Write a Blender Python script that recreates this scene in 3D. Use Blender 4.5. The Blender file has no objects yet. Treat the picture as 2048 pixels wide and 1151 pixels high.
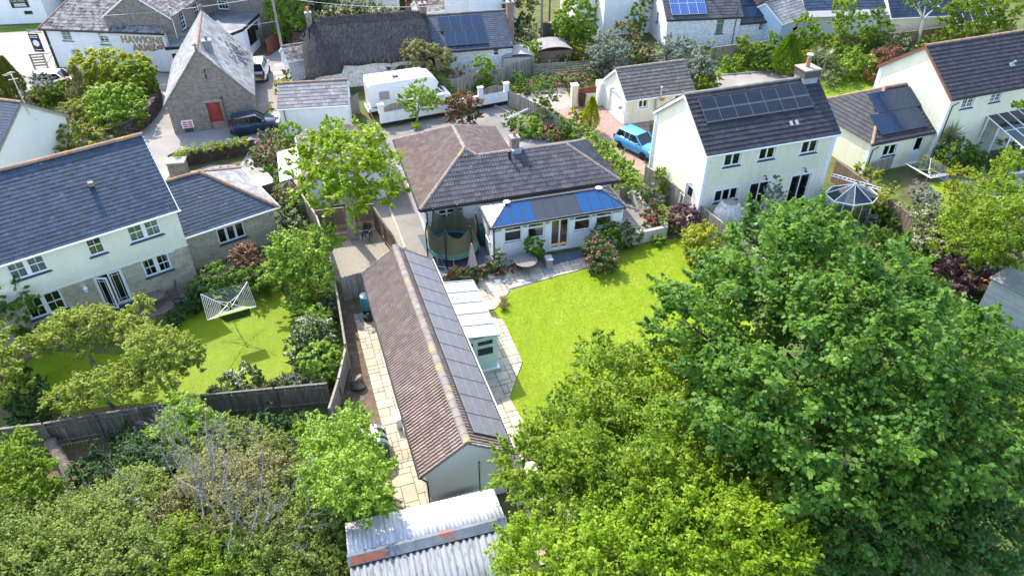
import bpy, bmesh, math, random
import numpy as np
from mathutils import Vector, Matrix
SC = bpy.context.scene
COL = SC.collection
R = math.radians
# ------------------------------------------------------------------ camera
cam_d = bpy.data.cameras.new('camera')
cam_d.sensor_width = 36.0
cam_d.lens = 25.14
cam_d.clip_start = 0.5
cam_d.clip_end = 1500
cam = bpy.data.objects.new('camera', cam_d)
COL.objects.link(cam)
cam.location = (0, 0, 24.0)
cam.rotation_euler = (R(90 - 37.3), 0, 0)
SC.camera = cam
# ------------------------------------------------------------------ light
SUN_EL = 46.0
SX, SY = -0.57, 0.82                       # horizontal direction towards the sun
_n = math.hypot(SX, SY)
sun_dir = Vector((SX / _n * math.cos(R(SUN_EL)), SY / _n * math.cos(R(SUN_EL)), math.sin(R(SUN_EL))))
world = bpy.data.worlds.new('World')
SC.world = world
world.use_nodes = True
_wn = world.node_tree
_sky = _wn.nodes.new('ShaderNodeTexSky')
_sky.sky_type = 'NISHITA'
_sky.sun_disc = False
_sky.sun_elevation = R(SUN_EL)
_sky.sun_rotation = math.atan2(SX, SY)
_sky.air_density = 1.0
_sky.dust_density = 1.6
_bg = _wn.nodes['Background']
_bg.inputs['Strength'].default_value = 0.15
_wn.links.new(_sky.outputs[0], _bg.inputs['Color'])
sun_d = bpy.data.lights.new('sun', 'SUN')
sun_d.energy = 2.0
sun_d.angle = R(0.5)
sun_d.color = (1.0, 0.94, 0.82)
sun = bpy.data.objects.new('sun', sun_d)
COL.objects.link(sun)
sun.rotation_euler = sun_dir.to_track_quat('Z', 'Y').to_euler()
SC.view_settings.view_transform = 'Standard'
SC.view_settings.look = 'None'
SC.view_settings.gamma = 1.0
SC.view_settings.use_curve_mapping = False
SC.view_settings.exposure = 2.0
SC.cycles.max_bounces = 6
SC.cycles.diffuse_bounces = 4
SC.cycles.glossy_bounces = 3
SC.cycles.transmission_bounces = 4
SC.cycles.transparent_max_bounces = 12
SC.cycles.caustics_reflective = False
SC.cycles.caustics_refractive = False
SC.cycles.use_denoising = True
# ------------------------------------------------------------------ materials
def mat(name, col, rough=0.8, var=0.12, scale=2.0, bump=0.0, bscale=30.0, spec=0.25, col2=None,
  c2scale=1.2, c2lo=0.5, c2hi=0.7, rnd=0.0, metallic=0.0, stretch=None, trans=0.0, coord='Object', detail=6):
 m = bpy.data.materials.new(name)
 m.use_nodes = True
 nt = m.node_tree; N = nt.nodes; L = nt.links
 b = N['Principled BSDF']
 b.inputs['Roughness'].default_value = rough
 b.inputs['Metallic'].default_value = metallic
 b.inputs['Specular IOR Level'].default_value = spec
 tc = N.new('ShaderNodeTexCoord')
 out = tc.outputs[coord]
 if rnd > 0: out = N.new('ShaderNodeNewGeometry').outputs['Position']
 if stretch:
  mp = N.new('ShaderNodeMapping')
  mp.inputs['Scale'].default_value = stretch
  L.new(out, mp.inputs['Vector']); out = mp.outputs[0]
 base = None
 def noise(s, d=detail, r=0.6):
  n = N.new('ShaderNodeTexNoise')
  n.inputs['Scale'].default_value = s
  n.inputs['Detail'].default_value = d
  n.inputs['Roughness'].default_value = r
  L.new(out, n.inputs['Vector'])
  return n
 def mixc(fac, a, bb, mode='MIX'):
  x = N.new('ShaderNodeMix'); x.data_type = 'RGBA'; x.blend_type = mode
  for sock, v in ((x.inputs['Factor'], fac), (x.inputs['A'], a), (x.inputs['B'], bb)):
   if hasattr(v, 'is_linked'): L.new(v, sock)
   elif isinstance(v, (int, float)): sock.default_value = v
   else: sock.default_value = (*v, 1)
  return x.outputs['Result']
 c = tuple(col)
 if var > 0:
  n = noise(scale)
  mr = N.new('ShaderNodeMapRange')
  mr.inputs['From Min'].default_value = 0.3; mr.inputs['From Max'].default_value = 0.7
  L.new(n.outputs['Fac'], mr.inputs['Value'])
  c = mixc(mr.outputs[0], [max(0, v * (1 - var)) for v in col], [min(1, v * (1 + var)) for v in col])
 if col2 is not None:
  n2 = noise(c2scale, 8, 0.65)
  mr2 = N.new('ShaderNodeMapRange')
  mr2.inputs['From Min'].default_value = c2lo; mr2.inputs['From Max'].default_value = c2hi
  L.new(n2.outputs['Fac'], mr2.inputs['Value'])
  c = mixc(mr2.outputs[0], c, col2)
 if rnd > 0:
  oi = N.new('ShaderNodeObjectInfo'); ge = N.new('ShaderNodeNewGeometry')
  ad = N.new('ShaderNodeMath'); ad.operation = 'ADD'
  L.new(oi.outputs['Random'], ad.inputs[0]); L.new(ge.outputs['Random Per Island'], ad.inputs[1])
  fr = N.new('ShaderNodeMath'); fr.operation = 'FRACT'; L.new(ad.outputs[0], fr.inputs[0])
  mr3 = N.new('ShaderNodeMapRange')
  mr3.inputs['To Min'].default_value = 1 - rnd; mr3.inputs['To Max'].default_value = 1 + rnd
  L.new(fr.outputs[0], mr3.inputs['Value'])
  hs = N.new('ShaderNodeHueSaturation')
  L.new(mr3.outputs[0], hs.inputs['Value'])
  if hasattr(c, 'is_linked'): L.new(c, hs.inputs['Color'])
  else: hs.inputs['Color'].default_value = (*c, 1)
  c = hs.outputs[0]
 if hasattr(c, 'is_linked'): L.new(c, b.inputs['Base Color'])
 else: b.inputs['Base Color'].default_value = (*c, 1)
 if bump > 0:
  nb = noise(bscale, 5, 0.7)
  bp = N.new('ShaderNodeBump'); bp.inputs['Strength'].default_value = bump
  bp.inputs['Distance'].default_value = 0.04
  L.new(nb.outputs['Fac'], bp.inputs['Height'])
  L.new(bp.outputs[0], b.inputs['Normal'])
 return m
def brick_mat(name, c1, c2, mortar, bw, bh, ms=0.012, bump=0.6, rot=None, rough=0.9, dist=0.0, coord='Object', pl='xz'):
 """walling seen from too far away to build: coursed stone or brick with recessed joints"""
 m = bpy.data.materials.new(name); m.use_nodes = True
 nt = m.node_tree; N = nt.nodes; L = nt.links; b = N['Principled BSDF']
 b.inputs['Roughness'].default_value = rough; b.inputs['Specular IOR Level'].default_value = 0.2
 tc = N.new('ShaderNodeTexCoord')
 sp = N.new('ShaderNodeSeparateXYZ'); L.new(tc.outputs[coord], sp.inputs[0])
 cb = N.new('ShaderNodeCombineXYZ')
 if pl == 'xy':
  L.new(sp.outputs[0], cb.inputs[0]); L.new(sp.outputs[1], cb.inputs[1])
 else:
  ad = N.new('ShaderNodeMath'); ad.operation = 'ADD'
  L.new(sp.outputs[0], ad.inputs[0]); L.new(sp.outputs[1], ad.inputs[1])
  L.new(ad.outputs[0], cb.inputs[0]); L.new(sp.outputs[2], cb.inputs[1])
 vec = cb.outputs[0]
 if dist > 0:
  nz = N.new('ShaderNodeTexNoise'); nz.inputs['Scale'].default_value = 1.4; nz.inputs['Detail'].default_value = 4
  L.new(tc.outputs[coord], nz.inputs['Vector'])
  vm = N.new('ShaderNodeVectorMath'); vm.operation = 'MULTIPLY_ADD'
  L.new(nz.outputs['Color'], vm.inputs[0]); vm.inputs[1].default_value = (dist,) * 3
  L.new(vec, vm.inputs[2]); vec = vm.outputs[0]
 br = N.new('ShaderNodeTexBrick')
 br.inputs['Color1'].default_value = (*c1, 1); br.inputs['Color2'].default_value = (*c2, 1)
 br.inputs['Mortar'].default_value = (*mortar, 1)
 br.inputs['Scale'].default_value = 1.0
 br.inputs['Brick Width'].default_value = bw; br.inputs['Row Height'].default_value = bh
 br.inputs['Mortar Size'].default_value = ms; br.inputs['Mortar Smooth'].default_value = 0.3
 br.squash = 0.7; br.squash_frequency = 3
 L.new(vec, br.inputs['Vector'])
 n = N.new('ShaderNodeTexNoise'); n.inputs['Scale'].default_value = 3.5; n.inputs['Detail'].default_value = 8
 n.inputs['Roughness'].default_value = 0.7
 L.new(tc.outputs[coord], n.inputs['Vector'])
 mr = N.new('ShaderNodeMapRange'); mr.inputs['From Min'].default_value = 0.3; mr.inputs['From Max'].default_value = 0.7
 mr.inputs['To Min'].default_value = 0.62; mr.inputs['To Max'].default_value = 1.3
 L.new(n.outputs['Fac'], mr.inputs['Value'])
 hs = N.new('ShaderNodeHueSaturation'); L.new(mr.outputs[0], hs.inputs['Value']); L.new(br.outputs['Color'], hs.inputs['Color'])
 L.new(hs.outputs[0], b.inputs['Base Color'])
 bp = N.new('ShaderNodeBump'); bp.inputs['Strength'].default_value = bump; bp.inputs['Distance'].default_value = 0.04
 iv = N.new('ShaderNodeMath'); iv.operation = 'MULTIPLY_ADD'; iv.inputs[1].default_value = -1.0
 L.new(br.outputs['Fac'], iv.inputs[0]); L.new(n.outputs['Fac'], iv.inputs[2])
 L.new(iv.outputs[0], bp.inputs['Height']); L.new(bp.outputs[0], b.inputs['Normal'])
 return m
def leaf_mat(name, ca, cb, trans=0.35, rough=0.45, spec=0.35, tip=None, tipf=0.0):
 """leaf colour runs from ca to cb with each leaf's own tint"""
 m = bpy.data.materials.new(name); m.use_nodes = True
 nt = m.node_tree; N = nt.nodes; L = nt.links; b = N['Principled BSDF']
 at = N.new('ShaderNodeAttribute'); at.attribute_name = 'tint'
 rp = N.new('ShaderNodeValToRGB')
 rp.color_ramp.elements[0].color = (*ca, 1); rp.color_ramp.elements[1].color = (*cb, 1)
 if tip is not None:
  rp.color_ramp.elements[1].position = 1 - tipf - 0.02
  e = rp.color_ramp.elements.new(1 - tipf); e.color = (*tip, 1)
 L.new(at.outputs['Fac'], rp.inputs[0])
 L.new(rp.outputs[0], b.inputs['Base Color'])
 b.inputs['Roughness'].default_value = rough; b.inputs['Specular IOR Level'].default_value = spec
 t = N.new('ShaderNodeBsdfTranslucent')
 hs = N.new('ShaderNodeHueSaturation'); hs.inputs['Hue'].default_value = 0.485; hs.inputs['Saturation'].default_value = 1.15
 hs.inputs['Value'].default_value = 1.35
 L.new(rp.outputs[0], hs.inputs['Color']); L.new(hs.outputs[0], t.inputs['Color'])
 mx = N.new('ShaderNodeMixShader'); mx.inputs[0].default_value = trans
 L.new(b.outputs[0], mx.inputs[1]); L.new(t.outputs[0], mx.inputs[2])
 L.new(mx.outputs[0], N['Material Output'].inputs['Surface'])
 return m
def glass_mat(name, tint=(0.75, 0.82, 0.85), opacity=0.12, refl=1.0, col=(0.02, 0.03, 0.04), rough=0.03):
 m = bpy.data.materials.new(name); m.use_nodes = True
 nt = m.node_tree; N = nt.nodes; L = nt.links
 for n in list(N):
  if n.type != 'OUTPUT_MATERIAL': N.remove(n)
 tr = N.new('ShaderNodeBsdfTransparent'); tr.inputs[0].default_value = (*tint, 1)
 df = N.new('ShaderNodeBsdfDiffuse'); df.inputs[0].default_value = (*col, 1)
 mx = N.new('ShaderNodeMixShader'); mx.inputs[0].default_value = opacity
 L.new(tr.outputs[0], mx.inputs[1]); L.new(df.outputs[0], mx.inputs[2])
 gl = N.new('ShaderNodeBsdfGlossy'); gl.inputs['Roughness'].default_value = rough
 fr = N.new('ShaderNodeFresnel'); fr.inputs[0].default_value = 1.5
 mu = N.new('ShaderNodeMath'); mu.operation = 'MULTIPLY'; mu.inputs[1].default_value = refl; mu.use_clamp = True
 L.new(fr.outputs[0], mu.inputs[0])
 m2 = N.new('ShaderNodeMixShader'); L.new(mu.outputs[0], m2.inputs[0])
 L.new(mx.outputs[0], m2.inputs[1]); L.new(gl.outputs[0], m2.inputs[2])
 L.new(m2.outputs[0], N['Material Output'].inputs['Surface'])
 return m
# ------------------------------------------------------------------ object helpers
def tag(o, label=None, cat=None, group=None, kind=None):
 if label: o['label'] = label
 if cat: o['category'] = cat
 if group: o['group'] = group
 if kind: o['kind'] = kind
 return o
def thing(name, label, cat, loc=(0, 0, 0), rz=0.0, group=None):
 o = bpy.data.objects.new(name, None)
 o.empty_display_size = 0.2
 COL.objects.link(o)
 o.location = loc if len(loc) == 3 else (loc[0], loc[1], 0)
 o.rotation_euler = (0, 0, R(rz))
 return tag(o, label, cat, group)
def link(name, me, parent=None, M=None, label=None, kind=None):
 o = bpy.data.objects.new(name, me)
 COL.objects.link(o)
 if parent is not None: o.parent = parent
 if M is not None: o.matrix_local = M
 if label: o['label'] = label
 if kind: o['kind'] = kind
 return o
def copy_tree(o, parent=None):
 c = o.copy(); COL.objects.link(c)
 if parent is not None: c.parent = parent
 for ch in list(o.children): copy_tree(ch, c)
 return c
class MB:
 """collects polygons, then links them as one mesh object"""
 def __init__(s): s.v = []; s.f = []; s.mi = []; s.sm = []; s.cur = 0; s.smooth = False
 def add(s, vs, fs):
  b = len(s.v); s.v += [tuple(v) for v in vs]
  for f in fs:
   s.f.append([b + i for i in f]); s.mi.append(s.cur); s.sm.append(s.smooth)
 def quad(s, a, b, c, d): s.add((a, b, c, d), ((0, 1, 2, 3),))
 def poly(s, pts): s.add(pts, (tuple(range(len(pts))),))
 def box(s, x0, y0, z0, x1, y1, z1):
  s.add([(x0, y0, z0), (x1, y0, z0), (x1, y1, z0), (x0, y1, z0), (x0, y0, z1), (x1, y0, z1), (x1, y1, z1), (x0, y1, z1)],
   [(0, 3, 2, 1), (4, 5, 6, 7), (0, 1, 5, 4), (1, 2, 6, 5), (2, 3, 7, 6), (3, 0, 4, 7)])
 def bbox(s, x0, y0, z0, x1, y1, z1, b=0.02):
  """box with chamfered upright and top edges"""
  r = [(x0 + b, y0), (x1 - b, y0), (x1, y0 + b), (x1, y1 - b), (x1 - b, y1), (x0 + b, y1), (x0, y1 - b), (x0, y0 + b)]
  cx, cy = (x0 + x1) / 2, (y0 + y1) / 2
  def ins(p): return (p[0] + (b if p[0] < cx else -b), p[1] + (b if p[1] < cy else -b))
  vs = [(*p, z0) for p in r] + [(*p, z1 - b) for p in r] + [(*ins(p), z1) for p in r]
  fs = [tuple(range(7, -1, -1)), tuple(range(16, 24))]
  for k in (0, 8):
   for i in range(8):
    j = (i + 1) % 8
    fs.append((k + i, k + j, k + 8 + j, k + 8 + i))
  s.add(vs, fs)
 def prism(s, pts, z0, z1):
  n = len(pts)
  a = sum(pts[i][0] * pts[(i + 1) % n][1] - pts[(i + 1) % n][0] * pts[i][1] for i in range(n))
  if a < 0: pts = list(pts)[::-1]
  vs = [(p[0], p[1], z0) for p in pts] + [(p[0], p[1], z1) for p in pts]
  fs = [tuple(range(n - 1, -1, -1)), tuple(range(n, 2 * n))]
  for i in range(n):
   j = (i + 1) % n; fs.append((i, j, n + j, n + i))
  s.add(vs, fs)
 def extr(s, pts3, d):
  """extrude a planar 3-D polygon by vector d"""
  n = len(pts3); d = Vector(d)
  vs = [tuple(p) for p in pts3] + [tuple(Vector(p) + d) for p in pts3]
  fs = [tuple(range(n - 1, -1, -1)), tuple(range(n, 2 * n))]
  for i in range(n):
   j = (i + 1) % n; fs.append((i, j, n + j, n + i))
  s.add(vs, fs)
 def tube(s, pts, r, n=6, cap=True):
  pts = [Vector(p) for p in pts]
  rs = r if isinstance(r, (list, tuple)) else [r] * len(pts)
  rings = []
  ref = Vector((0.13, 0.31, 0.94))
  for i, p in enumerate(pts):
   t = (pts[min(i + 1, len(pts) - 1)] - pts[max(i - 1, 0)])
   if t.length < 1e-9: t = Vector((0, 0, 1))
   t.normalize()
   a = t.cross(ref)
   if a.length < 1e-3: a = t.cross(Vector((1, 0, 0)))
   a.normalize(); b = t.cross(a)
   rings.append([p + (a * math.cos(2 * math.pi * k / n) + b * math.sin(2 * math.pi * k / n)) * rs[i] for k in range(n)])
  vs = [v for rg in rings for v in rg]; fs = []
  for i in range(len(rings) - 1):
   for k in range(n):
    k2 = (k + 1) % n
    fs.append((i * n + k, i * n + k2, (i + 1) * n + k2, (i + 1) * n + k))
  if cap:
   fs.append(tuple(range(n - 1, -1, -1))); fs.append(tuple((len(rings) - 1) * n + k for k in range(n)))
  s.add(vs, fs)
 def bar(s, a, b, w, h=None):
  """rectangular bar from a to b"""
  a, b = Vector(a), Vector(b); h = h or w
  t = (b - a).normalized()
  sd = t.cross(Vector((0, 0, 1)))
  if sd.length < 1e-3: sd = Vector((1, 0, 0))
  sd.normalize(); u = sd.cross(t)
  sd *= w / 2; u *= h / 2
  vs = []
  for p in (a, b): vs += [p - sd - u, p + sd - u, p + sd + u, p - sd + u]
  s.add(vs, [(0, 3, 2, 1), (4, 5, 6, 7), (0, 1, 5, 4), (1, 2, 6, 5), (2, 3, 7, 6), (3, 0, 4, 7)])
 def lathe(s, prof, n=12, c=(0, 0, 0), a0=0.0, cap=True):
  vs = []; fs = []
  for (r, z) in prof:
   for k in range(n):
    a = a0 + 2 * math.pi * k / n
    vs.append((c[0] + r * math.cos(a), c[1] + r * math.sin(a), c[2] + z))
  for i in range(len(prof) - 1):
   for k in range(n):
    k2 = (k + 1) % n
    fs.append((i * n + k, i * n + k2, (i + 1) * n + k2, (i + 1) * n + k))
  if cap and prof[0][0] > 1e-6: fs.append(tuple(range(n - 1, -1, -1)))
  if cap and prof[-1][0] > 1e-6: fs.append(tuple((len(prof) - 1) * n + k for k in range(n)))
  s.add(vs, fs)
 def mesh(s, name, *mats):
  me = bpy.data.meshes.new(name)
  me.from_pydata(s.v, [], s.f)
  for m in mats: me.materials.append(m)
  if len(mats) > 1: me.polygons.foreach_set('material_index', s.mi)
  if any(s.sm): me.polygons.foreach_set('use_smooth', s.sm)
  me.update()
  return me
 def obj(s, name, m, parent=None, M=None, label=None, kind=None):
  ms = m if isinstance(m, (list, tuple)) else (m,)
  return link(name, s.mesh(name, *ms), parent, M, label, kind)
def sheet(name, pts, z, m, label=None, kind='structure', parent=None):
 b = MB()
 a = sum(pts[i][0] * pts[(i + 1) % len(pts)][1] - pts[(i + 1) % len(pts)][0] * pts[i][1] for i in range(len(pts)))
 if a < 0: pts = pts[::-1]
 b.poly([(p[0], p[1], z) for p in pts])
 o = b.obj(name, m, parent)
 if kind and parent is None: o['kind'] = kind
 if label: o['label'] = label
 return o
def clip(poly, cl):
 """clip polygon by the convex counter-clockwise polygon cl (2-D)"""
 out = poly
 n = len(cl)
 for i in range(n):
  if len(out) < 3: return []
  ax, ay = cl[i]; bx, by = cl[(i + 1) % n]
  inp, out = out, []
  def sd(p): return (bx - ax) * (p[1] - ay) - (by - ay) * (p[0] - ax)
  for k in range(len(inp)):
   p, q = inp[k], inp[(k + 1) % len(inp)]
   dp, dq = sd(p), sd(q)
   if dp >= -1e-9: out.append(p)
   if (dp > 1e-9 and dq < -1e-9) or (dp < -1e-9 and dq > 1e-9):
    t = dp / (dp - dq); out.append((p[0] + (q[0] - p[0]) * t, p[1] + (q[1] - p[1]) * t))
 return out if len(out) >= 3 else []
def area(p): return abs(sum(p[i][0] * p[(i + 1) % len(p)][1] - p[(i + 1) % len(p)][0] * p[i][1] for i in range(len(p)))) / 2
def ccw(p):
 a = sum(p[i][0] * p[(i + 1) % len(p)][1] - p[(i + 1) % len(p)][0] * p[i][1] for i in range(len(p)))
 return list(p) if a > 0 else list(p)[::-1]
def off(o, ang, x, y):
 a = R(ang); return (o[0] + x * math.cos(a) - y * math.sin(a), o[1] + x * math.sin(a) + y * math.cos(a))
CAMP = Vector((0, 0, 24))
# ------------------------------------------------------------------ palette
M = {}
M['cream_render'] = mat('cream_render', (0.78, 0.74, 0.56), 0.9, 0.05, 0.6, 0.25, 60, 0.2, (0.66, 0.63, 0.49), 1.6, 0.5, 0.8, stretch=(1.6, 1.6, .3))
M['white_render'] = mat('white_render', (0.80, 0.80, 0.79), 0.9, 0.05, 0.5, 0.2, 50, 0.2, (0.66, 0.67, 0.65), 1.6, 0.52, 0.8, stretch=(1.6, 1.6, .3))
M['white_stone'] = brick_mat('white_painted_stone', (0.80, 0.80, 0.79), (0.76, 0.77, 0.77), (0.70, 0.71, 0.72), 0.5, 0.22, 0.02, 0.7, dist=0.12)
M['ivory_render'] = mat('ivory_render', (0.80, 0.755, 0.60), 0.9, 0.07, 0.8, 0.8, 18, 0.2, (0.66, 0.64, 0.55), 1.6, 0.5, 0.8, stretch=(1.4, 1.4, .4))
M['pale_render'] = mat('pale_render', (0.72, 0.74, 0.68), 0.9, 0.05, 0.5, 0.15, 50)
M['grey_green_render'] = mat('grey_green_render', (0.66, 0.70, 0.66), 0.9, 0.04, 0.5, 0.15, 40)
M['blue_render'] = mat('blue_render', (0.42, 0.55, 0.66), 0.9, 0.05, 0.5, 0.15, 40)
M['white_paint'] = mat('white_paint', (0.82, 0.82, 0.82), 0.4, 0.02, 3, 0, spec=0.45)
M['white_trim'] = mat('white_trim', (0.80, 0.81, 0.82), 0.7, 0.03, 2, 0.05, 60)
M['black_plastic'] = mat('black_plastic', (0.018, 0.018, 0.02), 0.45, 0.1, 3, spec=0.4)
M['dark_metal'] = mat('dark_metal', (0.05, 0.05, 0.055), 0.5, 0.15, 3, spec=0.4)
M['panel_grey'] = mat('panel_grey', (0.12, 0.12, 0.13), 0.6, 0.05, 3)
M['steel'] = mat('steel', (0.55, 0.56, 0.58), 0.35, 0.08, 4, metallic=0.8)
M['alu'] = mat('aluminium', (0.62, 0.64, 0.66), 0.45, 0.05, 4, metallic=0.5)
M['lead'] = mat('lead_flashing', (0.30, 0.33, 0.37), 0.6, 0.2, 5)
M['sill_slate'] = mat('sill_slate', (0.05, 0.075, 0.10), 0.55, 0.15, 4)
M['glass'] = glass_mat('window_glass', (0.80, 0.86, 0.88), 0.06, 1.9)
M['clear_glass'] = glass_mat('clear_glass', (0.86, 0.92, 0.93), 0.05, 1.0, (0.5, 0.6, 0.6))
M['curtain'] = mat('curtain_cloth', (0.62, 0.66, 0.62), 0.9, 0.1, 2)
M['blind_green'] = mat('blind_cloth', (0.50, 0.55, 0.28), 0.9, 0.1, 2)
M['blind_brown'] = mat('blind_brown', (0.34, 0.30, 0.16), 0.9, 0.1, 2)
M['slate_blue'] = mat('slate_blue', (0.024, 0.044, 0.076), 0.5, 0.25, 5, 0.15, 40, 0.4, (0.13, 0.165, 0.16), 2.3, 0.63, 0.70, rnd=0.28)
M['slate_grey'] = mat('slate_grey', (0.105, 0.110, 0.130), 0.6, 0.25, 4, 0.15, 40, 0.35, (0.22, 0.22, 0.20), 1.6, 0.58, 0.72, rnd=0.40)
M['slate_old'] = mat('slate_old', (0.215, 0.195, 0.19), 0.8, 0.3, 3, 0.3, 30, 0.2, (0.06, 0.055, 0.055), 2.2, 0.5, 0.6, rnd=0.4)
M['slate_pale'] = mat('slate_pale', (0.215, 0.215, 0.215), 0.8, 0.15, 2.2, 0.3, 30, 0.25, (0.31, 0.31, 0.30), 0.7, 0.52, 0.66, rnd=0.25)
M['slate_black'] = mat('slate_black', (0.060, 0.062, 0.070), 0.6, 0.25, 4, 0.15, 40, 0.35, (0.17, 0.17, 0.16), 2.0, 0.62, 0.72, rnd=0.25)
M['tile_brown'] = mat('tile_brown', (0.265, 0.198, 0.165), 0.85, 0.18, 3, 0.35, 50, 0.2, (0.36, 0.25, 0.09), 1.3, 0.60, 0.74, rnd=0.15)
M['tile_shaded'] = mat('tile_shaded', (0.078, 0.078, 0.092), 0.8, 0.2, 3, 0.35, 50, 0.25, (0.20, 0.185, 0.16), 1.7, 0.60, 0.76, rnd=0.25)  # bluish dark tile: shade on the bungalow's front slope put into the colour
M['tile_mauve'] = mat('tile_mauve', (0.245, 0.200, 0.190), 0.85, 0.18, 3, 0.35, 50, 0.2, rnd=0.16)
M['tile_charcoal'] = mat('tile_charcoal', (0.036, 0.037, 0.045), 0.75, 0.2, 3, 0.3, 60, 0.3, (0.12, 0.105, 0.09), 3.5, 0.60, 0.72, rnd=0.25)
M['tile_taupe'] = mat('tile_taupe', (0.130, 0.118, 0.112), 0.8, 0.2, 3, 0.3, 60, 0.25, (0.24, 0.21, 0.17), 3, 0.58, 0.72, rnd=0.14)
M['tile_edge'] = mat('tile_edge', (0.26, 0.22, 0.18), 0.9, 0.2, 6)
M['ridge_brown'] = mat('ridge_brown', (0.24, 0.19, 0.165), 0.85, 0.15, 4, 0.3, 40, 0.2, (0.45, 0.30, 0.08), 1.6, 0.60, 0.68, rnd=0.12)
M['ridge_grey'] = mat('ridge_grey', (0.225, 0.195, 0.17), 0.85, 0.15, 4, 0.3, 40, 0.2, (0.46, 0.32, 0.10), 1.3, 0.56, 0.66, rnd=0.12)
M['ridge_terra'] = mat('ridge_terracotta', (0.26, 0.165, 0.125), 0.85, 0.15, 4, 0.3, 40, 0.2, (0.40, 0.22, 0.06), 1.5, 0.52, 0.66, rnd=0.15)
M['thatch'] = mat('thatch', (0.055, 0.053, 0.056), 0.95, 0.3, 2.0, 1.0, 45, 0.1, (0.085, 0.08, 0.075), 1.1, 0.5, 0.72, stretch=(6, 1, 1))
M['stone_wall'] = brick_mat('rubble_stone', (0.31, 0.265, 0.215), (0.22, 0.19, 0.165), (0.33, 0.29, 0.24), 0.34, 0.11, 0.014, 0.9, dist=0.16)
M['stone_low'] = brick_mat('hedge_stone', (0.34, 0.295, 0.24), (0.21, 0.18, 0.155), (0.11, 0.08, 0.07), 0.22, 0.075, 0.02, 1.0, dist=0.12)
M['mortar'] = mat('mortar', (0.34, 0.31, 0.25), 0.95, 0.1, 5)
M['stone_block'] = mat('stone_block', (0.47, 0.41, 0.30), 0.9, 0.14, 2.5, 0.4, 25, 0.2, rnd=0.14)
M['brick'] = brick_mat('red_brick', (0.30, 0.13, 0.095), (0.22, 0.095, 0.075), (0.36, 0.32, 0.28), 0.215, 0.075, 0.012, 0.5)
M['terracotta'] = mat('terracotta', (0.42, 0.20, 0.12), 0.8, 0.15, 4)
M['solar'] = None
M['timber_grey'] = mat('weathered_timber', (0.27, 0.245, 0.205), 0.9, 0.3, 1.5, 0.4, 12, 0.15, rnd=0.22, stretch=(6, 6, 0.7))
M['timber_brown'] = mat('stained_timber', (0.20, 0.145, 0.105), 0.85, 0.25, 1.5, 0.4, 12, 0.2, rnd=0.2, stretch=(6, 6, 0.7))
M['timber_dark'] = mat('dark_timber', (0.165, 0.145, 0.115), 0.9, 0.3, 1.5, 0.4, 12, 0.15, (0.21, 0.23, 0.20), 1.3, 0.55, 0.66, rnd=0.25, stretch=(6, 6, 0.7))
M['timber_red'] = mat('red_timber', (0.26, 0.095, 0.06), 0.8, 0.2, 2, 0.2, 12, rnd=0.12, stretch=(6, 6, 0.7))
M['asphalt'] = mat('asphalt', (0.250, 0.228, 0.212), 0.95, 0.10, 0.5, 0.35, 90, 0.2, (0.315, 0.29, 0.27), 0.28, 0.45, 0.62)
M['asphalt_dark'] = mat('tarmac', (0.245, 0.225, 0.21), 0.95, 0.12, 0.5, 0.35, 90, 0.2, (0.17, 0.165, 0.16), 0.4, 0.45, 0.62)
M['road_white'] = mat('road_paint', (0.72, 0.72, 0.70), 0.8, 0.12, 3)
M['concrete'] = mat('concrete', (0.30, 0.275, 0.25), 0.92, 0.15, 0.8, 0.25, 50)
M['yard'] = mat('yard_dust', (0.33, 0.30, 0.26), 0.97, 0.15, 0.5, 0.5, 12, 0.1, (0.30, 0.275, 0.24), 0.25, 0.45, 0.62)
M['block_paving'] = brick_mat('block_paving', (0.36, 0.235, 0.20), (0.30, 0.195, 0.17), (0.22, 0.15, 0.13), 0.21, 0.11, 0.006, 0.3, pl='xy')
M['gravel'] = mat('gravel', (0.36, 0.32, 0.27), 0.95, 0.25, 14, 1.0, 60, 0.15, (0.24, 0.215, 0.18), 22, 0.5, 0.6)
M['slab'] = mat('sandstone_slab', (0.46, 0.395, 0.30), 0.9, 0.12, 2.2, 0.25, 25, 0.2, (0.33, 0.305, 0.255), 0.9, 0.48, 0.66, rnd=0.14)
M['slab_blue'] = mat('bluestone_slab', (0.25, 0.265, 0.28), 0.85, 0.1, 2.2, 0.2, 25, 0.2, rnd=0.06)
M['slab_dark'] = mat('dark_slab', (0.10, 0.115, 0.14), 0.8, 0.15, 2.2, 0.2, 25, 0.2, rnd=0.06)
M['joint'] = mat('paving_joint', (0.20, 0.165, 0.12), 0.95, 0.2, 8)
M['soil'] = mat('soil', (0.135, 0.098, 0.070), 0.97, 0.3, 3, 0.8, 20, 0.1, (0.20, 0.16, 0.115), 2.5, 0.5, 0.66)
M['ground'] = mat('rough_ground', (0.10, 0.115, 0.04), 0.97, 0.35, 1.2, 0.8, 16, 0.1, (0.13, 0.095, 0.06), 0.35, 0.5, 0.62)
M['lawn'] = mat('lawn', (0.180, 0.258, 0.010), 0.92, 0.12, 0.9, 0.3, 90, 0.12, (0.25, 0.295, 0.03), 0.7, 0.45, 0.75, stretch=(1.5, .5, 1))
M['lawn_far'] = mat('far_lawn', (0.17, 0.235, 0.02), 0.92, 0.2, 1.2, 0.5, 60, 0.12)
M['verge'] = mat('verge_grass', (0.115, 0.185, 0.02), 0.95, 0.3, 2, 0.9, 30, 0.1)
M['car_navy'] = mat('navy_paint', (0.010, 0.028, 0.065), 0.22, 0, spec=0.6)
M['car_blue'] = mat('blue_paint', (0.07, 0.30, 0.56), 0.22, 0, spec=0.6)
M['car_black'] = mat('grey_paint', (0.05, 0.05, 0.055), 0.25, 0, spec=0.6)
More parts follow.
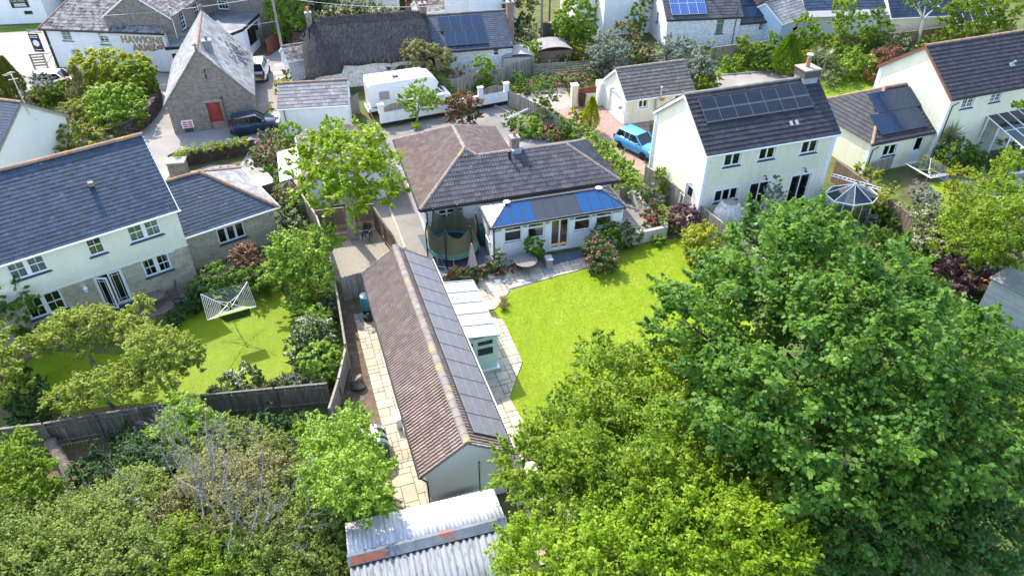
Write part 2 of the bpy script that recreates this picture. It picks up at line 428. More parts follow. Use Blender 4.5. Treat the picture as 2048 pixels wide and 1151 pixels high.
M['car_white'] = mat('white_gloss', (0.80, 0.80, 0.80), 0.25, 0, spec=0.6)
M['car_glass'] = mat('car_glass', (0.012, 0.016, 0.02), 0.06, 0, spec=0.8)
M['rubber'] = mat('rubber', (0.02, 0.02, 0.02), 0.8, 0.1, 4)
M['red_lamp'] = mat('red_lamp', (0.45, 0.02, 0.02), 0.2, 0, spec=0.6)
M['clear_lamp'] = mat('clear_lamp', (0.75, 0.76, 0.78), 0.12, 0, spec=0.8)
M['plate'] = mat('number_plate', (0.72, 0.52, 0.04), 0.5, 0)
M['green_plastic'] = mat('green_plastic', (0.012, 0.075, 0.055), 0.45, 0.1, 3, spec=0.4)
M['teal_plastic'] = mat('teal_plastic', (0.045, 0.20, 0.21), 0.45, 0.1, 3, spec=0.4)
M['zinc'] = mat('galvanised_sheet', (0.34, 0.35, 0.36), 0.55, 0.12, 1.2, 0.1, 30, 0.4, (0.50, 0.51, 0.52), 1.5, 0.44, 0.58, stretch=(4, 0.6, 1), metallic=0.25)
M['zinc_old'] = mat('weathered_sheet', (0.19, 0.21, 0.23), 0.7, 0.2, 1.6, 0.15, 30, 0.35, (0.10, 0.105, 0.11), 3.0, 0.52, 0.62, stretch=(5, 0.8, 1), metallic=0.15)
M['ridge_zinc'] = mat('flaking_flashing', (0.11, 0.125, 0.145), 0.65, 0.3, 3, 0.2, 30, 0.4, (0.20, 0.085, 0.06), 0.55, 0.57, 0.60)
M['sage'] = mat('sage_paint', (0.50, 0.64, 0.60), 0.6, 0.03, 3)
M['wood_room'] = mat('pine', (0.50, 0.30, 0.13), 0.6, 0.2, 3, stretch=(8, 1, 1))
M['terrace_wall'] = mat('terrace_wall', (0.58, 0.55, 0.50), 0.9, 0.08, 1.0, 0.2, 40)
def solar_mat(name, cell, line, nx, ny, w, h, lw=0.03, rough=0.12, spec=0.6):
 """panel glass with its cell grid printed beneath"""
 m = bpy.data.materials.new(name); m.use_nodes = True
 nt = m.node_tree; N = nt.nodes; L = nt.links; b = N['Principled BSDF']
 b.inputs['Roughness'].default_value = rough; b.inputs['Specular IOR Level'].default_value = spec
 tc = N.new('ShaderNodeTexCoord'); sp = N.new('ShaderNodeSeparateXYZ'); L.new(tc.outputs['Object'], sp.inputs[0])
 def line1(sock, size, n):
  a = N.new('ShaderNodeMath'); a.operation = 'MULTIPLY'; a.inputs[1].default_value = n / size; L.new(sock, a.inputs[0])
  f = N.new('ShaderNodeMath'); f.operation = 'FRACT'; L.new(a.outputs[0], f.inputs[0])
  g = N.new('ShaderNodeMath'); g.operation = 'LESS_THAN'; g.inputs[1].default_value = lw; L.new(f.outputs[0], g.inputs[0])
  return g.outputs[0]
 a = line1(sp.outputs[0], w, nx); c = line1(sp.outputs[1], h, ny)
 mx = N.new('ShaderNodeMath'); mx.operation = 'MAXIMUM'; L.new(a, mx.inputs[0]); L.new(c, mx.inputs[1])
 n = N.new('ShaderNodeTexNoise'); n.inputs['Scale'].default_value = 2.5; n.inputs['Detail'].default_value = 6; L.new(tc.outputs['Object'], n.inputs['Vector'])
 mr = N.new('ShaderNodeMapRange'); mr.inputs['To Min'].default_value = 0.75; mr.inputs['To Max'].default_value = 1.3; L.new(n.outputs[0], mr.inputs[0])
 x = N.new('ShaderNodeMix'); x.data_type = 'RGBA'; L.new(mx.outputs[0], x.inputs['Factor'])
 x.inputs['A'].default_value = (*cell, 1); x.inputs['B'].default_value = (*line, 1)
 hs = N.new('ShaderNodeHueSaturation'); L.new(mr.outputs[0], hs.inputs['Value']); L.new(x.outputs['Result'], hs.inputs['Color'])
 L.new(hs.outputs[0], b.inputs['Base Color'])
 return m
M['solar_black'] = solar_mat('solar_black', (0.012, 0.014, 0.022), (0.06, 0.062, 0.072), 6, 1, 1.1, 1.9, 0.05)
M['solar_navy'] = solar_mat('solar_navy', (0.006, 0.022, 0.055), (0.010, 0.03, 0.065), 4, 8, 1.0, 1.6, 0.02, 0.15)
M['solar_grid'] = solar_mat('solar_grid', (0.012, 0.06, 0.24), (0.25, 0.33, 0.48), 6, 10, 1.05, 1.7, 0.09, 0.2)
M['solar_dusty'] = solar_mat('solar_dusty', (0.125, 0.120, 0.130), (0.165, 0.158, 0.162), 24, 2, 1.66, 1.05, 0.14, 0.4, 0.5)
# ------------------------------------------------------------------ roofs
def frame_of(loc, rz):
 return Matrix.Translation(Vector((loc[0], loc[1], loc[2] if len(loc) > 2 else 0))) @ Matrix.Rotation(R(rz), 4, 'Z')
_ca, _sa = math.cos(R(37.3)), math.sin(R(37.3))
def in_view(p, m=1.05):
 zc = p[1] * _ca - (p[2] - 24) * _sa
 if zc < 1: return False
 yc = p[1] * _sa + (p[2] - 24) * _ca
 return abs(p[0] / zc) < 0.716 * m and abs(yc / zc) < 0.402 * m
TILE = {   # width, gauge, thickness, strips of (u0, u1, h0, h1) across the tile, stagger
 'slate': (0.30, 0.22, 0.016, [(0, 1, 0, 0)], True),
 'slate_big': (0.42, 0.34, 0.022, [(0, 1, 0, 0)], True),
 'flat': (0.34, 0.31, 0.042, [(0, 1, 0, 0)], True),
 'roll': (0.34, 0.33, 0.026, [(0.0, 0.20, 0.0, 0.0), (0.20, 0.30, 0.0, 0.045), (0.30, 0.42, 0.045, 0.045), (0.42, 0.5, 0.045, 0.0), (0.5, 0.70, 0.0, 0.0), (0.70, 0.80, 0.0, 0.045), (0.80, 0.92, 0.045, 0.045), (0.92, 1.0, 0.045, 0.0)], False),
 'pan': (0.32, 0.31, 0.026, [(0.0, 0.20, 0.0, 0.0), (0.20, 0.30, 0.0, 0.05), (0.30, 0.42, 0.05, 0.05), (0.42, 0.5, 0.05, 0.0), (0.5, 0.70, 0.0, 0.0), (0.70, 0.80, 0.0, 0.05), (0.80, 0.92, 0.05, 0.05), (0.92, 1.0, 0.05, 0.0)], False),
}
class Roof:
 def __init__(s, house, loc, rz, m, kind, name='tile', n=300, deck=None, seed=1, spare=None):
  s.h, s.F, s.m, s.kind, s.name, s.n = house, frame_of(loc, rz), m, kind, name, n
  s.deck = MB(); s.full = []; s.part = []; s.deckm = deck or M['tile_edge']; s.rg = random.Random(seed); s.spare = spare
 def slope(s, pts, u_off=0.0, tiles=True, clipto=None):
  p = [Vector(q) for q in pts]
  n = (p[1] - p[0]).cross(p[2] - p[0]).normalized()
  u = (p[1] - p[0]).normalized(); v = n.cross(u)
  s.deck.extr([q - n * 0.05 for q in p], n * 0.05)
  if not tiles: return
  S = Matrix((u, v, n)).transposed().to_4x4(); S.translation = p[0]
  loc2 = [((q - p[0]).dot(u), (q - p[0]).dot(v)) for q in p]
  pl = ccw(loc2)
  w, g, t, strips, stag = TILE[s.kind]
  u0, u1 = min(q[0] for q in pl), max(q[0] for q in pl); v1 = max(q[1] for q in pl)
  pn = (s.F.to_3x3() @ n).normalized()
  for r in range(int(v1 / g) + 1):
   va = r * g; vb = va + g + 0.03
   uo = u_off + (w / 2 if (stag and r % 2) else 0)
   for c in range(int((u0 - uo) / w) - 1, int((u1 - uo) / w) + 2):
    ua = uo + c * w
    if ua > u1 or ua + w < u0: continue
    if s.spare and s.spare(S @ Vector((ua + w / 2, va + g / 2, 0))): continue
    rect = [(ua, va), (ua + w, va), (ua + w, min(vb, v1 + 0.001)), (ua, min(vb, v1 + 0.001))]
    cp = clip(rect, pl)
    if not cp: continue
    A = area(cp)
    if A < 0.004: continue
    if A > 0.97 * w * (g + 0.03):
     wp = s.F @ (S @ Vector((ua + w / 2, va + g / 2, 0)))
     d = (wp - CAMP)
     vis = pn.dot(d) < 0 and in_view(wp, 1.0)
     s.full.append((d.length if vis else 1e6 + d.length, S, ua, va, w, g, t))
    else:
     s.part.append((S, ua, va, cp))
 def tile_verts(s, ua, va, poly):
  """heights of one tile over any polygon inside it, strip by strip"""
  w, g, t, strips, st = TILE[s.kind]
  out = []; gap = 0.012
  for (a, b, ha, hb) in strips:
   sa = ua + a * w + (gap / 2 if a == 0 else 0); sb = ua + b * w - (gap / 2 if b == 1 else 0)
   q = clip(poly, [(sa, va - 1), (sb, va - 1), (sb, va + 2), (sa, va + 2)])
   if not q: continue
   def hh(pu, pv):
    k = (pu - sa) / max(1e-6, sb - sa); f = (pv - va) / (g + 0.03)
    return 0.004 + ha + (hb - ha) * k + t * (1.15 - 0.95 * f)
   out.append([(pu, pv, hh(pu, pv)) for pu, pv in q])
  return out
 def finish(s, deck_name='roof', label=None):
  roof = s.deck.obj(deck_name, s.deckm, s.h, label=label)
  s.roof = roof
  w, g, t, strips, st = TILE[s.kind]
  s.full.sort(key=lambda k: k[0])
  solo = [f for f in s.full if f[0] < 1e6][:s.n]
  ids = set(id(f) for f in solo)
  rest = [f for f in s.full if id(f) not in ids]
  if solo:
   mes = []
   for k in range(3):
    b = MB()
    s._emit(b, s.tile_verts(0, 0, [(0, 0), (w, 0), (w, g + 0.03), (0, g + 0.03)]), 0)
    mes.append(b.mesh(s.name, s.m))
   for (d, S, ua, va, *_r) in solo:
    J = Matrix.Rotation(s.rg.uniform(-0.012, 0.012), 4, 'Z') @ Matrix.Rotation(s.rg.uniform(-0.012, 0.004), 4, 'X')
    link(s.name, s.rg.choice(mes), roof, S @ Matrix.Translation((ua, va, s.rg.uniform(0, 0.004))) @ J)
  b = MB()
  for (d, S, ua, va, *_r) in rest:
   dz = s.rg.uniform(0, 0.006)
   s._emit(b, s.tile_verts(ua, va, [(ua, va), (ua + w, va), (ua + w, va + g + 0.03), (ua, va + g + 0.03)]), va, S, dz)
  for (S, ua, va, cp) in s.part:
   s._emit(b, s.tile_verts(ua, va, cp), va, S, 0.0)
  if b.v: b.obj(s.name + '_courses', s.m, roof, kind='stuff')
  return roof
 def _emit(s, b, qs, va, S=None, dz=0.0):
  """one tile: its strips share vertices, the exposed lower edge is part of it"""
  vs = []; ix = {}; fs = []
  def V(x, y, z):
   k = (round(x, 4), round(y, 4), round(z, 4))
   if k not in ix: ix[k] = len(vs); vs.append(Vector((x, y, z)))
   return ix[k]
  for q in qs:
   n = len(q); id_ = [V(x, y, z + dz) for x, y, z in q]
   fs.append(tuple(id_))
   for i in range(n):
    j = (i + 1) % n
    if q[i][1] < va + 0.002 and q[j][1] < va + 0.002:
     fs.append((id_[i], V(q[i][0], q[i][1] + 0.004, -0.01), V(q[j][0], q[j][1] + 0.004, -0.01), id_[j]))
  fs = [f for f in fs if len(set(f)) == len(f)]
  if S is not None: vs = [S @ v for v in vs]
  b.add(vs, fs)
_ridge_cache = {}
def ridge(roof, p0, p1, m, r=0.13, ln=0.42, name='ridge_tile', solo=True):
 p0, p1 = Vector(p0), Vector(p1)
 d = p1 - p0; n = max(1, round(d.length / ln)); l = d.length / n
 t = d.normalized(); sd = t.cross(Vector((0, 0, 1))).normalized(); u = sd.cross(t)
 key = (round(l, 3), r, m.name)
 if key not in _ridge_cache:
  b = MB(); k = 7
  for e, (x0, x1, rr) in enumerate(((0.0, l * 0.96, r), (l * 0.9, l * 1.04, r * 1.08))):
   pr = [(-rr * math.cos(math.pi * i / (k - 1)), rr * 0.85 * math.sin(math.pi * i / (k - 1)) - 0.035) for i in range(k)]
   vs = [(x0, a, c) for a, c in pr] + [(x1, a, c) for a, c in pr]
   b.add(vs, [(i, k + i, k + i + 1, i + 1) for i in range(k - 1)] + [tuple(range(k)), tuple(range(2 * k - 1, k - 1, -1))])
  _ridge_cache[key] = b.mesh(name, m)
 X = Matrix((t, -sd, u)).transposed().to_4x4()
 if solo:
  for i in range(n):
   Y = X.copy(); Y.translation = p0 + d * (i / n)
   link(name, _ridge_cache[key], roof, Y)
 else:
  b = MB(); src = _ridge_cache[key]
  for i in range(n):
   Y = X.copy(); Y.translation = p0 + d * (i / n)
   b.add([Y @ v.co for v in src.vertices], [tuple(f.vertices) for f in src.polygons])
  b.obj(name + '_row', m, roof, kind='stuff')
# ------------------------------------------------------------------ walls, windows, doors
def wallM(x, y, ang):
 a = R(ang)
 X = Matrix(((math.cos(a), -math.sin(a), 0), (math.sin(a), math.cos(a), 0), (0, 0, 1))).to_4x4()
 X.translation = Vector((x, y, 0)); return X
def wall_panel(b, X, L, z0, z1, holes=(), top=(), rev=0.16):
 us = sorted({0, L, *[h[0] for h in holes], *[h[2] for h in holes]})
 zs = sorted({z0, z1, *[h[1] for h in holes], *[h[3] for h in holes]})
 def P(u, y, z): return X @ Vector((u, y, z))
 for i in range(len(us) - 1):
  for j in range(len(zs) - 1):
   cu, cz = (us[i] + us[i + 1]) / 2, (zs[j] + zs[j + 1]) / 2
   if any(h[0] < cu < h[2] and h[1] < cz < h[3] for h in holes): continue
   b.quad(P(us[i], 0, zs[j]), P(us[i + 1], 0, zs[j]), P(us[i + 1], 0, zs[j + 1]), P(us[i], 0, zs[j + 1]))
 for (a, c, d, e) in holes:
  for (q, w) in (((a, c), (d, c)), ((d, c), (d, e)), ((d, e), (a, e)), ((a, e), (a, c))):
   b.quad(P(q[0], 0, q[1]), P(q[0], rev, q[1]), P(w[0], rev, w[1]), P(w[0], 0, w[1]))
 if top:
  b.poly([P(0, 0, z1), P(L, 0, z1)] + [P(u, 0, z) for u, z in top])
def bars(b, x0, z0, x1, z1, w, y0, y1):
 """four frame members butted end to end"""
 b.box(x0, y0, z0, x0 + w, y1, z1); b.box(x1 - w, y0, z0, x1, y1, z1)
 b.box(x0 + w, y0, z0, x1 - w, y1, z0 + w); b.box(x0 + w, y0, z1 - w, x1 - w, y1, z1)
def window(parent, X, u0, z0, u1, z1, lights=2, bx=1, bz=1, frame='white_paint', glass='glass', sill='sill_slate', rec=0.06,
  surround=None, curtain=None, fan=None, name='window', mull=0.05, midrail=None, label=None, fw=0.055):
 w, h = u1 - u0, z1 - z0
 Y = X @ Matrix.Translation((u0, rec, z0))
 b = MB(); bars(b, 0, 0, w, h, fw, 0, 0.07)
 panes = []
 lw = (w - 2 * fw - (lights - 1) * mull) / lights
 for i in range(lights):
  x0 = fw + i * (lw + mull); x1 = x0 + lw
  if i: b.box(x0 - mull, 0.0, fw, x0, 0.07, h - fw)
  segs = [(fw, h - fw)]
  if fan:
   zf = h * fan; b.box(x0, 0.005, zf - 0.02, x1, 0.065, zf + 0.02); segs = [(fw, zf - 0.02), (zf + 0.02, h - fw)]
  for si, (za, zb) in enumerate(segs):
   s = 0.032
   bars(b, x0 + 0.001, za + 0.001, x1 - 0.001, zb - 0.001, s, 0.012, 0.058)
   xa, xb, z_a, z_b = x0 + s, x1 - s, za + s, zb - s
   nx, nz = (bx, bz) if si == 0 else (1, 1)
   for k in range(1, nx):
    xx = xa + (xb - xa) * k / nx; b.box(xx - 0.012, 0.015, z_a, xx + 0.012, 0.05, z_b)
   for k in range(1, nz):
    zz = z_a + (z_b - z_a) * k / nz; hw = 0.024 if (midrail and k == nz // 2) else 0.012
    b.box(xa, 0.013, zz - hw, xb, 0.052, zz + hw)
   for p in range(nx):
    for q in range(nz):
     panes.append((xa + (xb - xa) * p / nx, z_a + (z_b - z_a) * q / nz, xa + (xb - xa) * (p + 1) / nx, z_a + (z_b - z_a) * (q + 1) / nz))
 o = b.obj(name, M[frame], parent, Y, label)
 for (a, c, d, e) in panes:
  g = MB(); g.box(a, 0.030, c, d, 0.036, e); g.obj('pane', M[glass], o)
 if sill:
  s = MB(); s.box(-0.07, -rec - 0.07, -0.065, w + 0.07, 0.0, 0.0); s.obj('sill', M[sill], o)
 if surround:
  s = MB(); k = 0.13; y = -rec
  for (a, c, d, e) in ((-k, -0.068 - k, 0, h + k), (w, -0.068 - k, w + k, h + k), (0, h, w, h + k), (0, -0.068 - k, w, -0.068)):
   s.box(a, y - 0.012, c, d, y + 0.003, e)
  s.obj('surround', M[surround], o)
 if curtain:
  for (cm, x0, x1, za) in curtain:
   c = MB(); n = max(4, int((x1 - x0) * w / 0.05)); vs = []
   for k in range(n + 1):
    xx = w * (x0 + (x1 - x0) * k / n); yy = 0.13 + 0.018 * math.sin(k * 1.9)
    vs += [(xx, yy, h * za), (xx, yy, h - 0.02)]
   c.add(vs, [(2 * k, 2 * k + 2, 2 * k + 3, 2 * k + 1) for k in range(n)])
   c.obj('curtain', M[cm], o)
 return o
def door(parent, X, u0, z0, u1, z1, m='white_paint', panels=((0.12, 0.08, 0.88, 0.42), (0.12, 0.5, 0.88, 0.92)), glazed=(), handle=True, rec=0.06, name='door', surround=None, label=None):
 w, h = u1 - u0, z1 - z0
 Y = X @ Matrix.Translation((u0, rec, z0))
 f = MB(); bars(f, 0, 0, w, h, 0.05, 0, 0.08)
 for i, (a, c, d, e) in enumerate(panels):
  if i in glazed: continue
  f.box(w * a, 0.005, h * c, w * d, 0.02, h * e)
 us = (0.05, w - 0.05)
 holes = [(w * a, h * c, w * d, h * e) for i, (a, c, d, e) in enumerate(panels) if i in glazed]
 bb = MB(); wall_panel(bb, Matrix.Translation((0.05, 0.02, 0)), w - 0.1, 0.05, h - 0.05, [(q[0] - 0.05, q[1], q[2] - 0.05, q[3]) for q in holes], rev=0.04)
 f.add(bb.v, bb.f)
 o = f.obj(name, M[m], parent, Y, label)
 for q in holes:
  g = MB(); g.box(q[0], 0.04, q[1], q[2], 0.046, q[3]); g.obj('pane', M['glass'], o)
 if handle:
  k = MB(); k.box(w * 0.86, -0.03, h * 0.47, w * 0.9, 0.02, h * 0.53); k.obj('handle', M['steel'], o)
 if surround:
  s = MB(); k = 0.12; y = -rec
  for (a, c, d, e) in ((-k, 0, 0, h + k), (w, 0, w + k, h + k), (0, h, w, h + k)): s.box(a, y - 0.012, c, d, y + 0.003, e)
  s.obj('surround', M[surround], o)
 return o
def gutter(parent, p0, p1, m='white_paint', r=0.055):
 b = MB(); b.tube([p0, p1], r, 6); b.obj('gutter', M[m], parent)
def downpipe(parent, x, y, z0, z1, m='white_paint', kick=(0, 0)):
 b = MB(); b.tube([(x + kick[0], y + kick[1], z1), (x, y, z1 - 0.35), (x, y, z0)], 0.036, 6); b.obj('downpipe', M[m], parent)
def chimney(roof, x, y, z0, z1, sx, sy, m='brick', pots=1, cap='concrete', pot_r=0.1, potm='terracotta', flash=True, rz=0, name='chimney', potz=0.3):
 b = MB(); b.box(x - sx / 2, y - sy / 2, z0, x + sx / 2, y + sy / 2, z1 - 0.14)
 b.box(x - sx / 2 - 0.04, y - sy / 2 - 0.04, z1 - 0.14, x + sx / 2 + 0.04, y + sy / 2 + 0.04, z1 - 0.02)
 o = b.obj(name, M[m], roof)
 c = MB(); c.bbox(x - sx / 2 - 0.05, y - sy / 2 - 0.05, z1 - 0.018, x + sx / 2 + 0.05, y + sy / 2 + 0.05, z1 + 0.05, 0.015)
 n = pots
 for i in range(n):
  px = x + (i - (n - 1) / 2) * sx / max(1, n) * (1 if sx > sy else 0); py = y + (i - (n - 1) / 2) * sy / max(1, n) * (0 if sx > sy else 1)
  c.cur = 1
  c.lathe([(pot_r, 0), (pot_r * 0.85, potz * 0.7), (pot_r * 1.1, potz * 0.75), (pot_r * 1.1, potz), (pot_r * 0.7, potz), (pot_r * 0.7, potz - 0.1)], 8, (px, py, z1 + 0.03))
 c.obj('chimney_cap', (M[cap], M[potm]), roof)
 return o
def solar_array(parent, S, u0, v0, cols, rows, w, h, m, gap=0.02, frame='alu', lift=0.12, name='solar_panel', skip=()):
 b = MB(); b.box(0, 0, 0, w, h, 0.03)
 me = b.mesh(name, M[m])
 f = MB(); k = 0.014
 for (a, c, d, e) in ((-0.006, -0.006, k, h + 0.006), (w - k, -0.006, w + 0.006, h + 0.006), (k, -0.006, w - k, k), (k, h - k, w - k, h + 0.006)): f.box(a, c, -0.012, d, e, 0.035)
 fm = f.mesh('panel_frame', M[frame])
 for r in range(rows):
  for c in range(cols):
   if (c, r) in skip: continue
   o = link(name, me, parent, S @ Matrix.Translation((u0 + c * (w + gap), v0 + r * (h + gap), lift)))
   link('panel_frame', fm, o)
def slopeM(p0, p1, p2):
 p0, p1, p2 = Vector(p0), Vector(p1), Vector(p2)
 n = (p1 - p0).cross(p2 - p0).normalized(); u = (p1 - p0).normalized(); v = n.cross(u)
 S = Matrix((u, v, n)).transposed().to_4x4(); S.translation = p0
 return S
def stones(parent, X, L, z0, z1, holes, m, bl=0.42, bh=0.19, seed=1, limit=300, name='stone_block'):
 """coursed blocks standing a centimetre proud of the mortar, each its own piece"""
 rg = random.Random(seed); base = []
 for k in range(4):
  b = MB(); b.box(0, -0.018, 0, 1, 0.006, 1); base.append(b.mesh(name, m))
 z = z0; placed = []
 while z < z1 - 0.05:
  hh = min(bh * rg.choice((0.75, 1, 1, 1.2)), z1 - z)
  u = 0.0
  while u < L - 0.02:
   ww = min(bl * rg.uniform(0.5, 1.25), L - u)
   if L - u - ww < 0.12: ww = L - u
   ua, ub = u + 0.008, u + ww - 0.008
   ok = [(ua, ub)]
   for (a, c, d, e) in holes:
    if z + hh > c + 0.01 and z < e - 0.01:
     nn = []
     for (p, q) in ok:
      if q <= a or p >= d: nn.append((p, q)); continue
      if p < a - 0.03: nn.append((p, a - 0.004))
      if q > d + 0.03: nn.append((d + 0.004, q))
     ok = nn
   for (p, q) in ok:
    placed.append((p, q, z + 0.007, z + hh - 0.007))
   u += ww
  z += hh
 placed.sort(key=lambda t: -(t[1] - t[0]))
 for (p, q, a, c) in placed[:limit]:
  link(name, rg.choice(base), parent, X @ Matrix.Translation((p, rg.uniform(-0.008, 0.006), a)) @ Matrix.Diagonal((q - p, 1, c - a, 1)))
 if len(placed) > limit:
  b = MB()
  for (p, q, a, c) in placed[limit:]:
   bb = MB(); bb.box(p, -0.018, a, q, 0.006, c); b.add([X @ Vector(v) for v in bb.v], bb.f)
  b.obj('small_blocks', m, parent, kind='stuff')
def quoins(parent, x, y, z0, z1, dx, n=12, m='white_trim', a=0.36, bq=0.22, side=True):
 """toothed corner stones proud of the render on the front and the side wall"""
 b = MB(); h = (z1 - z0) / n
 for i in range(n):
  l, l2 = (a, bq) if i % 2 else (bq, a)
  z = z0 + i * h
  x0, x1 = sorted((x - dx * 0.016, x + dx * l))
  b.box(x0, y - 0.016, z, x1, y + 0.002, z + h)
  if side:
   x0, x1 = sorted((x - dx * 0.016, x + dx * 0.002))
   b.box(x0, y + 0.002, z, x1, y + l2, z + h)
 b.obj('quoins', M[m], parent)
# ================================================================== tiled bungalow in the middle
H0 = (-5.35, 35.82); HZ = 16.5
t = thing('bungalow', 'white rendered bungalow with hipped brown tiled roof in the middle of the picture', 'bungalow', H0, HZ)
b = MB(); e = 0.35
holes = [(0.74, 0.90, 2.34, 1.98)]
wall_panel(b, wallM(e, e, 0), 11.9, 0, 2.42, holes)
wall_panel(b, wallM(12.25, e, 90), 5.3, 0, 2.42)
wall_panel(b, wallM(12.25, 5.65, 180), 5.4, 0, 2.42)
wall_panel(b, wallM(6.85, 5.65, 90), 3.65, 0, 2.42)
wall_panel(b, wallM(6.85, 9.3, 180), 6.5, 0, 2.42)
LH = [(5.8, 0.95, 7.0, 2.0), (1.6, 0.05, 2.5, 2.05)]
wall_panel(b, wallM(e, 9.3, 270), 8.95, 0, 2.42, LH)
w_ = b.obj('wall', M['white_render'], t)
X = wallM(e, e, 0)
window(t, X, *holes[0], lights=3, fan=0.68, sill='white_trim', curtain=[('curtain', 0.0, 0.12, 0), ('curtain', 0.86, 1.0, 0)])
X = wallM(e, 9.3, 270)
window(t, X, *LH[0], lights=2, sill='white_trim'); door(t, X, *LH[1])
def bz(y): return 2.4 + 0.487 * y
rf = Roof(t, H0, HZ, M['tile_shaded'], 'roll', 'roof_tile', seed=3)
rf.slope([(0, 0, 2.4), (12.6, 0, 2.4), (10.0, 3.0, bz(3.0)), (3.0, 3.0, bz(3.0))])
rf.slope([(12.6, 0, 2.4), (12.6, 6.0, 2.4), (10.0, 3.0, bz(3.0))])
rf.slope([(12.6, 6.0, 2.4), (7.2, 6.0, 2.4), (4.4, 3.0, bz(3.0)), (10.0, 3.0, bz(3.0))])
rf.m = M['tile_shaded']
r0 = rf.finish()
rf = Roof(t, H0, HZ, M['tile_brown'], 'roll', 'roof_tile', seed=4)
rf.slope([(0, 9.65, 2.4), (0, 0, 2.4), (3.6, 3.6, bz(3.6)), (3.6, 7.0, bz(3.6))])
rf.slope([(7.2, 0.0, 2.4), (7.2, 9.65, 2.4), (3.6, 7.0, bz(3.6)), (3.6, 3.6, bz(3.6))])
rf.slope([(7.2, 9.65, 2.4), (0, 9.65, 2.4), (3.6, 7.0, bz(3.6))])
r1 = rf.finish()
rf = Roof(t, H0, HZ, M['tile_shaded'], 'roll', 'roof_tile', seed=5)
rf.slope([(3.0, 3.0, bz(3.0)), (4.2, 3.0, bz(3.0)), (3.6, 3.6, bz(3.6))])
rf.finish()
for a, c in (((3.6, 3.6, bz(3.6)), (3.6, 7.0, bz(3.6))), ((0, 0, 2.42), (3.6, 3.6, bz(3.6))), ((0, 9.65, 2.42), (3.6, 7.0, bz(3.6))), ((7.2, 9.65, 2.42), (3.6, 7.0, bz(3.6)))):
 ridge(r1, a, c, M['ridge_brown'])
for a, c in (((4.3, 3.0, bz(3.0)), (10, 3.0, bz(3.0))), ((12.6, 0, 2.42), (10, 3.0, bz(3.0))), ((12.6, 6, 2.42), (10, 3, bz(3.0))), ((4.2, 3.0, bz(3.0)), (3.6, 3.6, bz(3.6)))):
 ridge(r0, a, c, M['ridge_brown'])
b = MB()
for a, c in (((0, 0), (12.6, 0)), ((12.6, 0), (12.6, 6)), ((0, 9.65), (0, 0)), ((7.2, 6), (7.2, 9.65)), ((7.2, 9.65), (0, 9.65)), ((12.6, 6), (7.2, 6))):
 b.bar((*a, 2.30), (*c, 2.30), 0.03, 0.16)
b.obj('fascia', M['black_plastic'], t)
b = MB(); b.poly([(0.02, 0.02, 2.335), (12.58, 0.02, 2.335), (12.58, 5.98, 2.335), (7.18, 5.98, 2.335), (7.18, 9.6, 2.335), (0.02, 9.6, 2.335)]); b.obj('soffit', M['white_paint'], t)
gutter(t, (0, -0.06, 2.34), (12.6, -0.06, 2.34), 'black_plastic'); gutter(t, (-0.06, 0, 2.34), (-0.06, 9.65, 2.34), 'black_plastic')
downpipe(t, 0.42, 0.28, 0, 2.32, 'black_plastic', (-0.3, -0.3))
downpipe(t, 12.2, 0.28, 0, 2.32, 'black_plastic', (0.25, -0.3))
chimney(r0, 6.7, 3.25, 3.4, 4.62, 0.5, 0.5, 'brick', 1, 'concrete', 0.11, 'terracotta')
b = MB(); b.box(6.4, 2.66, 3.68, 7.0, 2.99, 3.98); b.obj('flashing', M['lead'], r0)
b = MB(); b.lathe([(0.09, 0), (0.09, 0.5), (0.13, 0.5), (0.13, 0.62), (0.05, 0.64)], 8, (6.15, 2.45, 3.5)); b.obj('flue', M['black_plastic'], r0)
b = MB()
b.tube([(6.95, 3.3, 4.2), (6.95, 3.3, 6.2)], 0.018, 5); b.bar((6.15, 2.95, 6.05), (7.65, 3.6, 6.2), 0.02)
for k in range(13):
 f = k / 12; p = Vector((6.15, 2.95, 6.05)).lerp(Vector((7.65, 3.6, 6.2)), f); l = 0.32 - 0.14 * f
 b.bar(p + Vector((-0.15, 0.3, 0)) * l * 2, p - Vector((-0.15, 0.3, 0)) * l * 2, 0.012)
b.obj('aerial', M['alu'], r0)
# sunroom built on to the front of the bungalow
SO = (-1.1, 34.08)
t = thing('sunroom', 'white sunroom with blue glass hipped roof on the front of the bungalow', 'sunroom', SO, HZ)
L_ = 8.0; D_ = 2.55
ho = [(0.67, 1.10, 1.77, 2.14), (2.07, 1.10, 3.13, 2.14), (3.52, 0.10, 4.62, 2.14), (4.93, 1.10, 6.0, 2.14), (6.28, 1.14, 7.36, 2.14)]
b = MB(); wall_panel(b, wallM(0, 0, 0), L_, 0, 2.22, ho)
sh = [(1.2, 0.95, 1.9, 2.0)]
wall_panel(b, wallM(0, D_, 270), D_, 0, 2.22, sh); wall_panel(b, wallM(L_, 0, 90), D_, 0, 2.22)
b.obj('wall', M['white_render'], t)
X = wallM(0, 0, 0)
for i in (0, 1, 3, 4):
 window(t, X, *ho[i], lights=1, fan=0.70, sill='white_trim', mull=0.06)
door(t, X, *ho[2], panels=((0.06, 0.05, 0.46, 0.95), (0.54, 0.05, 0.94, 0.95)), glazed=(0, 1), name='glazed_double_door')
window(t, wallM(0, D_, 270), *sh[0], lights=1, sill='white_trim')
b = MB()
for u in (0.0, 1.8, 3.16, 4.66, 6.02, 7.38): b.box(u, -0.03, 1.98, u + (0.52 if u in (0.0, 7.38) else 0.24), -0.004, 2.12)
b.obj('grey_lintel', M['lead'], t, label='grey slate lintel plates between the windows')
b = MB(); b.box(0.05, 0.1, 0.02, 7.95, 2.5, 0.06); b.obj('floor_boards', M['wood_room'], t)
b = MB()
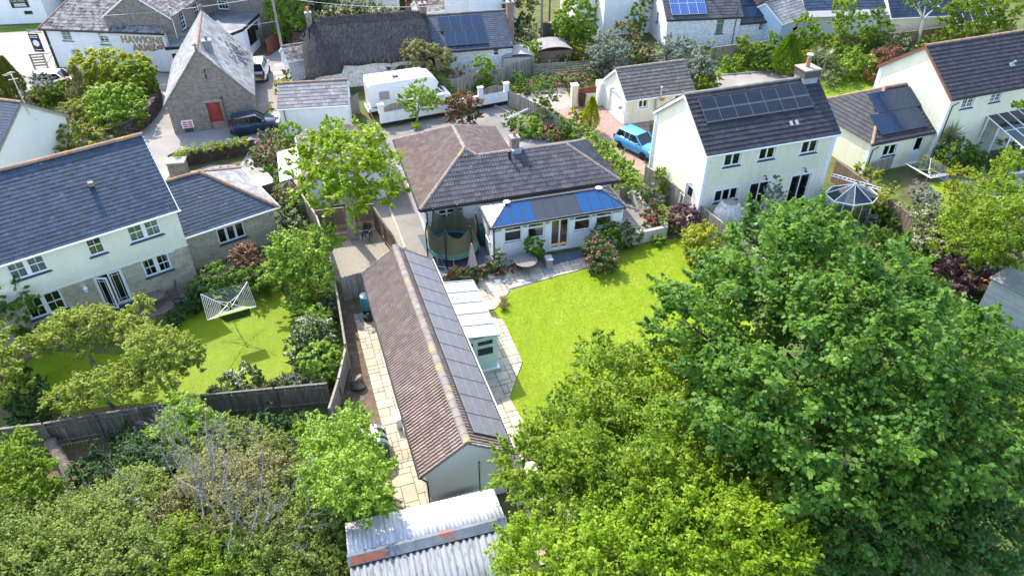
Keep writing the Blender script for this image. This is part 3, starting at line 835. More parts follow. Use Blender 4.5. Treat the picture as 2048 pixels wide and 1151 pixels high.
for u in (0.9, 2.2, 5.1, 6.4): b.box(u, 0.75, 0.06, u + 0.75, 1.45, 0.85); b.box(u + 0.05, 1.3, 0.85, u + 0.7, 1.45, 1.35)
b.obj('pine_seat', M['wood_room'], t)
M['roof_glass_blue'] = glass_mat('blue_roof_glass', (0.10, 0.34, 0.62), 0.5, 1.6, (0.012, 0.125, 0.36), 0.05)
M['roof_glass_grey'] = mat('grey_roof_panel', (0.042, 0.046, 0.058), 0.3, 0.06, 2, spec=0.5)
M['roof_glass_white'] = mat('pale_roof_panel', (0.70, 0.70, 0.70), 0.35, 0.05, 2, spec=0.5)
z0, z1 = 2.3, 2.92; xa, xb, ya, yb, ym = -0.12, L_ + 0.12, -0.09, D_ - 0.1, 1.38; xl, xr = 1.25, L_ - 1.05
b = MB()
b.bar((xa, ya, z0), (xb, ya, z0), 0.08, 0.1); b.bar((xa, ya + .05, z0 - 0.02), (xa, yb, z0 - 0.02), 0.1, 0.16); b.bar((xb, ya + .05, z0 - 0.02), (xb, yb, z0 - 0.02), 0.1, 0.16)
b.bar((xl, ym, z1 + 0.02), (xr, ym, z1 + 0.02), 0.12, 0.1)
for p in ((xa, ya), (xa, yb)): b.bar((*p, z0 + 0.03), (xl, ym, z1 + 0.03), 0.06, 0.05)
for p in ((xb, ya), (xb, yb)): b.bar((*p, z0 + 0.03), (xr, ym, z1 + 0.03), 0.06, 0.05)
n = 12
fx = []
for k in range(1, n):
 xx = xa + (xb - xa) * k / n; fx.append(xx)
 f = 1.0
 if xx < xl: f = (xx - xa) / (xl - xa)
 if xx > xr: f = (xb - xx) / (xb - xr)
 b.bar((xx, ya, z0 + 0.03), (xx, ya + (ym - ya) * f, z0 + 0.03 + (z1 - z0) * f), 0.045, 0.045)
 f2 = f
 b.bar((xx, yb, z0 + 0.03), (xx, yb + (ym - yb) * f2, z0 + 0.03 + (z1 - z0) * f2), 0.045, 0.045)
for k in (1, 2, 3):
 yy = ya + (yb - ya) * k / 4; f = min((yy - ya) / (ym - ya), (yb - yy) / (yb - ym))
 b.bar((xa, yy, z0 + 0.03), (xa + (xl - xa) * f, yy, z0 + 0.03 + (z1 - z0) * f), 0.045, 0.045)
 b.bar((xb, yy, z0 + 0.03), (xb + (xr - xb) * f, yy, z0 + 0.03 + (z1 - z0) * f), 0.045, 0.045)
fr = b.obj('roof_frame', M['dark_metal'], t)
cap = MB()
for x_ in (xl, xr): cap.lathe([(0.2, 0.0), (0.22, 0.06), (0.1, 0.12), (0, 0.13)], 8, (x_, ym, z1 + 0.03))
cap.obj('ridge_boss', M['alu'], fr)
def pane_poly(pts, m):
 g = MB(); nrm = (Vector(pts[1]) - Vector(pts[0])).cross(Vector(pts[2]) - Vector(pts[0])).normalized()
 g.extr([Vector(p) for p in pts], nrm * 0.02); g.obj('roof_pane', M[m], fr)
ed = [xa] + fx + [xb]
for k in range(n):
 a, c = ed[k], ed[k + 1]
 def top(x):
  f = 1.0 if xl <= x <= xr else ((x - xa) / (xl - xa) if x < xl else (xb - x) / (xb - xr))
  return f
 fa, fc = top(a), top(c)
 for (y_, s_) in ((ya, 1), (yb, -1)):
  pts = [(a, y_, z0), (c, y_, z0)]
  if fc > 0.01: pts.append((c, y_ + (ym - y_) * fc, z0 + (z1 - z0) * fc))
  mids = [x for x in (xl, xr) if a < x < c]
  for x in mids: pts.append((x, ym, z1))
  if fa > 0.01: pts.append((a, y_ + (ym - y_) * fa, z0 + (z1 - z0) * fa))
  pane_poly(pts if s_ > 0 else pts[::-1], 'roof_glass_grey' if (s_ > 0 and 4 <= k <= 7) or s_ < 0 else 'roof_glass_blue')  # middle front panes darker: the shade on them is put into the colour
for (x_, xe, mm) in ((xa, xl, 'roof_glass_white'), (xb, xr, 'roof_glass_grey')):
 pts = [(x_, ya, z0), (xe, ym, z1), (x_, yb, z0)]
 pane_poly(pts if x_ == xa else pts[::-1], mm)
gutter(t, (xa, ya - 0.05, z0 - 0.01), (xb, ya - 0.05, z0 - 0.01), 'black_plastic', .045)
downpipe(t, 0.06, -0.07, 0, z0 - 0.05, 'black_plastic')
# ================================================================== long outbuilding with solar panels
GO = (-3.36, 16.78); GZ = 18.6; GW, GL = 3.66, 13.6
t = thing('outbuilding', 'long narrow outbuilding with ribbed brown roof and a row of solar panels', 'outbuilding', GO, GZ)
b = MB(); ez, rz_ = 2.4, 3.62
def gable(b, x0, x1, y, z, zr, fl=0):
 b.poly([(x0, y, z), (x1, y, z), ((x0 + x1) / 2, y, zr)][::(-1 if fl else 1)])
wall_panel(b, wallM(0.28, 0.12, 0), GW - 0.56, 0, 2.5, (), [((GW - 0.56) / 2, 3.5)])
wall_panel(b, wallM(GW - 0.28, GL - .12, 180), GW - 0.56, 0, 2.5, (), [((GW - 0.56) / 2, 3.5)])
wall_panel(b, wallM(0.28, GL - .12, 270), GL - .24, 0, 2.5, [(4.0, 1.2, 4.9, 2.0), (8.5, 1.2, 9.4, 2.0)])
wh = [(1.0, 0.1, 1.9, 2.1)]
wall_panel(b, wallM(GW - 0.28, .12, 90), GL - .24, 0, 2.5, wh)
b.obj('wall', M['grey_green_render'], t)
for q in ((4.0, 1.2, 4.9, 2.0), (8.5, 1.2, 9.4, 2.0)): window(t, wallM(0.28, GL - .12, 270), *q, lights=1, sill='white_trim')
door(t, wallM(GW - 0.28, .12, 90), *wh[0])
rf = Roof(t, GO, GZ, M['tile_brown'], 'pan', 'roof_tile', seed=6)
rf.slope([(0, GL, ez), (0, 0, ez), (GW / 2, 0, rz_), (GW / 2, GL, rz_)])
rf.slope([(GW, 0, ez), (GW, GL, ez), (GW / 2, GL, rz_), (GW / 2, 0, rz_)])
r0 = rf.finish()
ridge(r0, (GW / 2, 0, rz_ + 0.01), (GW / 2, GL, rz_ + 0.01), M['ridge_grey'], 0.17, 0.45)
S = slopeM((GW, 0, ez), (GW, GL, ez), (GW / 2, GL, rz_))
solar_array(r0, S, 0.55, 0.16, 12, 1, 1.045, 1.66, 'solar_dusty', 0.02, 'dark_metal', 0.10)
for y in (0.05, GL - 0.05):
 for (p, q) in (((-0.02, y, ez - 0.06), (GW / 2, y, rz_ - 0.06)), ((GW + 0.02, y, ez - 0.06), (GW / 2, y, rz_ - 0.06))): b = MB(); b.bar(p, q, 0.04, 0.17); b.obj('bargeboard', M['grey_green_render'], t)
gutter(t, (-0.06, 0, ez - 0.03), (-0.06, GL, ez - 0.03), 'black_plastic'); gutter(t, (GW + 0.06, 0, ez - 0.03), (GW + 0.06, GL, ez - 0.03), 'white_paint')
downpipe(t, 0.22, 0.04, 0, ez - 0.05, 'black_plastic', (-0.25, 0))
b = MB(); b.tube([(2.25, 0.08, 2.3), (2.25, 0.08, 0.6)], 0.018, 5); b.tube([(2.25, 0.08, 2.3), (2.25, 0.02, 2.38)], 0.03, 5); b.obj('vent_pipe', M['black_plastic'], t)
b = MB(); rg = random.Random(21); S = slopeM((0, GL, ez), (0, 0, ez), (GW / 2, 0, rz_))
for k in range(260):
 u, v = (3.4 + rg.gauss(0, 1.3), .9 + rg.gauss(0, .45)) if k < 190 else (rg.uniform(.2, 13.2), rg.gauss(1.95, .25))
 if not (0 < u < 13.5 and .05 < v < 2.15): continue
 s_ = rg.uniform(.015, .05); p = [S @ Vector((u + s_ * rg.uniform(.6, 1.3) * math.cos(a), v + s_ * rg.uniform(.6, 1.4) * math.sin(a), .045 + rg.uniform(0, .03))) for a in (0, 1.2, 2.5, 3.8, 5)]
 b.poly(p)
b.obj('moss_clump', mat('moss', (.24, .13, .045), .95, .3, 8), r0, kind='stuff')
# glazed lean-to on its garden side
M['polycarb'] = leaf_mat('opal_sheet', (.60, .61, .61), (.62, .63, .63), trans=.45)
t = thing('lean_to', 'sage green glazed lean-to with white panel roof beside the solar outbuilding', 'lean-to', GO, GZ)
x0, x1, y0, y1 = GW - 0.26, 5.18, 7.05, 11.3
b = MB()
Hs = [(0.12, 1.0, 0.66, 1.55), (0.12, 1.62, 0.66, 1.98), (0.78, 1.0, 1.62, 1.55), (0.78, 1.62, 1.62, 1.98)]
wall_panel(b, wallM(x0, y0, 0), x1 - x0, 0.12, 2.12, Hs, rev=0.05)
sd = [(0.1 + k * 0.84, 0.75, 0.84 + k * 0.84, 1.95) for k in range(5)]
wall_panel(b, wallM(x1, y0, 90), y1 - y0, 0.12, 2.12, sd, rev=0.05)
wall_panel(b, wallM(x1, y1, 180), x1 - x0, 0.12, 2.12, rev=0.05)
fr = b.obj('frame', M['sage'], t)
for X, hs in ((wallM(x0, y0, 0), Hs), (wallM(x1, y0, 90), sd)):
 for q in hs:
  f = MB(); bars(f, q[0], q[1], q[2], q[3], 0.05, -0.012, 0.03); f.obj('window_frame', M['sage'], t, X)
  g = MB(); g.box(q[0] + .05, 0.02, q[1] + .05, q[2] - .05, 0.026, q[3] - .05); g.obj('pane', M['clear_glass'], t, X)
b = MB(); b.box(x0, y0 - 0.1, 0.0, x1 + 0.1, y1 + 0.02, 0.12); b.obj('plinth', M['white_paint'], t)
b = MB(); b.box(x0 + .04, y0 + .06, 0.12, x1 - .06, y1 - .06, 0.14); b.obj('floor', M['slab'], t)
b = MB()
zA, zB = 2.42, 2.16
n = 5; st = (y1 - y0 + 0.2) / n
rm = MB()
for k in range(n):
 ya = y0 - 0.1 + k * st
 p = MB(); p.extr([(x0, ya + .03, zA), (x1 + .08, ya + .03, zB), (x1 + .08, ya + st - .03, zB), (x0, ya + st - .03, zA)], (0, 0, 0.03)); p.obj('roof_panel', M['polycarb'], t)
for k in range(n + 1):
 ya = y0 - 0.1 + k * st; rm.bar((x0, ya, zA + 0.03), (x1 + .08, ya, zB + 0.03), 0.055, 0.07)
rm.bar((x1 + 0.1, y0 - .12, zB - 0.02), (x1 + 0.1, y1 + .12, zB - 0.02), 0.06, 0.1)
rm.obj('glazing_bar', M['lead'], t)
rg = random.Random(5); lf = MB()
for k in range(130):
 y = rg.uniform(y0, y1); x = x0 + 0.05 + abs(rg.gauss(0, 0.14)) if rg.random() < 0.8 else rg.uniform(x0, x1)
 z = zA + (zB - zA) * (x - x0) / (x1 - x0) + 0.034; s_ = rg.uniform(.012, .035); a = rg.uniform(0, 3)
 c, s2 = math.cos(a) * s_, math.sin(a) * s_; lf.poly([(x - c, y - s2, z), (x + s2, y - c, z + .012), (x + c, y + s2, z), (x - s2, y + c, z + .01)])
lf.obj('fallen_leaves', mat('dead_leaf', (0.12, 0.06, 0.04), 0.9), t, kind='stuff')
b = MB()
for k in range(4): b.box(x0 + 0.5, y0 + 0.5 + k * 0.8, 0.12, x0 + 1.1, y0 + 1.05 + k * 0.8, 0.6); b.box(x0 + 0.5, y0 + 0.5 + k * .8, 0.6, x0 + 0.6, y0 + 1.05 + k * .8, 1.1)
b.obj('seat', M['white_trim'], t)
# ================================================================== corrugated shed at the bottom
A_ = (-5.67, 14.48); SZ = 16.0
t = thing('corrugated_shed', 'old shed with rusting corrugated metal roof at the bottom of the picture', 'shed', A_, SZ)
def corrugated(x0, x1, ya, za, yb, zb, pitch, amp, seg=6):
 b = MB(); n = int((x1 - x0) / pitch * seg); vs = []
 for i in range(n + 1):
  x = x0 + (x1 - x0) * i / n; h = amp * math.sin(2 * math.pi * (x - x0) / pitch)
  vs += [(x, ya, za + h), (x, yb, zb + h), (x, ya, za + h - 0.012), (x, yb, zb + h - 0.012)]
 fs = []
 for i in range(n):
  a = 4 * i; fs += [(a, a + 4, a + 5, a + 1), (a + 2, a + 3, a + 7, a + 6), (a, a + 2, a + 6, a + 4), (a + 1, a + 5, a + 7, a + 3)]
 b.add(vs, fs); b.sm = [True] * len(b.f); return b
SL = 5.2
rr = MB(); rr.bar((0.1, -1.72, 3.28), (SL - 0.1, -1.72, 3.28), 0.08, 0.1); roofo = rr.obj('roof', M['timber_dark'], t)
for k in range(6):
 xa_ = k * SL / 6; f = corrugated(xa_ - (0.03 if k else 0), xa_ + SL / 6, 0.0, 2.95 + 0.004 * (k % 2), -1.66, 3.40 + 0.004 * (k % 2), 0.146, 0.010)
 f.obj('corrugated_sheet', M['zinc'], roofo)
for k in range(6):
 xa_ = k * SL / 6; f = corrugated(xa_ - (0.03 if k else 0), xa_ + SL / 6, -4.2, 2.62 + 0.006 * (k % 2), -1.72, 3.33 + 0.006 * (k % 2), 0.205, 0.03)
 f.obj('corrugated_sheet', M['zinc_old'], roofo, label='weathered grey corrugated sheet')
b = MB(); b.extr([(-0.03, -1.93, 3.31), (SL + 0.03, -1.93, 3.31), (SL + 0.03, -1.66, 3.46), (-0.03, -1.66, 3.46)], (0, 0, 0.012)); b.extr([(-0.03, -1.66, 3.46), (SL + 0.03, -1.66, 3.46), (SL + 0.03, -1.52, 3.41), (-0.03, -1.52, 3.41)], (0, 0, 0.012))
b.obj('ridge_flashing', M['ridge_zinc'], roofo)
b = MB(); b.extr([(0.05, -1.92, 3.332), (1.15, -1.91, 3.338), (1.3, -1.8, 3.40), (1.0, -1.7, 3.455), (0.1, -1.7, 3.455)], (0, 0, 0.008)); b.obj('rust_patch', mat('rust', (.20, .075, .05), .9, .25, 6), roofo)
b = MB(); wall_panel(b, wallM(SL - 0.1, -4.1, 90), 4.0, 0, 2.6); wall_panel(b, wallM(SL - 0.1, -0.1, 180), SL - 0.2, 0, 2.88); wall_panel(b, wallM(0.1, -0.1, 270), 4.0, 0, 2.6); wall_panel(b, wallM(0.1, -4.1, 0), SL - .2, 0, 2.5)
b.obj('wall', M['timber_dark'], t)
# ================================================================== large slate house on the left
LO = (-17.3, 31.7); LZ = 37.5
LO2 = off(LO, LZ, -12.5, 0)
t = thing('house', 'large two storey house with blue slate roof and stone lower storey on the left', 'house', LO2, LZ)
LL = 12.5; LW = 7.2
q = lambda u: u + LL
ho = [(q(-7.82), 3.82, q(-6.22), 4.86), (q(-4.42), 3.8, q(-3.66), 4.86), (q(-2.51), 3.82, q(-0.94), 4.86)]
hg = [(q(-7.85), 1.48, q(-6.23), 2.68), (q(-4.72), 0.62, q(-3.36), 2.66), (q(-2.41), 1.62, q(-1.05), 2.68)]
b = MB(); wall_panel(b, wallM(0, 0, 0), LL, 2.72, 4.98, ho); wall_panel(b, wallM(LL, 0, 90), LW, 0, 5.1, (), [(LW / 2, 7.55)])
wall_panel(b, wallM(LL, LW, 180), LL, 0, 5.1); wall_panel(b, wallM(0, LW, 270), LW, 0, 5.1, (), [(LW / 2, 7.55)])
b.obj('wall', M['ivory_render'], t)
b = MB(); wall_panel(b, wallM(0, 0.03, 0), LL, 0, 2.72, hg); sw = b.obj('stone_wall', M['mortar'], t)
stones(sw, wallM(0, 0.03, 0), LL, 0.45, 2.70, hg, M['stone_block'], seed=11)
b = MB(); b.box(-0.01, -0.035, 2.70, LL + 0.01, 0.03, 2.76); b.obj('drip_course', M['ivory_render'], t)
X = wallM(0, 0, 0)
cg = [('curtain', 0.02, 0.98, 0.0)]
window(t, X, *ho[0], lights=2, bx=2, bz=2, mull=0.14, midrail=1, curtain=cg)
window(t, X, *ho[1], lights=1, bx=2, bz=2, midrail=1, curtain=[('blind_green', 0.02, 0.98, 0.5), ('blind_brown', 0.02, 0.98, 0.0)])
window(t, X, *ho[2], lights=2, bx=2, bz=2, mull=0.14, midrail=1, curtain=[('curtain', 0.02, 0.98, 0.1), ('blind_green', 0.02, 0.98, 0.45)])
window(t, X, *hg[0], lights=2, bx=2, bz=2, mull=0.14, midrail=1)
window(t, X, *hg[2], lights=2, bx=2, bz=2, mull=0.14, midrail=1, curtain=[('curtain', 0.02, 0.14, 0), ('curtain', 0.86, 0.98, 0)])
# open glazed double doors
f = MB(); bars(f, 0, 0, 1.36, 2.04, 0.06, 0, 0.09); fo = f.obj('door_frame', M['white_paint'], t, X @ Matrix.Translation((hg[1][0], 0.05, hg[1][1])))
def leaf(ang, px, flip):
 f = MB(); bars(f, 0, 0.01, 0.64, 1.96, 0.09, -0.022, 0.022)
 for x in (0.17, 0.45): f.box(x, -0.014, 0.1, x + 0.02, 0.014, 1.87)
 for z in (0.25, 1.72): f.box(0.09, -0.013, z, 0.55, 0.013, z + 0.02)
 Y = Matrix.Translation((px, 0.0, 0.05)) @ Matrix.Rotation(R(ang), 4, 'Z')
 o = f.obj('glazed_door', M['white_paint'], fo, Y, label='open glazed door leaf' if abs(ang) > 5 and abs(ang) < 175 else None)
 g = MB(); g.box(0.09, -0.003, 0.1, 0.55, 0.003, 1.87)
 g2 = g.obj('pane', M['glass'], o)
leaf(-38, 0.06, 0); leaf(180, 1.30, 0)
b = MB(); b.box(hg[1][0] - 0.1, -0.4, 0.42, hg[1][2] + 0.1, -0.03, 0.6); b.obj('doorstep', M['sill_slate'], t)
b = MB(); b.box(q(-5.25), -0.06, 2.2, q(-5.15), 0.0, 2.4); b.lathe([(0.02, 0.0), (0.07, 0.02), (0.1, 0.22), (0.13, 0.24), (0, 0.34)], 6, (q(-5.2), -0.2, 2.12)); b.bar((q(-5.2), -0.2, 2.46), (q(-5.2), 0, 2.36), 0.02); b.obj('wall_lantern', M['white_paint'], t)
rf = Roof(t, LO2, LZ, M['slate_blue'], 'slate', 'slate', seed=8)
rf.slope([(-0.2, -0.17, 4.90), (LL + 0.16, -0.17, 4.90), (LL + 0.16, LW / 2, 7.72), (-0.2, LW / 2, 7.72)])
rf.slope([(LL + 0.16, LW + 0.38, 4.86), (-0.2, LW + 0.38, 4.86), (-0.2, LW / 2, 7.72), (LL + 0.16, LW / 2, 7.72)])
r0 = rf.finish()
ridge(r0, (-0.2, LW / 2, 7.73), (LL + 0.16, LW / 2, 7.73), M['ridge_terra'], 0.15, 0.45)
b = MB(); b.box(LL - 3.2, 1.75, 6.52, LL - 2.95, 2.0, 6.72); b.obj('roof_vent', M['ridge_grey'], r0)
b = MB(); b.bar((-0.2, -0.15, 4.86), (LL + 0.16, -0.15, 4.86), 0.03, 0.12); b.obj('fascia', M['white_paint'], t)
gutter(t, (-0.2, -0.21, 4.88), (LL + 0.2, -0.21, 4.88))
for xx in (LL + 0.13,):
 for (p, qq) in (((xx, -0.17, 4.82), (xx, LW / 2, 7.63)), ((xx, LW + .38, 4.78), (xx, LW / 2, 7.63))): b = MB(); b.bar(p, qq, 0.04, 0.18); b.obj('bargeboard', M['white_paint'], t)
b = MB(); b.box(LL - 1.25, -0.03, 2.62, LL - 0.7, 0.0, 2.70); b.obj('security_lamp', M['white_trim'], t)
# single-storey hipped wing of stone blocks
WO = off(LO, LZ, 0.02, 1.65)
t = thing('stone_annexe', 'single storey stone annexe with hipped slate roof beside the large slate house', 'annexe', WO, LZ)
WL, WD = 5.3, 5.5
ho = [(1.9, 1.05, 3.48, 2.06)]
b = MB(); wall_panel(b, wallM(0, 0, 0), WL, 0, 2.4, ho); wall_panel(b, wallM(WL, 0, 90), WD, 0, 2.4); wall_panel(b, wallM(WL, WD, 180), WL, 0, 2.4)
sw = b.obj('wall', M['mortar'], t)
stones(sw, wallM(0, 0, 0), WL, 0.1, 2.38, ho, M['stone_block'], seed=12)
stones(sw, wallM(WL, 0, 90), WD, 0.1, 2.38, (), M['stone_block'], seed=13, limit=40)
window(t, wallM(0, 0, 0), *ho[0], lights=3, mull=0.07)
rf = Roof(t, WO, LZ, M['slate_blue'], 'slate', 'slate', seed=9)
xe, y0_, y1_, xr_, ym_, zr = 5.6, -0.3, 5.8, 2.52, 2.75, 4.42
rf.slope([(0.04, y0_, 2.4), (xe, y0_, 2.4), (xr_, ym_, zr), (0.04, ym_, zr)])
rf.slope([(xe, y1_, 2.4), (0.04, y1_, 2.4), (0.04, ym_, zr), (xr_, ym_, zr)])
r0 = rf.finish()
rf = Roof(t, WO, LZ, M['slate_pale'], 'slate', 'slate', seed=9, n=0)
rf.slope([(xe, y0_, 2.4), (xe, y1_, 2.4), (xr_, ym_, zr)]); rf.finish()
for a, c in (((0.04, ym_, zr), (xr_, ym_, zr)), ((xe, y0_, 2.42), (xr_, ym_, zr)), ((xe, y1_, 2.42), (xr_, ym_, zr))): ridge(r0, a, c, M['ridge_terra'], 0.13, 0.4)
b = MB(); b.bar((0.04, y0_ + .02, 2.33), (xe, y0_ + .02, 2.33), 0.03, 0.15); b.bar((xe - .02, y0_, 2.33), (xe - .02, y1_, 2.33), 0.03, 0.15); b.obj('fascia', M['white_paint'], t)
gutter(t, (0.04, y0_ - 0.06, 2.36), (xe + 0.05, y0_ - 0.06, 2.36)); gutter(t, (xe + 0.06, y0_, 2.36), (xe + 0.06, y1_, 2.36))
def gable_house(name, label, cat, o, rz, L, W, h, zr, wm, tm, kind, n=300, oh=0.3, og=0.12, holes=None, rm='ridge_grey', barge='white_paint', gut='white_paint',
    tile='roof_tile', seed=1, back=True, group=None, deck=None, rsolo=True, hipR=0, hipL=0, gcol=None, base=0.0, skip=None):
 """house with its front eave along local x at y=0; gables (or hips) at both ends"""
 t = thing(name, label, cat, o, rz, group)
 hs = holes or {}
 b = MB()
 tp = lambda f: [(W / 2, zr - 0.12)] if not f else ()
 wall_panel(b, wallM(0, 0, 0), L, base, h, hs.get('f', ()))
 wall_panel(b, wallM(L, W, 180), L, base, h, hs.get('b', ()))
 wall_panel(b, wallM(0, W, 270), W, base, h, hs.get('l', ()), tp(hipL))
 wall_panel(b, wallM(L, 0, 90), W, base, h, hs.get('r', ()), tp(hipR))
 w = b.obj('wall', M[wm] if isinstance(wm, str) else wm, t)
 sl = (zr - h) / (W / 2); ze = h - oh * sl
 rf = Roof(t, o, rz, M[tm], kind, tile, n, seed=seed, deck=deck, spare=skip)
 ym = W / 2; xl, xr = -og, L + og
 if hipL: xl = -oh
 if hipR: xr = L + oh
 rl, rr_ = (xl + hipL if hipL else xl), (xr - hipR if hipR else xr)
 rf.slope([(xl, -oh, ze), (xr, -oh, ze), (rr_, ym, zr), (rl, ym, zr)])
 rf.slope([(xr, W + oh, ze), (xl, W + oh, ze), (rl, ym, zr), (rr_, ym, zr)], tiles=back)
 if hipR: rf.slope([(xr, -oh, ze), (xr, W + oh, ze), (rr_, ym, zr)])
 if hipL: rf.slope([(xl, W + oh, ze), (xl, -oh, ze), (rl, ym, zr)])
 r = rf.finish()
 ridge(r, (rl, ym, zr), (rr_, ym, zr), M[rm], 0.13, 0.45, solo=rsolo)
 for hh, xe, xx in ((hipR, xr, rr_), (hipL, xl, rl)):
  if hh:
   for ye in (-oh, W + oh): ridge(r, (xe, ye, ze + 0.01), (xx, ym, zr), M[rm], 0.12, 0.42, solo=rsolo)
 for hh, xx, s_ in ((hipL, xl + 0.02, -1), (hipR, xr - 0.02, 1)):
  if not hh:
   for ye in (-oh, W + oh): bb = MB(); bb.bar((xx, ye, ze - 0.12), (xx, ym, zr - 0.12), 0.04, 0.18); bb.obj('bargeboard', M[barge], t)
 for ye in (-oh + 0.02, W + oh - 0.02): f = MB(); f.bar((xl, ye, ze - 0.11), (xr, ye, ze - 0.11), 0.03, 0.13); f.obj('fascia', M[barge], t)
 gutter(t, (xl, -oh - 0.05, ze - 0.06), (xr, -oh - 0.05, ze - 0.06), gut)
 sp = MB()
 sp.poly([(xl + .03, -oh + 0.04, ze - 0.16), (xl + .03, 0, ze - 0.16), (xr - .03, 0, ze - 0.16), (xr - .03, -oh + 0.04, ze - 0.16)]); sp.obj('soffit', M[barge], t)
 S = slopeM((xl, -oh, ze), (xr, -oh, ze), (rl, ym, zr))
 return t, r, S, wallM(0, 0, 0), wallM(0, W, 270), wallM(L, 0, 90)
# ================================================================== cream house with fourteen panels
CO = (11.37, 37.71); CZ = 18.5
hf = [(1.22, 3.95, 2.36, 4.86), (3.62, 3.98, 4.74, 4.86), (6.62, 3.92, 7.78, 4.86), (1.02, 1.55, 2.68, 2.40), (3.5, 0.45, 4.9, 2.45), (6.5, 0.45, 7.95, 2.47)]
hl = [(4.75, 0.3, 5.55, 2.3)]
t, r0, S, XF, XL, XR = gable_house('house', 'cream two storey house with fourteen black solar panels and a stubby square chimney', 'house', CO, CZ, 9.05, 6.4, 5.1, 7.45,
 'cream_render', 'tile_charcoal', 'flat', 300, 0.14, 0.15, {'f': hf, 'l': hl}, 'ridge_grey', seed=21)
for i, (l_, kw) in enumerate(((2, {}), (2, {}), (2, {}), (3, {}))):
 window(t, XF, *hf[i], lights=l_, surround='white_trim', curtain=[('curtain', 0.03, 0.2, 0), ('curtain', 0.84, 0.97, 0)])
for i in (4, 5): door(t, XF, *hf[i], panels=((0.05, 0.05, 0.47, 0.95), (0.53, 0.05, 0.95, 0.95)), glazed=(0, 1), name='glazed_double_door', surround='white_trim')
door(t, XL, *hl[0], panels=((0.15, 0.08, 0.85, 0.45), (0.15, 0.52, 0.85, 0.92)), glazed=(1,), surround='white_trim')
quoins(t, 0, 0, 0.05, 4.85, 1, 18); quoins(t, 9.05, 0, 0.05, 4.85, -1, 18)
b = MB(); b.box(-0.04, 6.1, 0, 0.0, 6.42, 4.85); b.obj('corner_trim', M['white_trim'], t)
b = MB(); b.box(0.02, -0.012, 2.66, 9.0, 0.002, 2.70); b.obj('render_joint', M['white_trim'], t)
downpipe(t, 0.28, -0.06, 0, 4.75, 'white_paint', (0, -0.25)); downpipe(t, -0.06, 6.25, 0, 4.75, 'white_paint', (0.0, 0.3))
solar_array(r0, S, 0.70, 2.0, 7, 2, 1.05, 0.80, 'solar_black', 0.012, 'panel_grey', 0.10)
b = MB(); b.box(7.95, 2.75, 6.6, 8.95, 3.75, 7.55); ch = b.obj('chimney', M['lead'], r0)
b = MB(); b.box(7.9, 2.7, 7.552, 9.0, 3.8, 7.98); b.obj('chimney_band', mat('chimney_slate', (0.11, 0.085, 0.075), 0.8, 0.3, 6, 0.6, 30), r0)
b = MB(); b.bbox(7.85, 2.65, 7.982, 9.05, 3.85, 8.06, 0.02); b.obj('chimney_cap', M['concrete'], r0)
b = MB(); b.lathe([(0.13, 0), (0.12, 0.5), (0.14, 0.52), (0.14, 0.56)], 8, (8.4, 3.3, 8.06)); b.obj('chimney_pot', M['terracotta'], r0)
b = MB(); b.lathe([(0.08, 0.56), (0.08, 0.72), (0.22, 0.74), (0.2, 0.8), (0.0, 0.86)], 10, (8.4, 3.3, 8.06)); b.obj('cowl', M['steel'], r0)
for u in (6.1, 6.5):
 b = MB(); b.box(0, 0, 0.03, 0.2, 0.32, 0.09); b.obj('roof_vent', M['lead'], r0, S @ Matrix.Translation((u, 1.0, 0)))
for (u, z) in ((4.35, 2.88), (7.2, 2.92)):
 b = MB(); b.tube([(u, 0, z), (u, -0.18, z + 0.05), (u + 0.03, -0.22, z - 0.12)], 0.035, 6); b.box(u - 0.05, -0.3, z - 0.16, u + 0.09, -0.16, z - 0.1); b.obj('wall_lamp', M['dark_metal'], t)
b = MB(); b.lathe([(0, 0), (0.1, 0.02), (0.12, 0.12), (0, 0.2)], 8, (-0.12, 1.25, 2.45)); b.bar((-0.12, 1.25, 2.45), (0.02, 1.25, 2.45), 0.03); b.obj('wall_lamp', M['white_paint'], t)
b = MB(); b.tube([(-0.02, 1.6, 1.35), (-0.02, 4.6, 1.38)], 0.02, 5); b.obj('wall_pipe', M['white_trim'], t)
b = MB(); b.tube([(-0.06, 2.0, 1.4), (-0.06, 2.0, 0.0)], 0.05, 6); b.obj('waste_pipe', M['white_paint'], t)
# cream garage behind it
KO = (8.80, 52.76); KZ = 18.5
hl = [(1.15, 0.02, 3.35, 2.0)]
hl = [(4.0 - 3.35 + 0.45, 0.02, 4.0 - 1.15 + 0.45, 1.95)]
hf = [(1.15, 1.2, 1.95, 1.98), (4.3, 1.2, 5.1, 1.98)]
t, r0, S, XF, XL, XR = gable_house('garage', 'cream detached garage with white roller door and ribbed taupe roof', 'garage', KO, KZ, 5.8, 4.0, 2.35, 3.85, 'cream_render', 'tile_taupe', 'flat', 0, 0.3, 0.12, {'f': hf, 'l': hl}, 'ridge_grey', seed=23)
for q in hf: window(t, XF, *q, lights=2, surround='white_trim', sill='white_trim')
b = MB(); w_, h_ = hl[0][2] - hl[0][0], 1.93; nn = 12
for k in range(nn): b.box(0, 0.0 if k % 2 else 0.006, h_ * k / nn, w_, 0.05, h_ * (k + 1) / nn)
b.obj('roller_door', M['white_paint'], t, XL @ Matrix.Translation((hl[0][0], 0.1, 0.02)))
quoins(t, 0, 0, 0.02, 2.2, 1, 9); b = MB(); b.box(-0.016, 3.7, 0, 0.0, 4.016, 2.3); b.obj('corner_trim', M['white_trim'], t)
b = MB(); b.tube([(2.6, -0.12, 1.0), (2.6, -0.12, 1.9), (2.75, -0.45, 2.0), (2.75, -0.45, 2.85)], 0.07, 7); b.lathe([(0.1, 0), (0.1, 0.1), (0, 0.12)], 8, (2.75, -0.45, 2.85)); b.obj('flue', M['steel'], t)
b = MB()
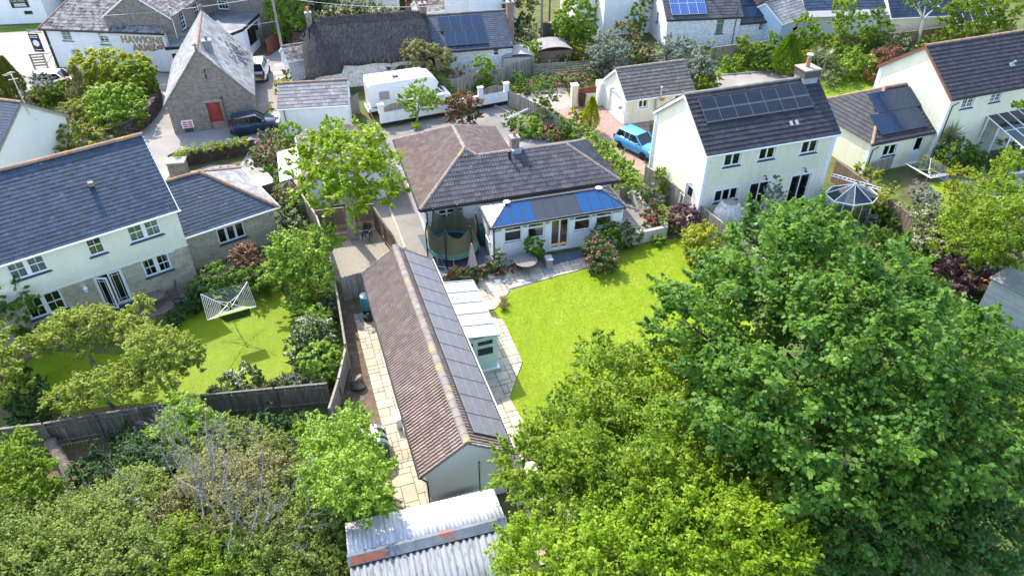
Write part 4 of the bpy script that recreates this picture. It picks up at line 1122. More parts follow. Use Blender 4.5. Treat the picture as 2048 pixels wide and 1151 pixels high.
for k in range(12):
 a = k * math.pi / 6; b.bar((3.2, -0.03, 1.78), (3.2 + 0.26 * math.cos(a), -0.03, 1.78 + 0.26 * math.sin(a)), 0.07, 0.02)
b.box(3.06, -0.07, 1.64, 3.34, -0.02, 1.92)
o_ = b.obj('sun_ornament', mat('orange_ornament', (0.62, 0.22, 0.02), 0.6), None, frame_of(KO, KZ)); tag(o_, 'orange sun shaped ornament on the cream garage side wall', 'ornament')
b = MB(); b.lathe([(0.03, 0.0), (0.14, 0.08), (0.16, 0.2)], 8, (-0.2, 0.45, 1.15)); o_ = b.obj('hanging_basket', M['timber_dark'], None, frame_of(KO, KZ)); tag(o_, 'hanging basket of yellow flowers beside the roller door', 'hanging basket')
b = MB(); b.bar((0.0, 2.0, 2.22), (-0.25, 2.0, 2.28), 0.03); b.bar((-0.2, 1.9, 2.28), (-0.25, 2.1, 2.22), 0.06); b.obj('gull_lamp', M['dark_metal'], t)
b = MB(); b.box(-0.35, 3.95, 0, 0.9, 4.9, 1.9); o_ = b.obj('side_store', M['pale_render'], t)
# cream house on the right
DO = (29.69, 46.09); DZ = 20.5
hf = [(1.12, 3.98, 2.22, 4.92), (3.72, 4.05, 4.72, 4.92)]
t, r0, S, XF, XL, XR = gable_house('house', 'cream two storey house with dark red bargeboards at the right edge', 'house', DO, DZ, 11.0, 6.6, 5.05, 7.5,
 'cream_render', 'tile_charcoal', 'flat', 300, 0.14, 0.15, {'f': hf}, 'ridge_terra', barge='tile_red' if False else 'timber_red', gut='black_plastic', seed=25)
for q in hf: window(t, XF, *q, lights=2, bx=2, bz=3, surround='white_trim', curtain=[('curtain', 0.03, 0.3, 0), ('curtain', 0.7, 0.97, 0)])
quoins(t, 0, 0, 0.05, 4.85, 1, 18)
b = MB(); b.box(-0.016, 6.25, 0, 0.0, 6.62, 4.85); b.obj('corner_trim', M['white_trim'], t)
downpipe(t, 0.25, -0.06, 0, 4.7, 'black_plastic', (0.15, -0.25))
b = MB(); b.box(6.2, 0, 0.04, 6.6, 0.3, 0.08); b.lathe([(0.07, 0), (0.07, 0.3), (0.1, 0.32), (0.0, 0.4)], 8, (6.4, 0.2, 0.05)); b.obj('roof_vent', M['lead'], r0, S @ Matrix.Translation((0, 1.6, 0)))
# its low wing with the navy panels
FO = (24.46, 44.56); FZ = 20.5
hf = [(1.25, 1.12, 2.42, 1.98), (4.02, 0.12, 4.82, 2.12)]
t, r0, S, XF, XL, XR = gable_house('annexe', 'low cream annexe with navy solar panels between the two cream houses', 'annexe', FO, FZ, 6.5, 7.0, 2.5, 4.55,
 'cream_render', 'tile_charcoal', 'flat', 300, 0.16, 0.02, {'f': hf}, 'ridge_terra', barge='timber_red', gut='black_plastic', hipL=3.6, seed=27)
window(t, XF, *hf[0], lights=2, surround='white_trim'); door(t, XF, *hf[1], panels=((0.14, 0.06, 0.48, 0.42), (0.52, 0.06, 0.86, 0.42), (0.14, 0.5, 0.86, 0.95)), glazed=(2,), surround='white_trim')
quoins(t, 0, 0, 0.02, 2.3, 1, 9)
solar_array(r0, S, 1.0, 0.5, 4, 1, 1.03, 1.65, 'solar_navy', 0.012, 'dark_metal', 0.10)
solar_array(r0, S, 1.75, 2.2, 4, 1, 1.03, 1.65, 'solar_navy', 0.012, 'dark_metal', 0.10)
downpipe(t, 0.2, -0.06, 0, 2.2, 'black_plastic', (0.15, -0.25))
# glass conservatory on the right edge
VO = off(DO, DZ, 4.1, -3.3)
t = thing('conservatory', 'white framed glass conservatory at the right edge beside the cordyline', 'conservatory', VO, DZ)
b = MB(); VW, VD, ze, zt = 5.0, 3.3, 2.1, 3.0
fr = MB()
for k in range(6): x = k * VW / 5; fr.box(x - 0.05, -0.05, 0, x + 0.05, 0.05, ze)
for k in range(1, 4): y = k * VD / 3.2; fr.box(-0.05, y - 0.05, 0, 0.05, y + 0.05, ze + (zt - ze) * y / VD)
fr.bar((-0.1, 0, ze), (VW + 0.1, 0, ze), 0.12, 0.12); fr.box(-0.06, -0.06, 0, VW + .06, 0.06, 0.18)
for k in range(6): x = k * VW / 5; fr.bar((x, -0.05, ze + 0.06), (x, VD, zt + 0.06), 0.06, 0.06)
fr.bar((0, VD / 2, ze + (zt - ze) / 2 + 0.06), (VW, VD / 2, ze + (zt - ze) / 2 + 0.06), 0.04, 0.03)
fo = fr.obj('frame', M['white_paint'], t)
for k in range(5):
 x = k * VW / 5
 g = MB(); g.box(x + .05, -0.006, 0.18, x + VW / 5 - .05, 0.006, ze - .06); g.obj('pane', M['clear_glass'], t)
 g = MB(); g.extr([(x + .03, -.03, ze + .04), (x + VW / 5 - .03, -.03, ze + .04), (x + VW / 5 - .03, VD, zt + .04), (x + .03, VD, zt + .04)], (0, 0, .012)); g.obj('roof_pane', M['clear_glass'], t)
for k in range(3):
 y = k * VD / 3.2; g = MB(); g.box(-0.006, y + .05, 0.05, 0.006, y + 0.98, ze); g.obj('pane', M['clear_glass'], t)
b = MB(); b.box(0.2, 1.0, 0, 0.8, 1.8, 0.7); b.box(1.6, 1.5, 0.4, 2.6, 2.3, 0.46); b.box(1.7, 1.6, 0, 1.8, 1.7, 0.4); b.box(2.4, 2.1, 0, 2.5, 2.2, 0.4); o_ = b.obj('bench_table', M['timber_brown'], None, frame_of(VO, DZ)); tag(o_, 'brown table inside the glass conservatory', 'table')
# ================================================================== stone chapel
PO = (-26.0, 51.1); PZ = 17.0
def dark_patch(p): return False
hfr = [(2.75, 0.02, 3.75, 2.15)]
t = thing('chapel', 'old stone chapel with steep pale slate roof and red plank door', 'chapel', PO, PZ)
PW, PL, ph, pr = 6.2, 9.8, 2.55, 6.25
b = MB()
wall_panel(b, wallM(0, 0, 0), PW, 0, ph, hfr, [(PW / 2, pr - 0.1)], rev=0.3)
wall_panel(b, wallM(PW, 0, 90), PL, 0, ph); wall_panel(b, wallM(PW, PL, 180), PW, 0, ph, (), [(PW / 2, pr - 0.1)]); wall_panel(b, wallM(0, PL, 270), PL, 0, ph)
b.obj('wall', M['stone_wall'], t)
b = MB()
for k in range(7): b.box(2.76 + k * 0.14, 0.12 + 0.008 * (k % 2), 0.55, 2.76 + k * 0.14 + 0.134, 0.17, 2.14)
d_ = b.obj('plank_door', mat('red_door', (0.33, 0.045, 0.03), 0.7, 0.2, 3, col2=(0.26, 0.11, 0.08), c2scale=4), t)
b = MB(); b.box(2.76, 0.10, 0.02, 3.74, 0.17, 0.55); b.obj('kick_board', mat('worn_board', (0.30, 0.22, 0.19), 0.9, 0.2, 6), d_)
b = MB(); b.box(2.55, -0.03, 2.16, 3.95, 0.2, 2.36); b.obj('lintel', M['concrete'], t)
b = MB()
for (z, h_) in ((4.45, 0.28), (4.0, 0.34)): b.box(PW / 2 + 0.12, -0.012, z, PW / 2 + 0.24, 0.05, z + h_)
b.obj('slit_window', M['black_plastic'], t)
b = MB(); b.tube([(3.98, -0.1, 2.42), (4.0, -0.1, 0)], 0.03, 6); b.lathe([(0, -0.1), (0.1, -0.08), (0.1, 0.05), (0, 0.08)], 8, (3.98, -0.15, 2.5)); b.obj('door_lamp', M['dark_metal'], t)
sl = (pr - ph) / (PW / 2); o_ = 0.2; ze = ph - o_ * sl
rf = Roof(t, PO, PZ, M['slate_pale'], 'slate_big', 'slate', 300, seed=31)
rf.slope([(PW + o_, -0.12, ze), (PW + o_, PL + .12, ze), (PW / 2, PL + .12, pr), (PW / 2, -0.12, pr)])
rf.slope([(-o_, PL + .12, ze), (-o_, -0.12, ze), (PW / 2, -0.12, pr), (PW / 2, PL + .12, pr)])
r0 = rf.finish()
ridge(r0, (PW / 2, -0.12, pr), (PW / 2, PL + .12, pr), M['ridge_terra'], 0.1, 0.45)
rg = random.Random(4); S = slopeM((PW + o_, -0.12, ze), (PW + o_, PL + .12, ze), (PW / 2, PL + .12, pr)); b = MB()
for k in range(90):
 u = 6.4 + rg.gauss(0, 1.1); v = 1.35 + rg.gauss(0, 0.55)
 if 0.1 < u < 9.6 and 0.1 < v < 4:
  bb = MB(); bb.box(0, 0, 0.03, rg.uniform(0.08, 0.3), rg.uniform(0.05, 0.32), 0.055); X_ = S @ Matrix.Translation((u, v, 0)); b.add([X_ @ Vector(q_) for q_ in bb.v], bb.f)
b.obj('slipped_slates', M['slate_black'], r0, kind='stuff')
b = MB(); b.box(PW / 2 + 0.35, 1.5, pr - 1.0, PW / 2 + 0.95, 2.1, pr - 0.05); b.box(PW / 2 + 0.3, 1.45, pr - 0.048, PW / 2 + 1.0, 2.15, pr + 0.04); b.lathe([(0.1, 0), (0.09, 0.28), (0.12, 0.3)], 8, (PW / 2 + 0.65, 1.8, pr + 0.042)); b.obj('chimney', M['slate_pale'], r0)
b = MB()
for y in (-0.1, PL + 0.1): b.box(PW / 2 - 0.07, y - 0.07, pr, PW / 2 + 0.07, y + 0.07, pr + 0.45); b.bar((PW / 2 - 0.2, y, pr + 0.32), (PW / 2 + 0.2, y, pr + 0.32), 0.09)
b.obj('finial', M['stone_wall'], r0)
# ================================================================== white garage and neighbour bungalow
t, r0, S, *_ = gable_house('garage', 'white garage with grey slate roof behind the blue car', 'garage', (-17.5, 50.8), 8.5, 5.05, 4.2, 2.3, 3.35, 'white_render', 'slate_grey', 'slate_big', 120, 0.15, 0.1, None, 'ridge_terra', barge='white_trim', tile='slate', seed=33)
downpipe(t, 0.35, -0.05, 0, 2.2, 'ridge_brown' if False else 'timber_brown', (0, -0.12))
NO = (-14.6, 45.6); NZ = -73.0
hr = [(2.0, 0.9, 3.1, 1.95)]
t, r0, S, XF, XL, XR = gable_house('bungalow', 'white bungalow with brown hipped roof half hidden behind the lime green tree', 'bungalow', NO, NZ, 5.9, 5.2, 2.45, 3.95, 'white_render', 'tile_mauve', 'roll', 200, 0.3, 0.1, {'r': hr}, 'ridge_brown', hipL=2.6, hipR=2.6, seed=35)
window(t, XR, *hr[0], lights=2, sill='white_trim')
b = MB(); b.extr([(1.2, -.3, 2.2), (5.4, -.3, 2.2), (5.4, -1.7, 1.95), (1.2, -1.7, 1.95)][::-1], (0, 0, .05)); b.obj('porch_roof', M['white_paint'], t); b = MB()
for x in (1.3, 3.3, 5.3): b.box(x - .05, -1.65, 0, x + .05, -1.55, 1.94)
b.obj('porch_post', M['white_paint'], t)
# ================================================================== thatched cottage and slate cottage row
TO = (-14.0, 60.2); TZ = 13.0; TL, TD = 7.9, 6.4
TO = (-14.56, 60.11);
t = thing('thatched_cottage', 'long white cottage under a dark thatched roof', 'cottage', TO, TZ)
b = MB(); wall_panel(b, wallM(-2.4, 0.35, 0), 9.9, 0, 2.6, [(4.55, 2.02, 4.8, 2.2)]); wall_panel(b, wallM(7.5, .35, 90), 5.6, 0, 2.6, (), [(2.8, 4.9)]); wall_panel(b, wallM(-2.4, 5.95, 270), 5.6, 0, 2.6, (), [(2.8, 4.9)]); wall_panel(b, wallM(7.5, 5.95, 180), 9.9, 0, 2.6)
b.obj('wall', M['white_stone'], t)
b = MB(); b.box(0, 0, 0, 0.25, 0.02, 0.18); b.obj('vent_window', M['black_plastic'], t, wallM(-2.4, 0.35, 0) @ Matrix.Translation((4.55, 0.1, 2.02)))
b = MB(); nx, nv = 40, 26; vs = []
def thz(x, v):
 """thatch cross-section, v from -1 (front eave) to 1 (back eave)"""
 low = 0.55 if x < 0.0 else 0.0
 y = 3.15 + v * 3.75; z = 5.25 - 2.75 * abs(v) ** 1.12
 if v < 0: z -= low * max(0, (-v - 0.55)) / 0.45; y -= low * 0.4 * max(0, (-v - 0.55)) / 0.45
 e = min(1.0, max(0.0, (x + 3.1) / 1.9)); z -= (1 - e) ** 2 * 2.2 * (1 - abs(v) * 0.7)
 e2 = min(1.0, max(0.0, (8.0 - x) / 0.5)); z -= (1 - e2) ** 2 * 0.35
 return (x, y, z + 0.05 * math.sin(x * 2.3 + v * 5))
for i in range(nx + 1):
 x = -3.1 + 11.0 * i / nx
 top = [thz(x, -1 + 2 * j / nv) for j in range(nv + 1)]
 und = [(p[0], p[1] + (0.32 if p[1] < 3 else -0.32), p[2] - 0.42) for p in (top[0], top[-1])]
 vs += [und[0]] + top + [und[1]]
m_ = nv + 3; fs = []
for i in range(nx):
 for j in range(m_ - 1): fs.append((i * m_ + j, (i + 1) * m_ + j, (i + 1) * m_ + j + 1, i * m_ + j + 1))
fs += [tuple(range(m_ - 1, -1, -1))[::-1], tuple(nx * m_ + j for j in range(m_))[::-1]]
b.smooth = True; b.add(vs, fs); r0 = b.obj('thatch_roof', M['thatch'], t)
b = MB()
rg = random.Random(9)
for k in range(2600):
 x = rg.uniform(-2.9, 7.8); v = rg.uniform(-1, 0.25); p = Vector(thz(x, v)); p2 = Vector(thz(x + rg.uniform(-.05, .05), v - 0.07))
 n_ = Vector((0, -0.5, 0.85)) * rg.uniform(.015, .05); w_ = Vector((rg.uniform(.015, .04), 0, 0))
 b.poly([p - w_, p2 - w_ + n_, p2 + w_ + n_, p + w_])
b.obj('thatch_straws', M['thatch'], r0, kind='stuff')
b = MB()
for k in range(60):
 x0 = -2.6 + k * 0.175; zz = thz(x0, 0)[2] + 0.03
 b.bar((x0, 3.15 - 0.7, thz(x0, -0.19)[2] + 0.03), (x0 + 0.17, 3.15, zz + 0.05), 0.05, 0.06); b.bar((x0, 3.15 + 0.7, thz(x0, 0.19)[2] + 0.03), (x0 + .17, 3.15, zz + .05), 0.05, 0.06)
b.obj('ridge_thatch', M['thatch'], r0, kind='stuff')
chimney(r0, -2.2, 3.2, 3.6, 5.7, 0.5, 0.5, 'stone_wall', 1, 'concrete', 0.12, potz=0.45); chimney(r0, 7.6, 3.2, 4.2, 5.85, 0.6, 0.7, 'brick', 1, 'concrete', 0.12, 'ridge_terra', potz=0.35)
ZO = off(TO, TZ, 8.05, 0.2)
t, r0, S, XF, XL, XR = gable_house('slate_cottage', 'white slate roofed cottage joined to the thatched cottage with navy panels', 'cottage', ZO, TZ, 6.9, 6.6, 2.75, 4.75, 'white_stone', 'slate_blue', 'slate', 60, 0.25, 0.1,
 {'f': [(5.2, 1.75, 5.75, 2.45)]}, 'ridge_grey', barge='black_plastic', gut='black_plastic', tile='slate', seed=37)
window(t, XF, 5.2, 1.75, 5.75, 2.45, lights=1, bz=2, sill=None)
solar_array(r0, S, 1.2, 0.45, 4, 1, 0.92, 1.6, 'solar_navy', 0.012, 'dark_metal', 0.09); solar_array(r0, S, 0.9, 2.1, 4, 1, 0.98, 1.6, 'solar_navy', 0.012, 'dark_metal', 0.09)
chimney(r0, 7.35, 2.6, 1.0, 5.6, 0.62, 0.62, 'brick', 1, 'concrete', 0.15, 'brick', potz=0.3)
# low lean-to store in front of the thatch
LOO = (-19.61, 61.85)
t, r0, S, *_ = gable_house('outhouse', 'low white outhouse with mossy slate roof against the thatched cottage', 'outhouse', LOO, 28, 3.6, 3.0, 1.9, 2.7, 'white_stone', 'slate_old', 'slate', 0, 0.1, 0.08, None, 'ridge_grey', tile='slate', barge='white_trim', seed=39)
# ================================================================== public house
BO = (-42.3, 65.4); BZ = -6.5
hf = [(1.55, 2.5, 2.55, 3.45), (5.15, 2.3, 6.1, 3.4), (1.95, 0.75, 2.9, 1.75)]
t, r0, S, XF, XL, XR = gable_house('public_house', 'white public house with painted gold lettering and lichened slate roof', 'pub', BO, BZ, 11.4, 5.6, 3.75, 5.6, 'white_render', 'slate_old', 'slate_big', 60, 0.25, 0.1,
 {'f': hf}, 'ridge_terra', barge='black_plastic', gut='black_plastic', tile='slate', hipR=2.2, hipL=2.0, seed=41)
for q_ in hf: window(t, XF, *q_, lights=1, bx=2, bz=4, fan=None, midrail=1, curtain=[('curtain', 0.02, 0.98, 0)], sill='timber_dark' )
b = MB(); b.box(-0.03, -0.03, 0, 0.22, 0.0, 3.6); b.obj('black_quoin', M['black_plastic'], t)
chimney(r0, 9.2, 1.2, 3.9, 6.3, 0.8, 0.7, 'brick', 2, 'concrete', 0.13, 'white_trim'); chimney(r0, 2.0, 3.6, 4.2, 6.3, 0.7, 0.7, 'stone_wall', 2, 'concrete', 0.12)
def lettering(txt, size, m, parent, X, shear=0.0, bold=0.0, sx=1.0, name='lettering', align='LEFT', depth=0.012):
 c = bpy.data.curves.new(name, 'FONT'); c.body = txt; c.size = size; c.shear = shear; c.offset = bold; c.extrude = depth; c.align_x = align; c.space_character = 1.0 + bold * 2.2
 o = bpy.data.objects.new('tmp_text', c); COL.objects.link(o)
 dg = bpy.context.evaluated_depsgraph_get(); me = bpy.data.meshes.new_from_object(o.evaluated_get(dg)); bpy.data.objects.remove(o)
 me.materials.clear(); me.materials.append(m)
 return link(name, me, parent, X @ Matrix.Diagonal((sx, 1, 1, 1)))
RX = Matrix.Rotation(R(90), 4, 'X')
gold = mat('gold_paint', (0.42, 0.26, 0.10), 0.6, 0.05, 3); red = mat('red_script', (0.28, 0.02, 0.025), 0.6)
lettering('HAWKINS', 0.78, gold, t, XF @ Matrix.Translation((7.25, -0.016, 2.58)) @ RX, bold=0.042, sx=1.05)
lettering('ARMS', 0.78, gold, t, XF @ Matrix.Translation((8.15, -0.016, 1.9)) @ RX, bold=0.042, sx=1.0)
lettering('Zelah', 0.72, red, t, XF @ Matrix.Translation((10.05, -0.016, 1.92)) @ Matrix.Rotation(R(12), 4, 'Y').inverted() @ RX, shear=0.4, bold=0.008, sx=0.74)
# hanging sign
t2 = thing('pub_sign', 'black hanging pub sign with round pale emblem at the corner of the white pub', 'sign', off(BO, BZ, -0.9, -0.35), BZ)
b = MB(); b.box(-0.45, -0.03, 1.5, 0.5, 0.03, 3.15); b.obj('board', M['black_plastic'], t2)
b = MB(); b.lathe([(0.3, 0), (0.3, 0.01), (0, 0.012)], 16); b.obj('emblem', M['white_trim'], t2, Matrix.Translation((0.02, -0.032, 2.3)) @ RX)
b = MB(); b.box(-0.35, -0.04, 2.8, 0.4, -0.032, 2.86); b.box(-0.35, -0.04, 2.95, 0.4, -0.032, 3.0); b.box(-0.3, -0.04, 1.68, 0.35, -0.032, 1.74); b.obj('lettering_band', M['white_trim'], t2)
b = MB(); b.bar((-0.5, 0, 3.3), (0.9, 0, 3.3), 0.06); b.bar((-0.35, 0, 3.15), (-0.35, 0, 3.3), 0.03); b.bar((0.4, 0, 3.15), (0.4, 0, 3.3), 0.03); b.bar((-0.5, 0, 3.45), (0.6, 0, 3.45), 0.04); b.obj('bracket', M['dark_metal'], t2)
# flat roofed extension
fp = [(-30.42, 62.57), (-27.58, 63.22), (-25.2, 67.65), (-24.91, 72.61), (-29.76, 73.1)]
t = thing('flat_extension', 'white flat roofed extension between the pub and the chapel', 'extension', fp[0])
lp = [(x - fp[0][0], y - fp[0][1]) for x, y in fp]
b = MB(); Xs = []
for i in range(5):
 a_, c_ = lp[i], lp[(i + 1) % 5]; X_ = wallM(a_[0], a_[1], math.degrees(math.atan2(c_[1] - a_[1], c_[0] - a_[0]))); Xs.append(X_)
 wall_panel(b, X_, math.dist(a_, c_), 0, 2.62, {0: [(0.4, 1.05, 1.5, 2.2)], 2: [(1.1, .7, 4.1, 2.35)]}.get(i, ()))
b.obj('wall', M['white_render'], t)
window(t, Xs[0], 0.4, 1.05, 1.5, 2.2, lights=2, frame='dark_metal', sill='white_trim'); window(t, Xs[2], 1.1, .7, 4.1, 2.35, lights=3, frame='dark_metal', sill=None)
b = MB(); b.prism(lp, 2.62, 2.76); r0 = b.obj('roof', mat('flat_felt', (0.15, 0.16, 0.18), 0.45, 0.25, 0.6, col2=(0.34, 0.34, 0.34), c2scale=0.5), t)
for i in (0, 1, 2):
 b = MB(); b.bar((*lp[i], 2.66), (*lp[i + 1], 2.66), 0.08, 0.24); b.obj('fascia', M['black_plastic'], r0)
sx, sy = lp[0][0] * .35 + lp[2][0] * .35 + lp[3][0] * .3 - 1.2, lp[0][1] * .5 + lp[2][1] * .5
b = MB(); b.box(sx, sy, 2.76, sx + 1.3, sy + 1.7, 2.9); k_ = b.obj('skylight', M['white_paint'], r0)
for k in range(2): g = MB(); g.box(sx + .08 + k * 0.6, sy + .1, 2.9, sx + .62 + k * .6, sy + 1.6, 2.915); g.obj('pane', M['car_glass'], k_)
# stone wing behind
t, r0, S, XF, XL, XR = gable_house('stone_house', 'stone pub wing with sash windows and patched slate roof behind the flat extension', 'house', (-30.2, 64.56), 86.4, 9.2, 6.0, 4.9, 6.9, 'stone_wall', 'slate_old', 'slate_big', 0, 0.2, 0.1,
 {'f': [(1.75, 3.05, 2.7, 4.6), (4.8, 3.05, 5.8, 4.6)]}, 'ridge_grey', gut='black_plastic', tile='slate', seed=43)
for q_ in ((1.75, 3.05, 2.7, 4.6), (4.8, 3.05, 5.8, 4.6)): window(t, XF, *q_, lights=1, bx=2, bz=4, midrail=1)
downpipe(t, .2, -.1, 2.8, 5.1)
b = MB(); wall_panel(b, wallM(0, 0, 0), 8.6, 0, 7.2, [(1.1, 3.05, 2.2, 4.6)]); wall_panel(b, wallM(8.6, 0, 90), 8, 0, 7.2); wall_panel(b, wallM(0, 8, 270), 8, 0, 7.2); wall_panel(b, wallM(8.6, 8, 180), 8.6, 0, 7.2); b.poly([(0, 0, 7.2), (8.6, 0, 7.2), (8.6, 8, 7.2), (0, 8, 7.2)])
t = thing('stone_house', 'tall plain stone building behind the chapel with one big sash window', 'house', (-30.06, 72.94), -5.8); b.obj('wall', M['stone_wall'], t)
window(t, wallM(0, 0, 0), 1.1, 3.05, 2.2, 4.6, lights=1, bx=3, bz=4, midrail=1); b = MB(); b.tube([(7.4, -0.08, 0), (7.4, -0.08, 7)], 0.05, 6); b.obj('downpipe', M['black_plastic'], t)
# ================================================================== houses along the far edge and the white gable on the left
t, r0, S, XF, XL, XR = gable_house('house', 'white gabled house with blue slate roof and leaning aerial at the left edge', 'house', (-42.1, 44.7), -15, 9.0, 5.8, 3.05, 5.1, 'pale_render', 'slate_blue', 'slate', 100, 0.25, 0.12, None, 'ridge_terra', barge='timber_grey', tile='slate', seed=51)
b = MB(); b.extr([(4.2, -0.6, 2.9), (7.0, -0.6, 2.9), (7.0, 1.6, 4.25), (4.2, 1.6, 4.25)], (0, 0, 0.08)); o_ = b.obj('dormer_roof', M['slate_grey'], t)
b = MB(); b.bar((7.02, -0.6, 2.95), (7.02, 1.6, 4.3), 0.12, 0.14); b.bar((4.2, -0.63, 2.92), (7.05, -0.63, 2.92), 0.1, 0.14); b.obj('dormer_fascia', M['white_paint'], t)
b = MB(); b.tube([(9.05, 3.2, 4.0), (9.2, 3.0, 6.9)], 0.03, 6)
for k in range(6): b.bar((9.0 + .12 * k, 2.8 - .1 * k, 6.6 + .05 * k), (9.4 + .12 * k, 3.2 - .1 * k, 6.6 + .05 * k), 0.015)
b.bar((9.15, 3.05, 6.6), (9.9, 2.4, 6.9), 0.02)
for k in range(4): b.bar((8.8, 3.3 - .2 * k, 6.95), (9.2, 3.3 - .2 * k, 6.95), 0.015)
b.tube([(9.05, 3.4, 3.7), (9.3, 3.4, 3.6)], 0.02, 5); b.obj('aerial', M['alu'], t)
# white outbuilding with the car park board
t, r0, S, XF, XL, XR = gable_house('outbuilding', 'white outbuilding with black car park board in the top left corner', 'outbuilding', (-57.8, 77.56), 8, 8.0, 6.0, 3.2, 4.4, 'white_render', 'slate_pale', 'slate_big', 0, 0.1, 0.1, None, 'ridge_grey', tile='slate', seed=52, back=False)
bl = M['black_plastic']
b = MB(); b.box(0, -0.05, 0, 1.75, 0, 0.95); s_ = b.obj('board', bl, t, XF @ Matrix.Translation((4.9, -0.0, 1.65)))
lettering('CAR PARK', 0.34, mat('green_letter', (0.35, 0.42, 0.22), 0.6), s_, Matrix.Translation((0.12, -0.06, 0.58)) @ RX, bold=0.01, sx=0.86)
b = MB(); b.box(0.3, -0.06, 0.32, 1.45, -0.052, 0.42); b.box(0.3, -0.06, 0.14, 1.5, -0.052, 0.24); b.obj('lettering_band', M['white_trim'], s_)
b = MB(); b.box(5.9, -0.04, 0.95, 6.7, -0.005, 1.3); b.obj('vent_window', bl, t)
# pub yard
t, r0, S, *_ = gable_house('barn', 'dark slate roofed barn behind the white public house', 'barn', (-45.6, 81.81), 4, 8, 6, 3.0, 5.0, 'timber_dark', 'slate_blue', 'slate_big', 0, 0.2, 0.1, None, 'ridge_terra', tile='slate', seed=53, back=False)
t = thing('pub_shelter', 'dark timber shelter with pale slatted balustrade behind the pub roof', 'shelter', (-53.43, 82.93), 5)
b = MB()
for x in (0, 1.6, 3.2, 4.8, 6.4): b.box(x, 0, 0, x + .14, .14, 2.6)
b.box(-.2, -.2, 2.6, 6.8, 2.4, 2.72); b.box(0, 2.2, 0, 6.5, 2.3, 2.6); b.obj('frame', M['timber_brown'], t)
b = MB()
for k in range(14): b.box(2.2 + k * .17, -.03, 0.2, 2.2 + k * .17 + .08, .0, 1.0)
b.obj('balustrade', mat('pale_slat', (0.55, 0.48, 0.34), 0.8), t)
# white long bungalow
t, r0, S, XF, XL, XR = gable_house('bungalow', 'long white bungalow with dark red tiled roof at the top edge', 'bungalow', (-14.98, 80.71), 9.7, 9.0, 6.5, 2.4, 4.4, 'white_render', 'tile_charcoal', 'flat', 0, 0.3, 0.1, {'f': [(2.6, 0.4, 4.2, 1.9), (6.6, 0.05, 7.6, 2.0)]}, 'ridge_terra', hipR=2.5, hipL=2.5, seed=54, back=False)
window(t, XF, 2.6, .4, 4.2, 1.9, lights=2); door(t, XF, 6.6, .05, 7.6, 2.0, 'timber_grey')
t2 = thing('log_store', 'small brown timber log store by the white bungalow at the top', 'store', (-11.53, 80.89), 9)
b = MB(); b.box(0, 0, 0, 2.2, 1, 1.3); b.obj('body', M['timber_brown'], t2); b = MB(); b.extr([(-.15, -.2, 1.3), (2.35, -.2, 1.3), (2.35, 1.2, 1.55), (-.15, 1.2, 1.55)], (0, 0, .06)); b.obj('roof', M['timber_red'], t2)
# big white house
t, r0, S, XF, XL, XR = gable_house('house', 'tall white house with brown tiled roof above the slate cottage', 'house', (-6.72, 73.98), 4, 6.2, 8.0, 4.6, 6.6, 'white_render', 'tile_taupe', 'flat', 0, 0.2, 0.1, {'f': []}, 'ridge_terra', seed=55, back=False)
b = MB(); wall_panel(b, wallM(0, 0, 0), 4.6, 0, 4.6, (), [(2.3, 6.5)]); wall_panel(b, wallM(4.6, 0, 90), 3.8, 0, 4.6); wall_panel(b, wallM(0, 3.8, 270), 3.8, 0, 4.6); b.obj('gable_wing', M['white_render'], t, Matrix.Translation((2.4, -2.2, 0)))
o2 = off((-6.72, 73.98), 4, 2.4, -2.2)
rf = Roof(t, (-6.72, 73.98), 4, M['tile_taupe'], 'flat', 'roof_tile', 0, seed=56)
rf.slope([(2.25, 3.0, 4.5), (2.25, -2.4, 4.5), (4.7, -2.4, 6.6), (4.7, 3.0, 6.6)]); rf.slope([(7.15, -2.4, 4.5), (7.15, 3.0, 4.5), (4.7, 3.0, 6.6), (4.7, -2.4, 6.6)]); rf.finish()
t, r0, *_ = gable_house('lean_to', 'low slate lean-to roof between the thatch and the tall white house', 'lean-to', (-9.54, 75.9), 22, 4.5, 3.2, 1.9, 2.7, 'white_render', 'slate_old', 'slate_big', 0, .1, .05, None, 'ridge_grey', tile='slate', seed=57)
# white house behind the big bush
t, r0, S, XF, XL, XR = gable_house('house', 'plain white house with pale tiled roof behind the clipped green bush', 'house', (9.32, 74.29), 12, 5.0, 8.0, 4.3, 6.0, 'white_render', 'tile_taupe', 'flat', 0, 0.1, 0.1, None, 'ridge_grey', seed=58, back=False)
t, r0, *_ = gable_house('house_wing', 'low white wing with taupe tiles to the left of the plain white house', 'house', (6.62, 76.23), 12, 4.4, 6.0, 3.6, 5.2, 'white_render', 'tile_taupe', 'flat', 0, .1, .1, None, 'ridge_grey', seed=59, back=False)
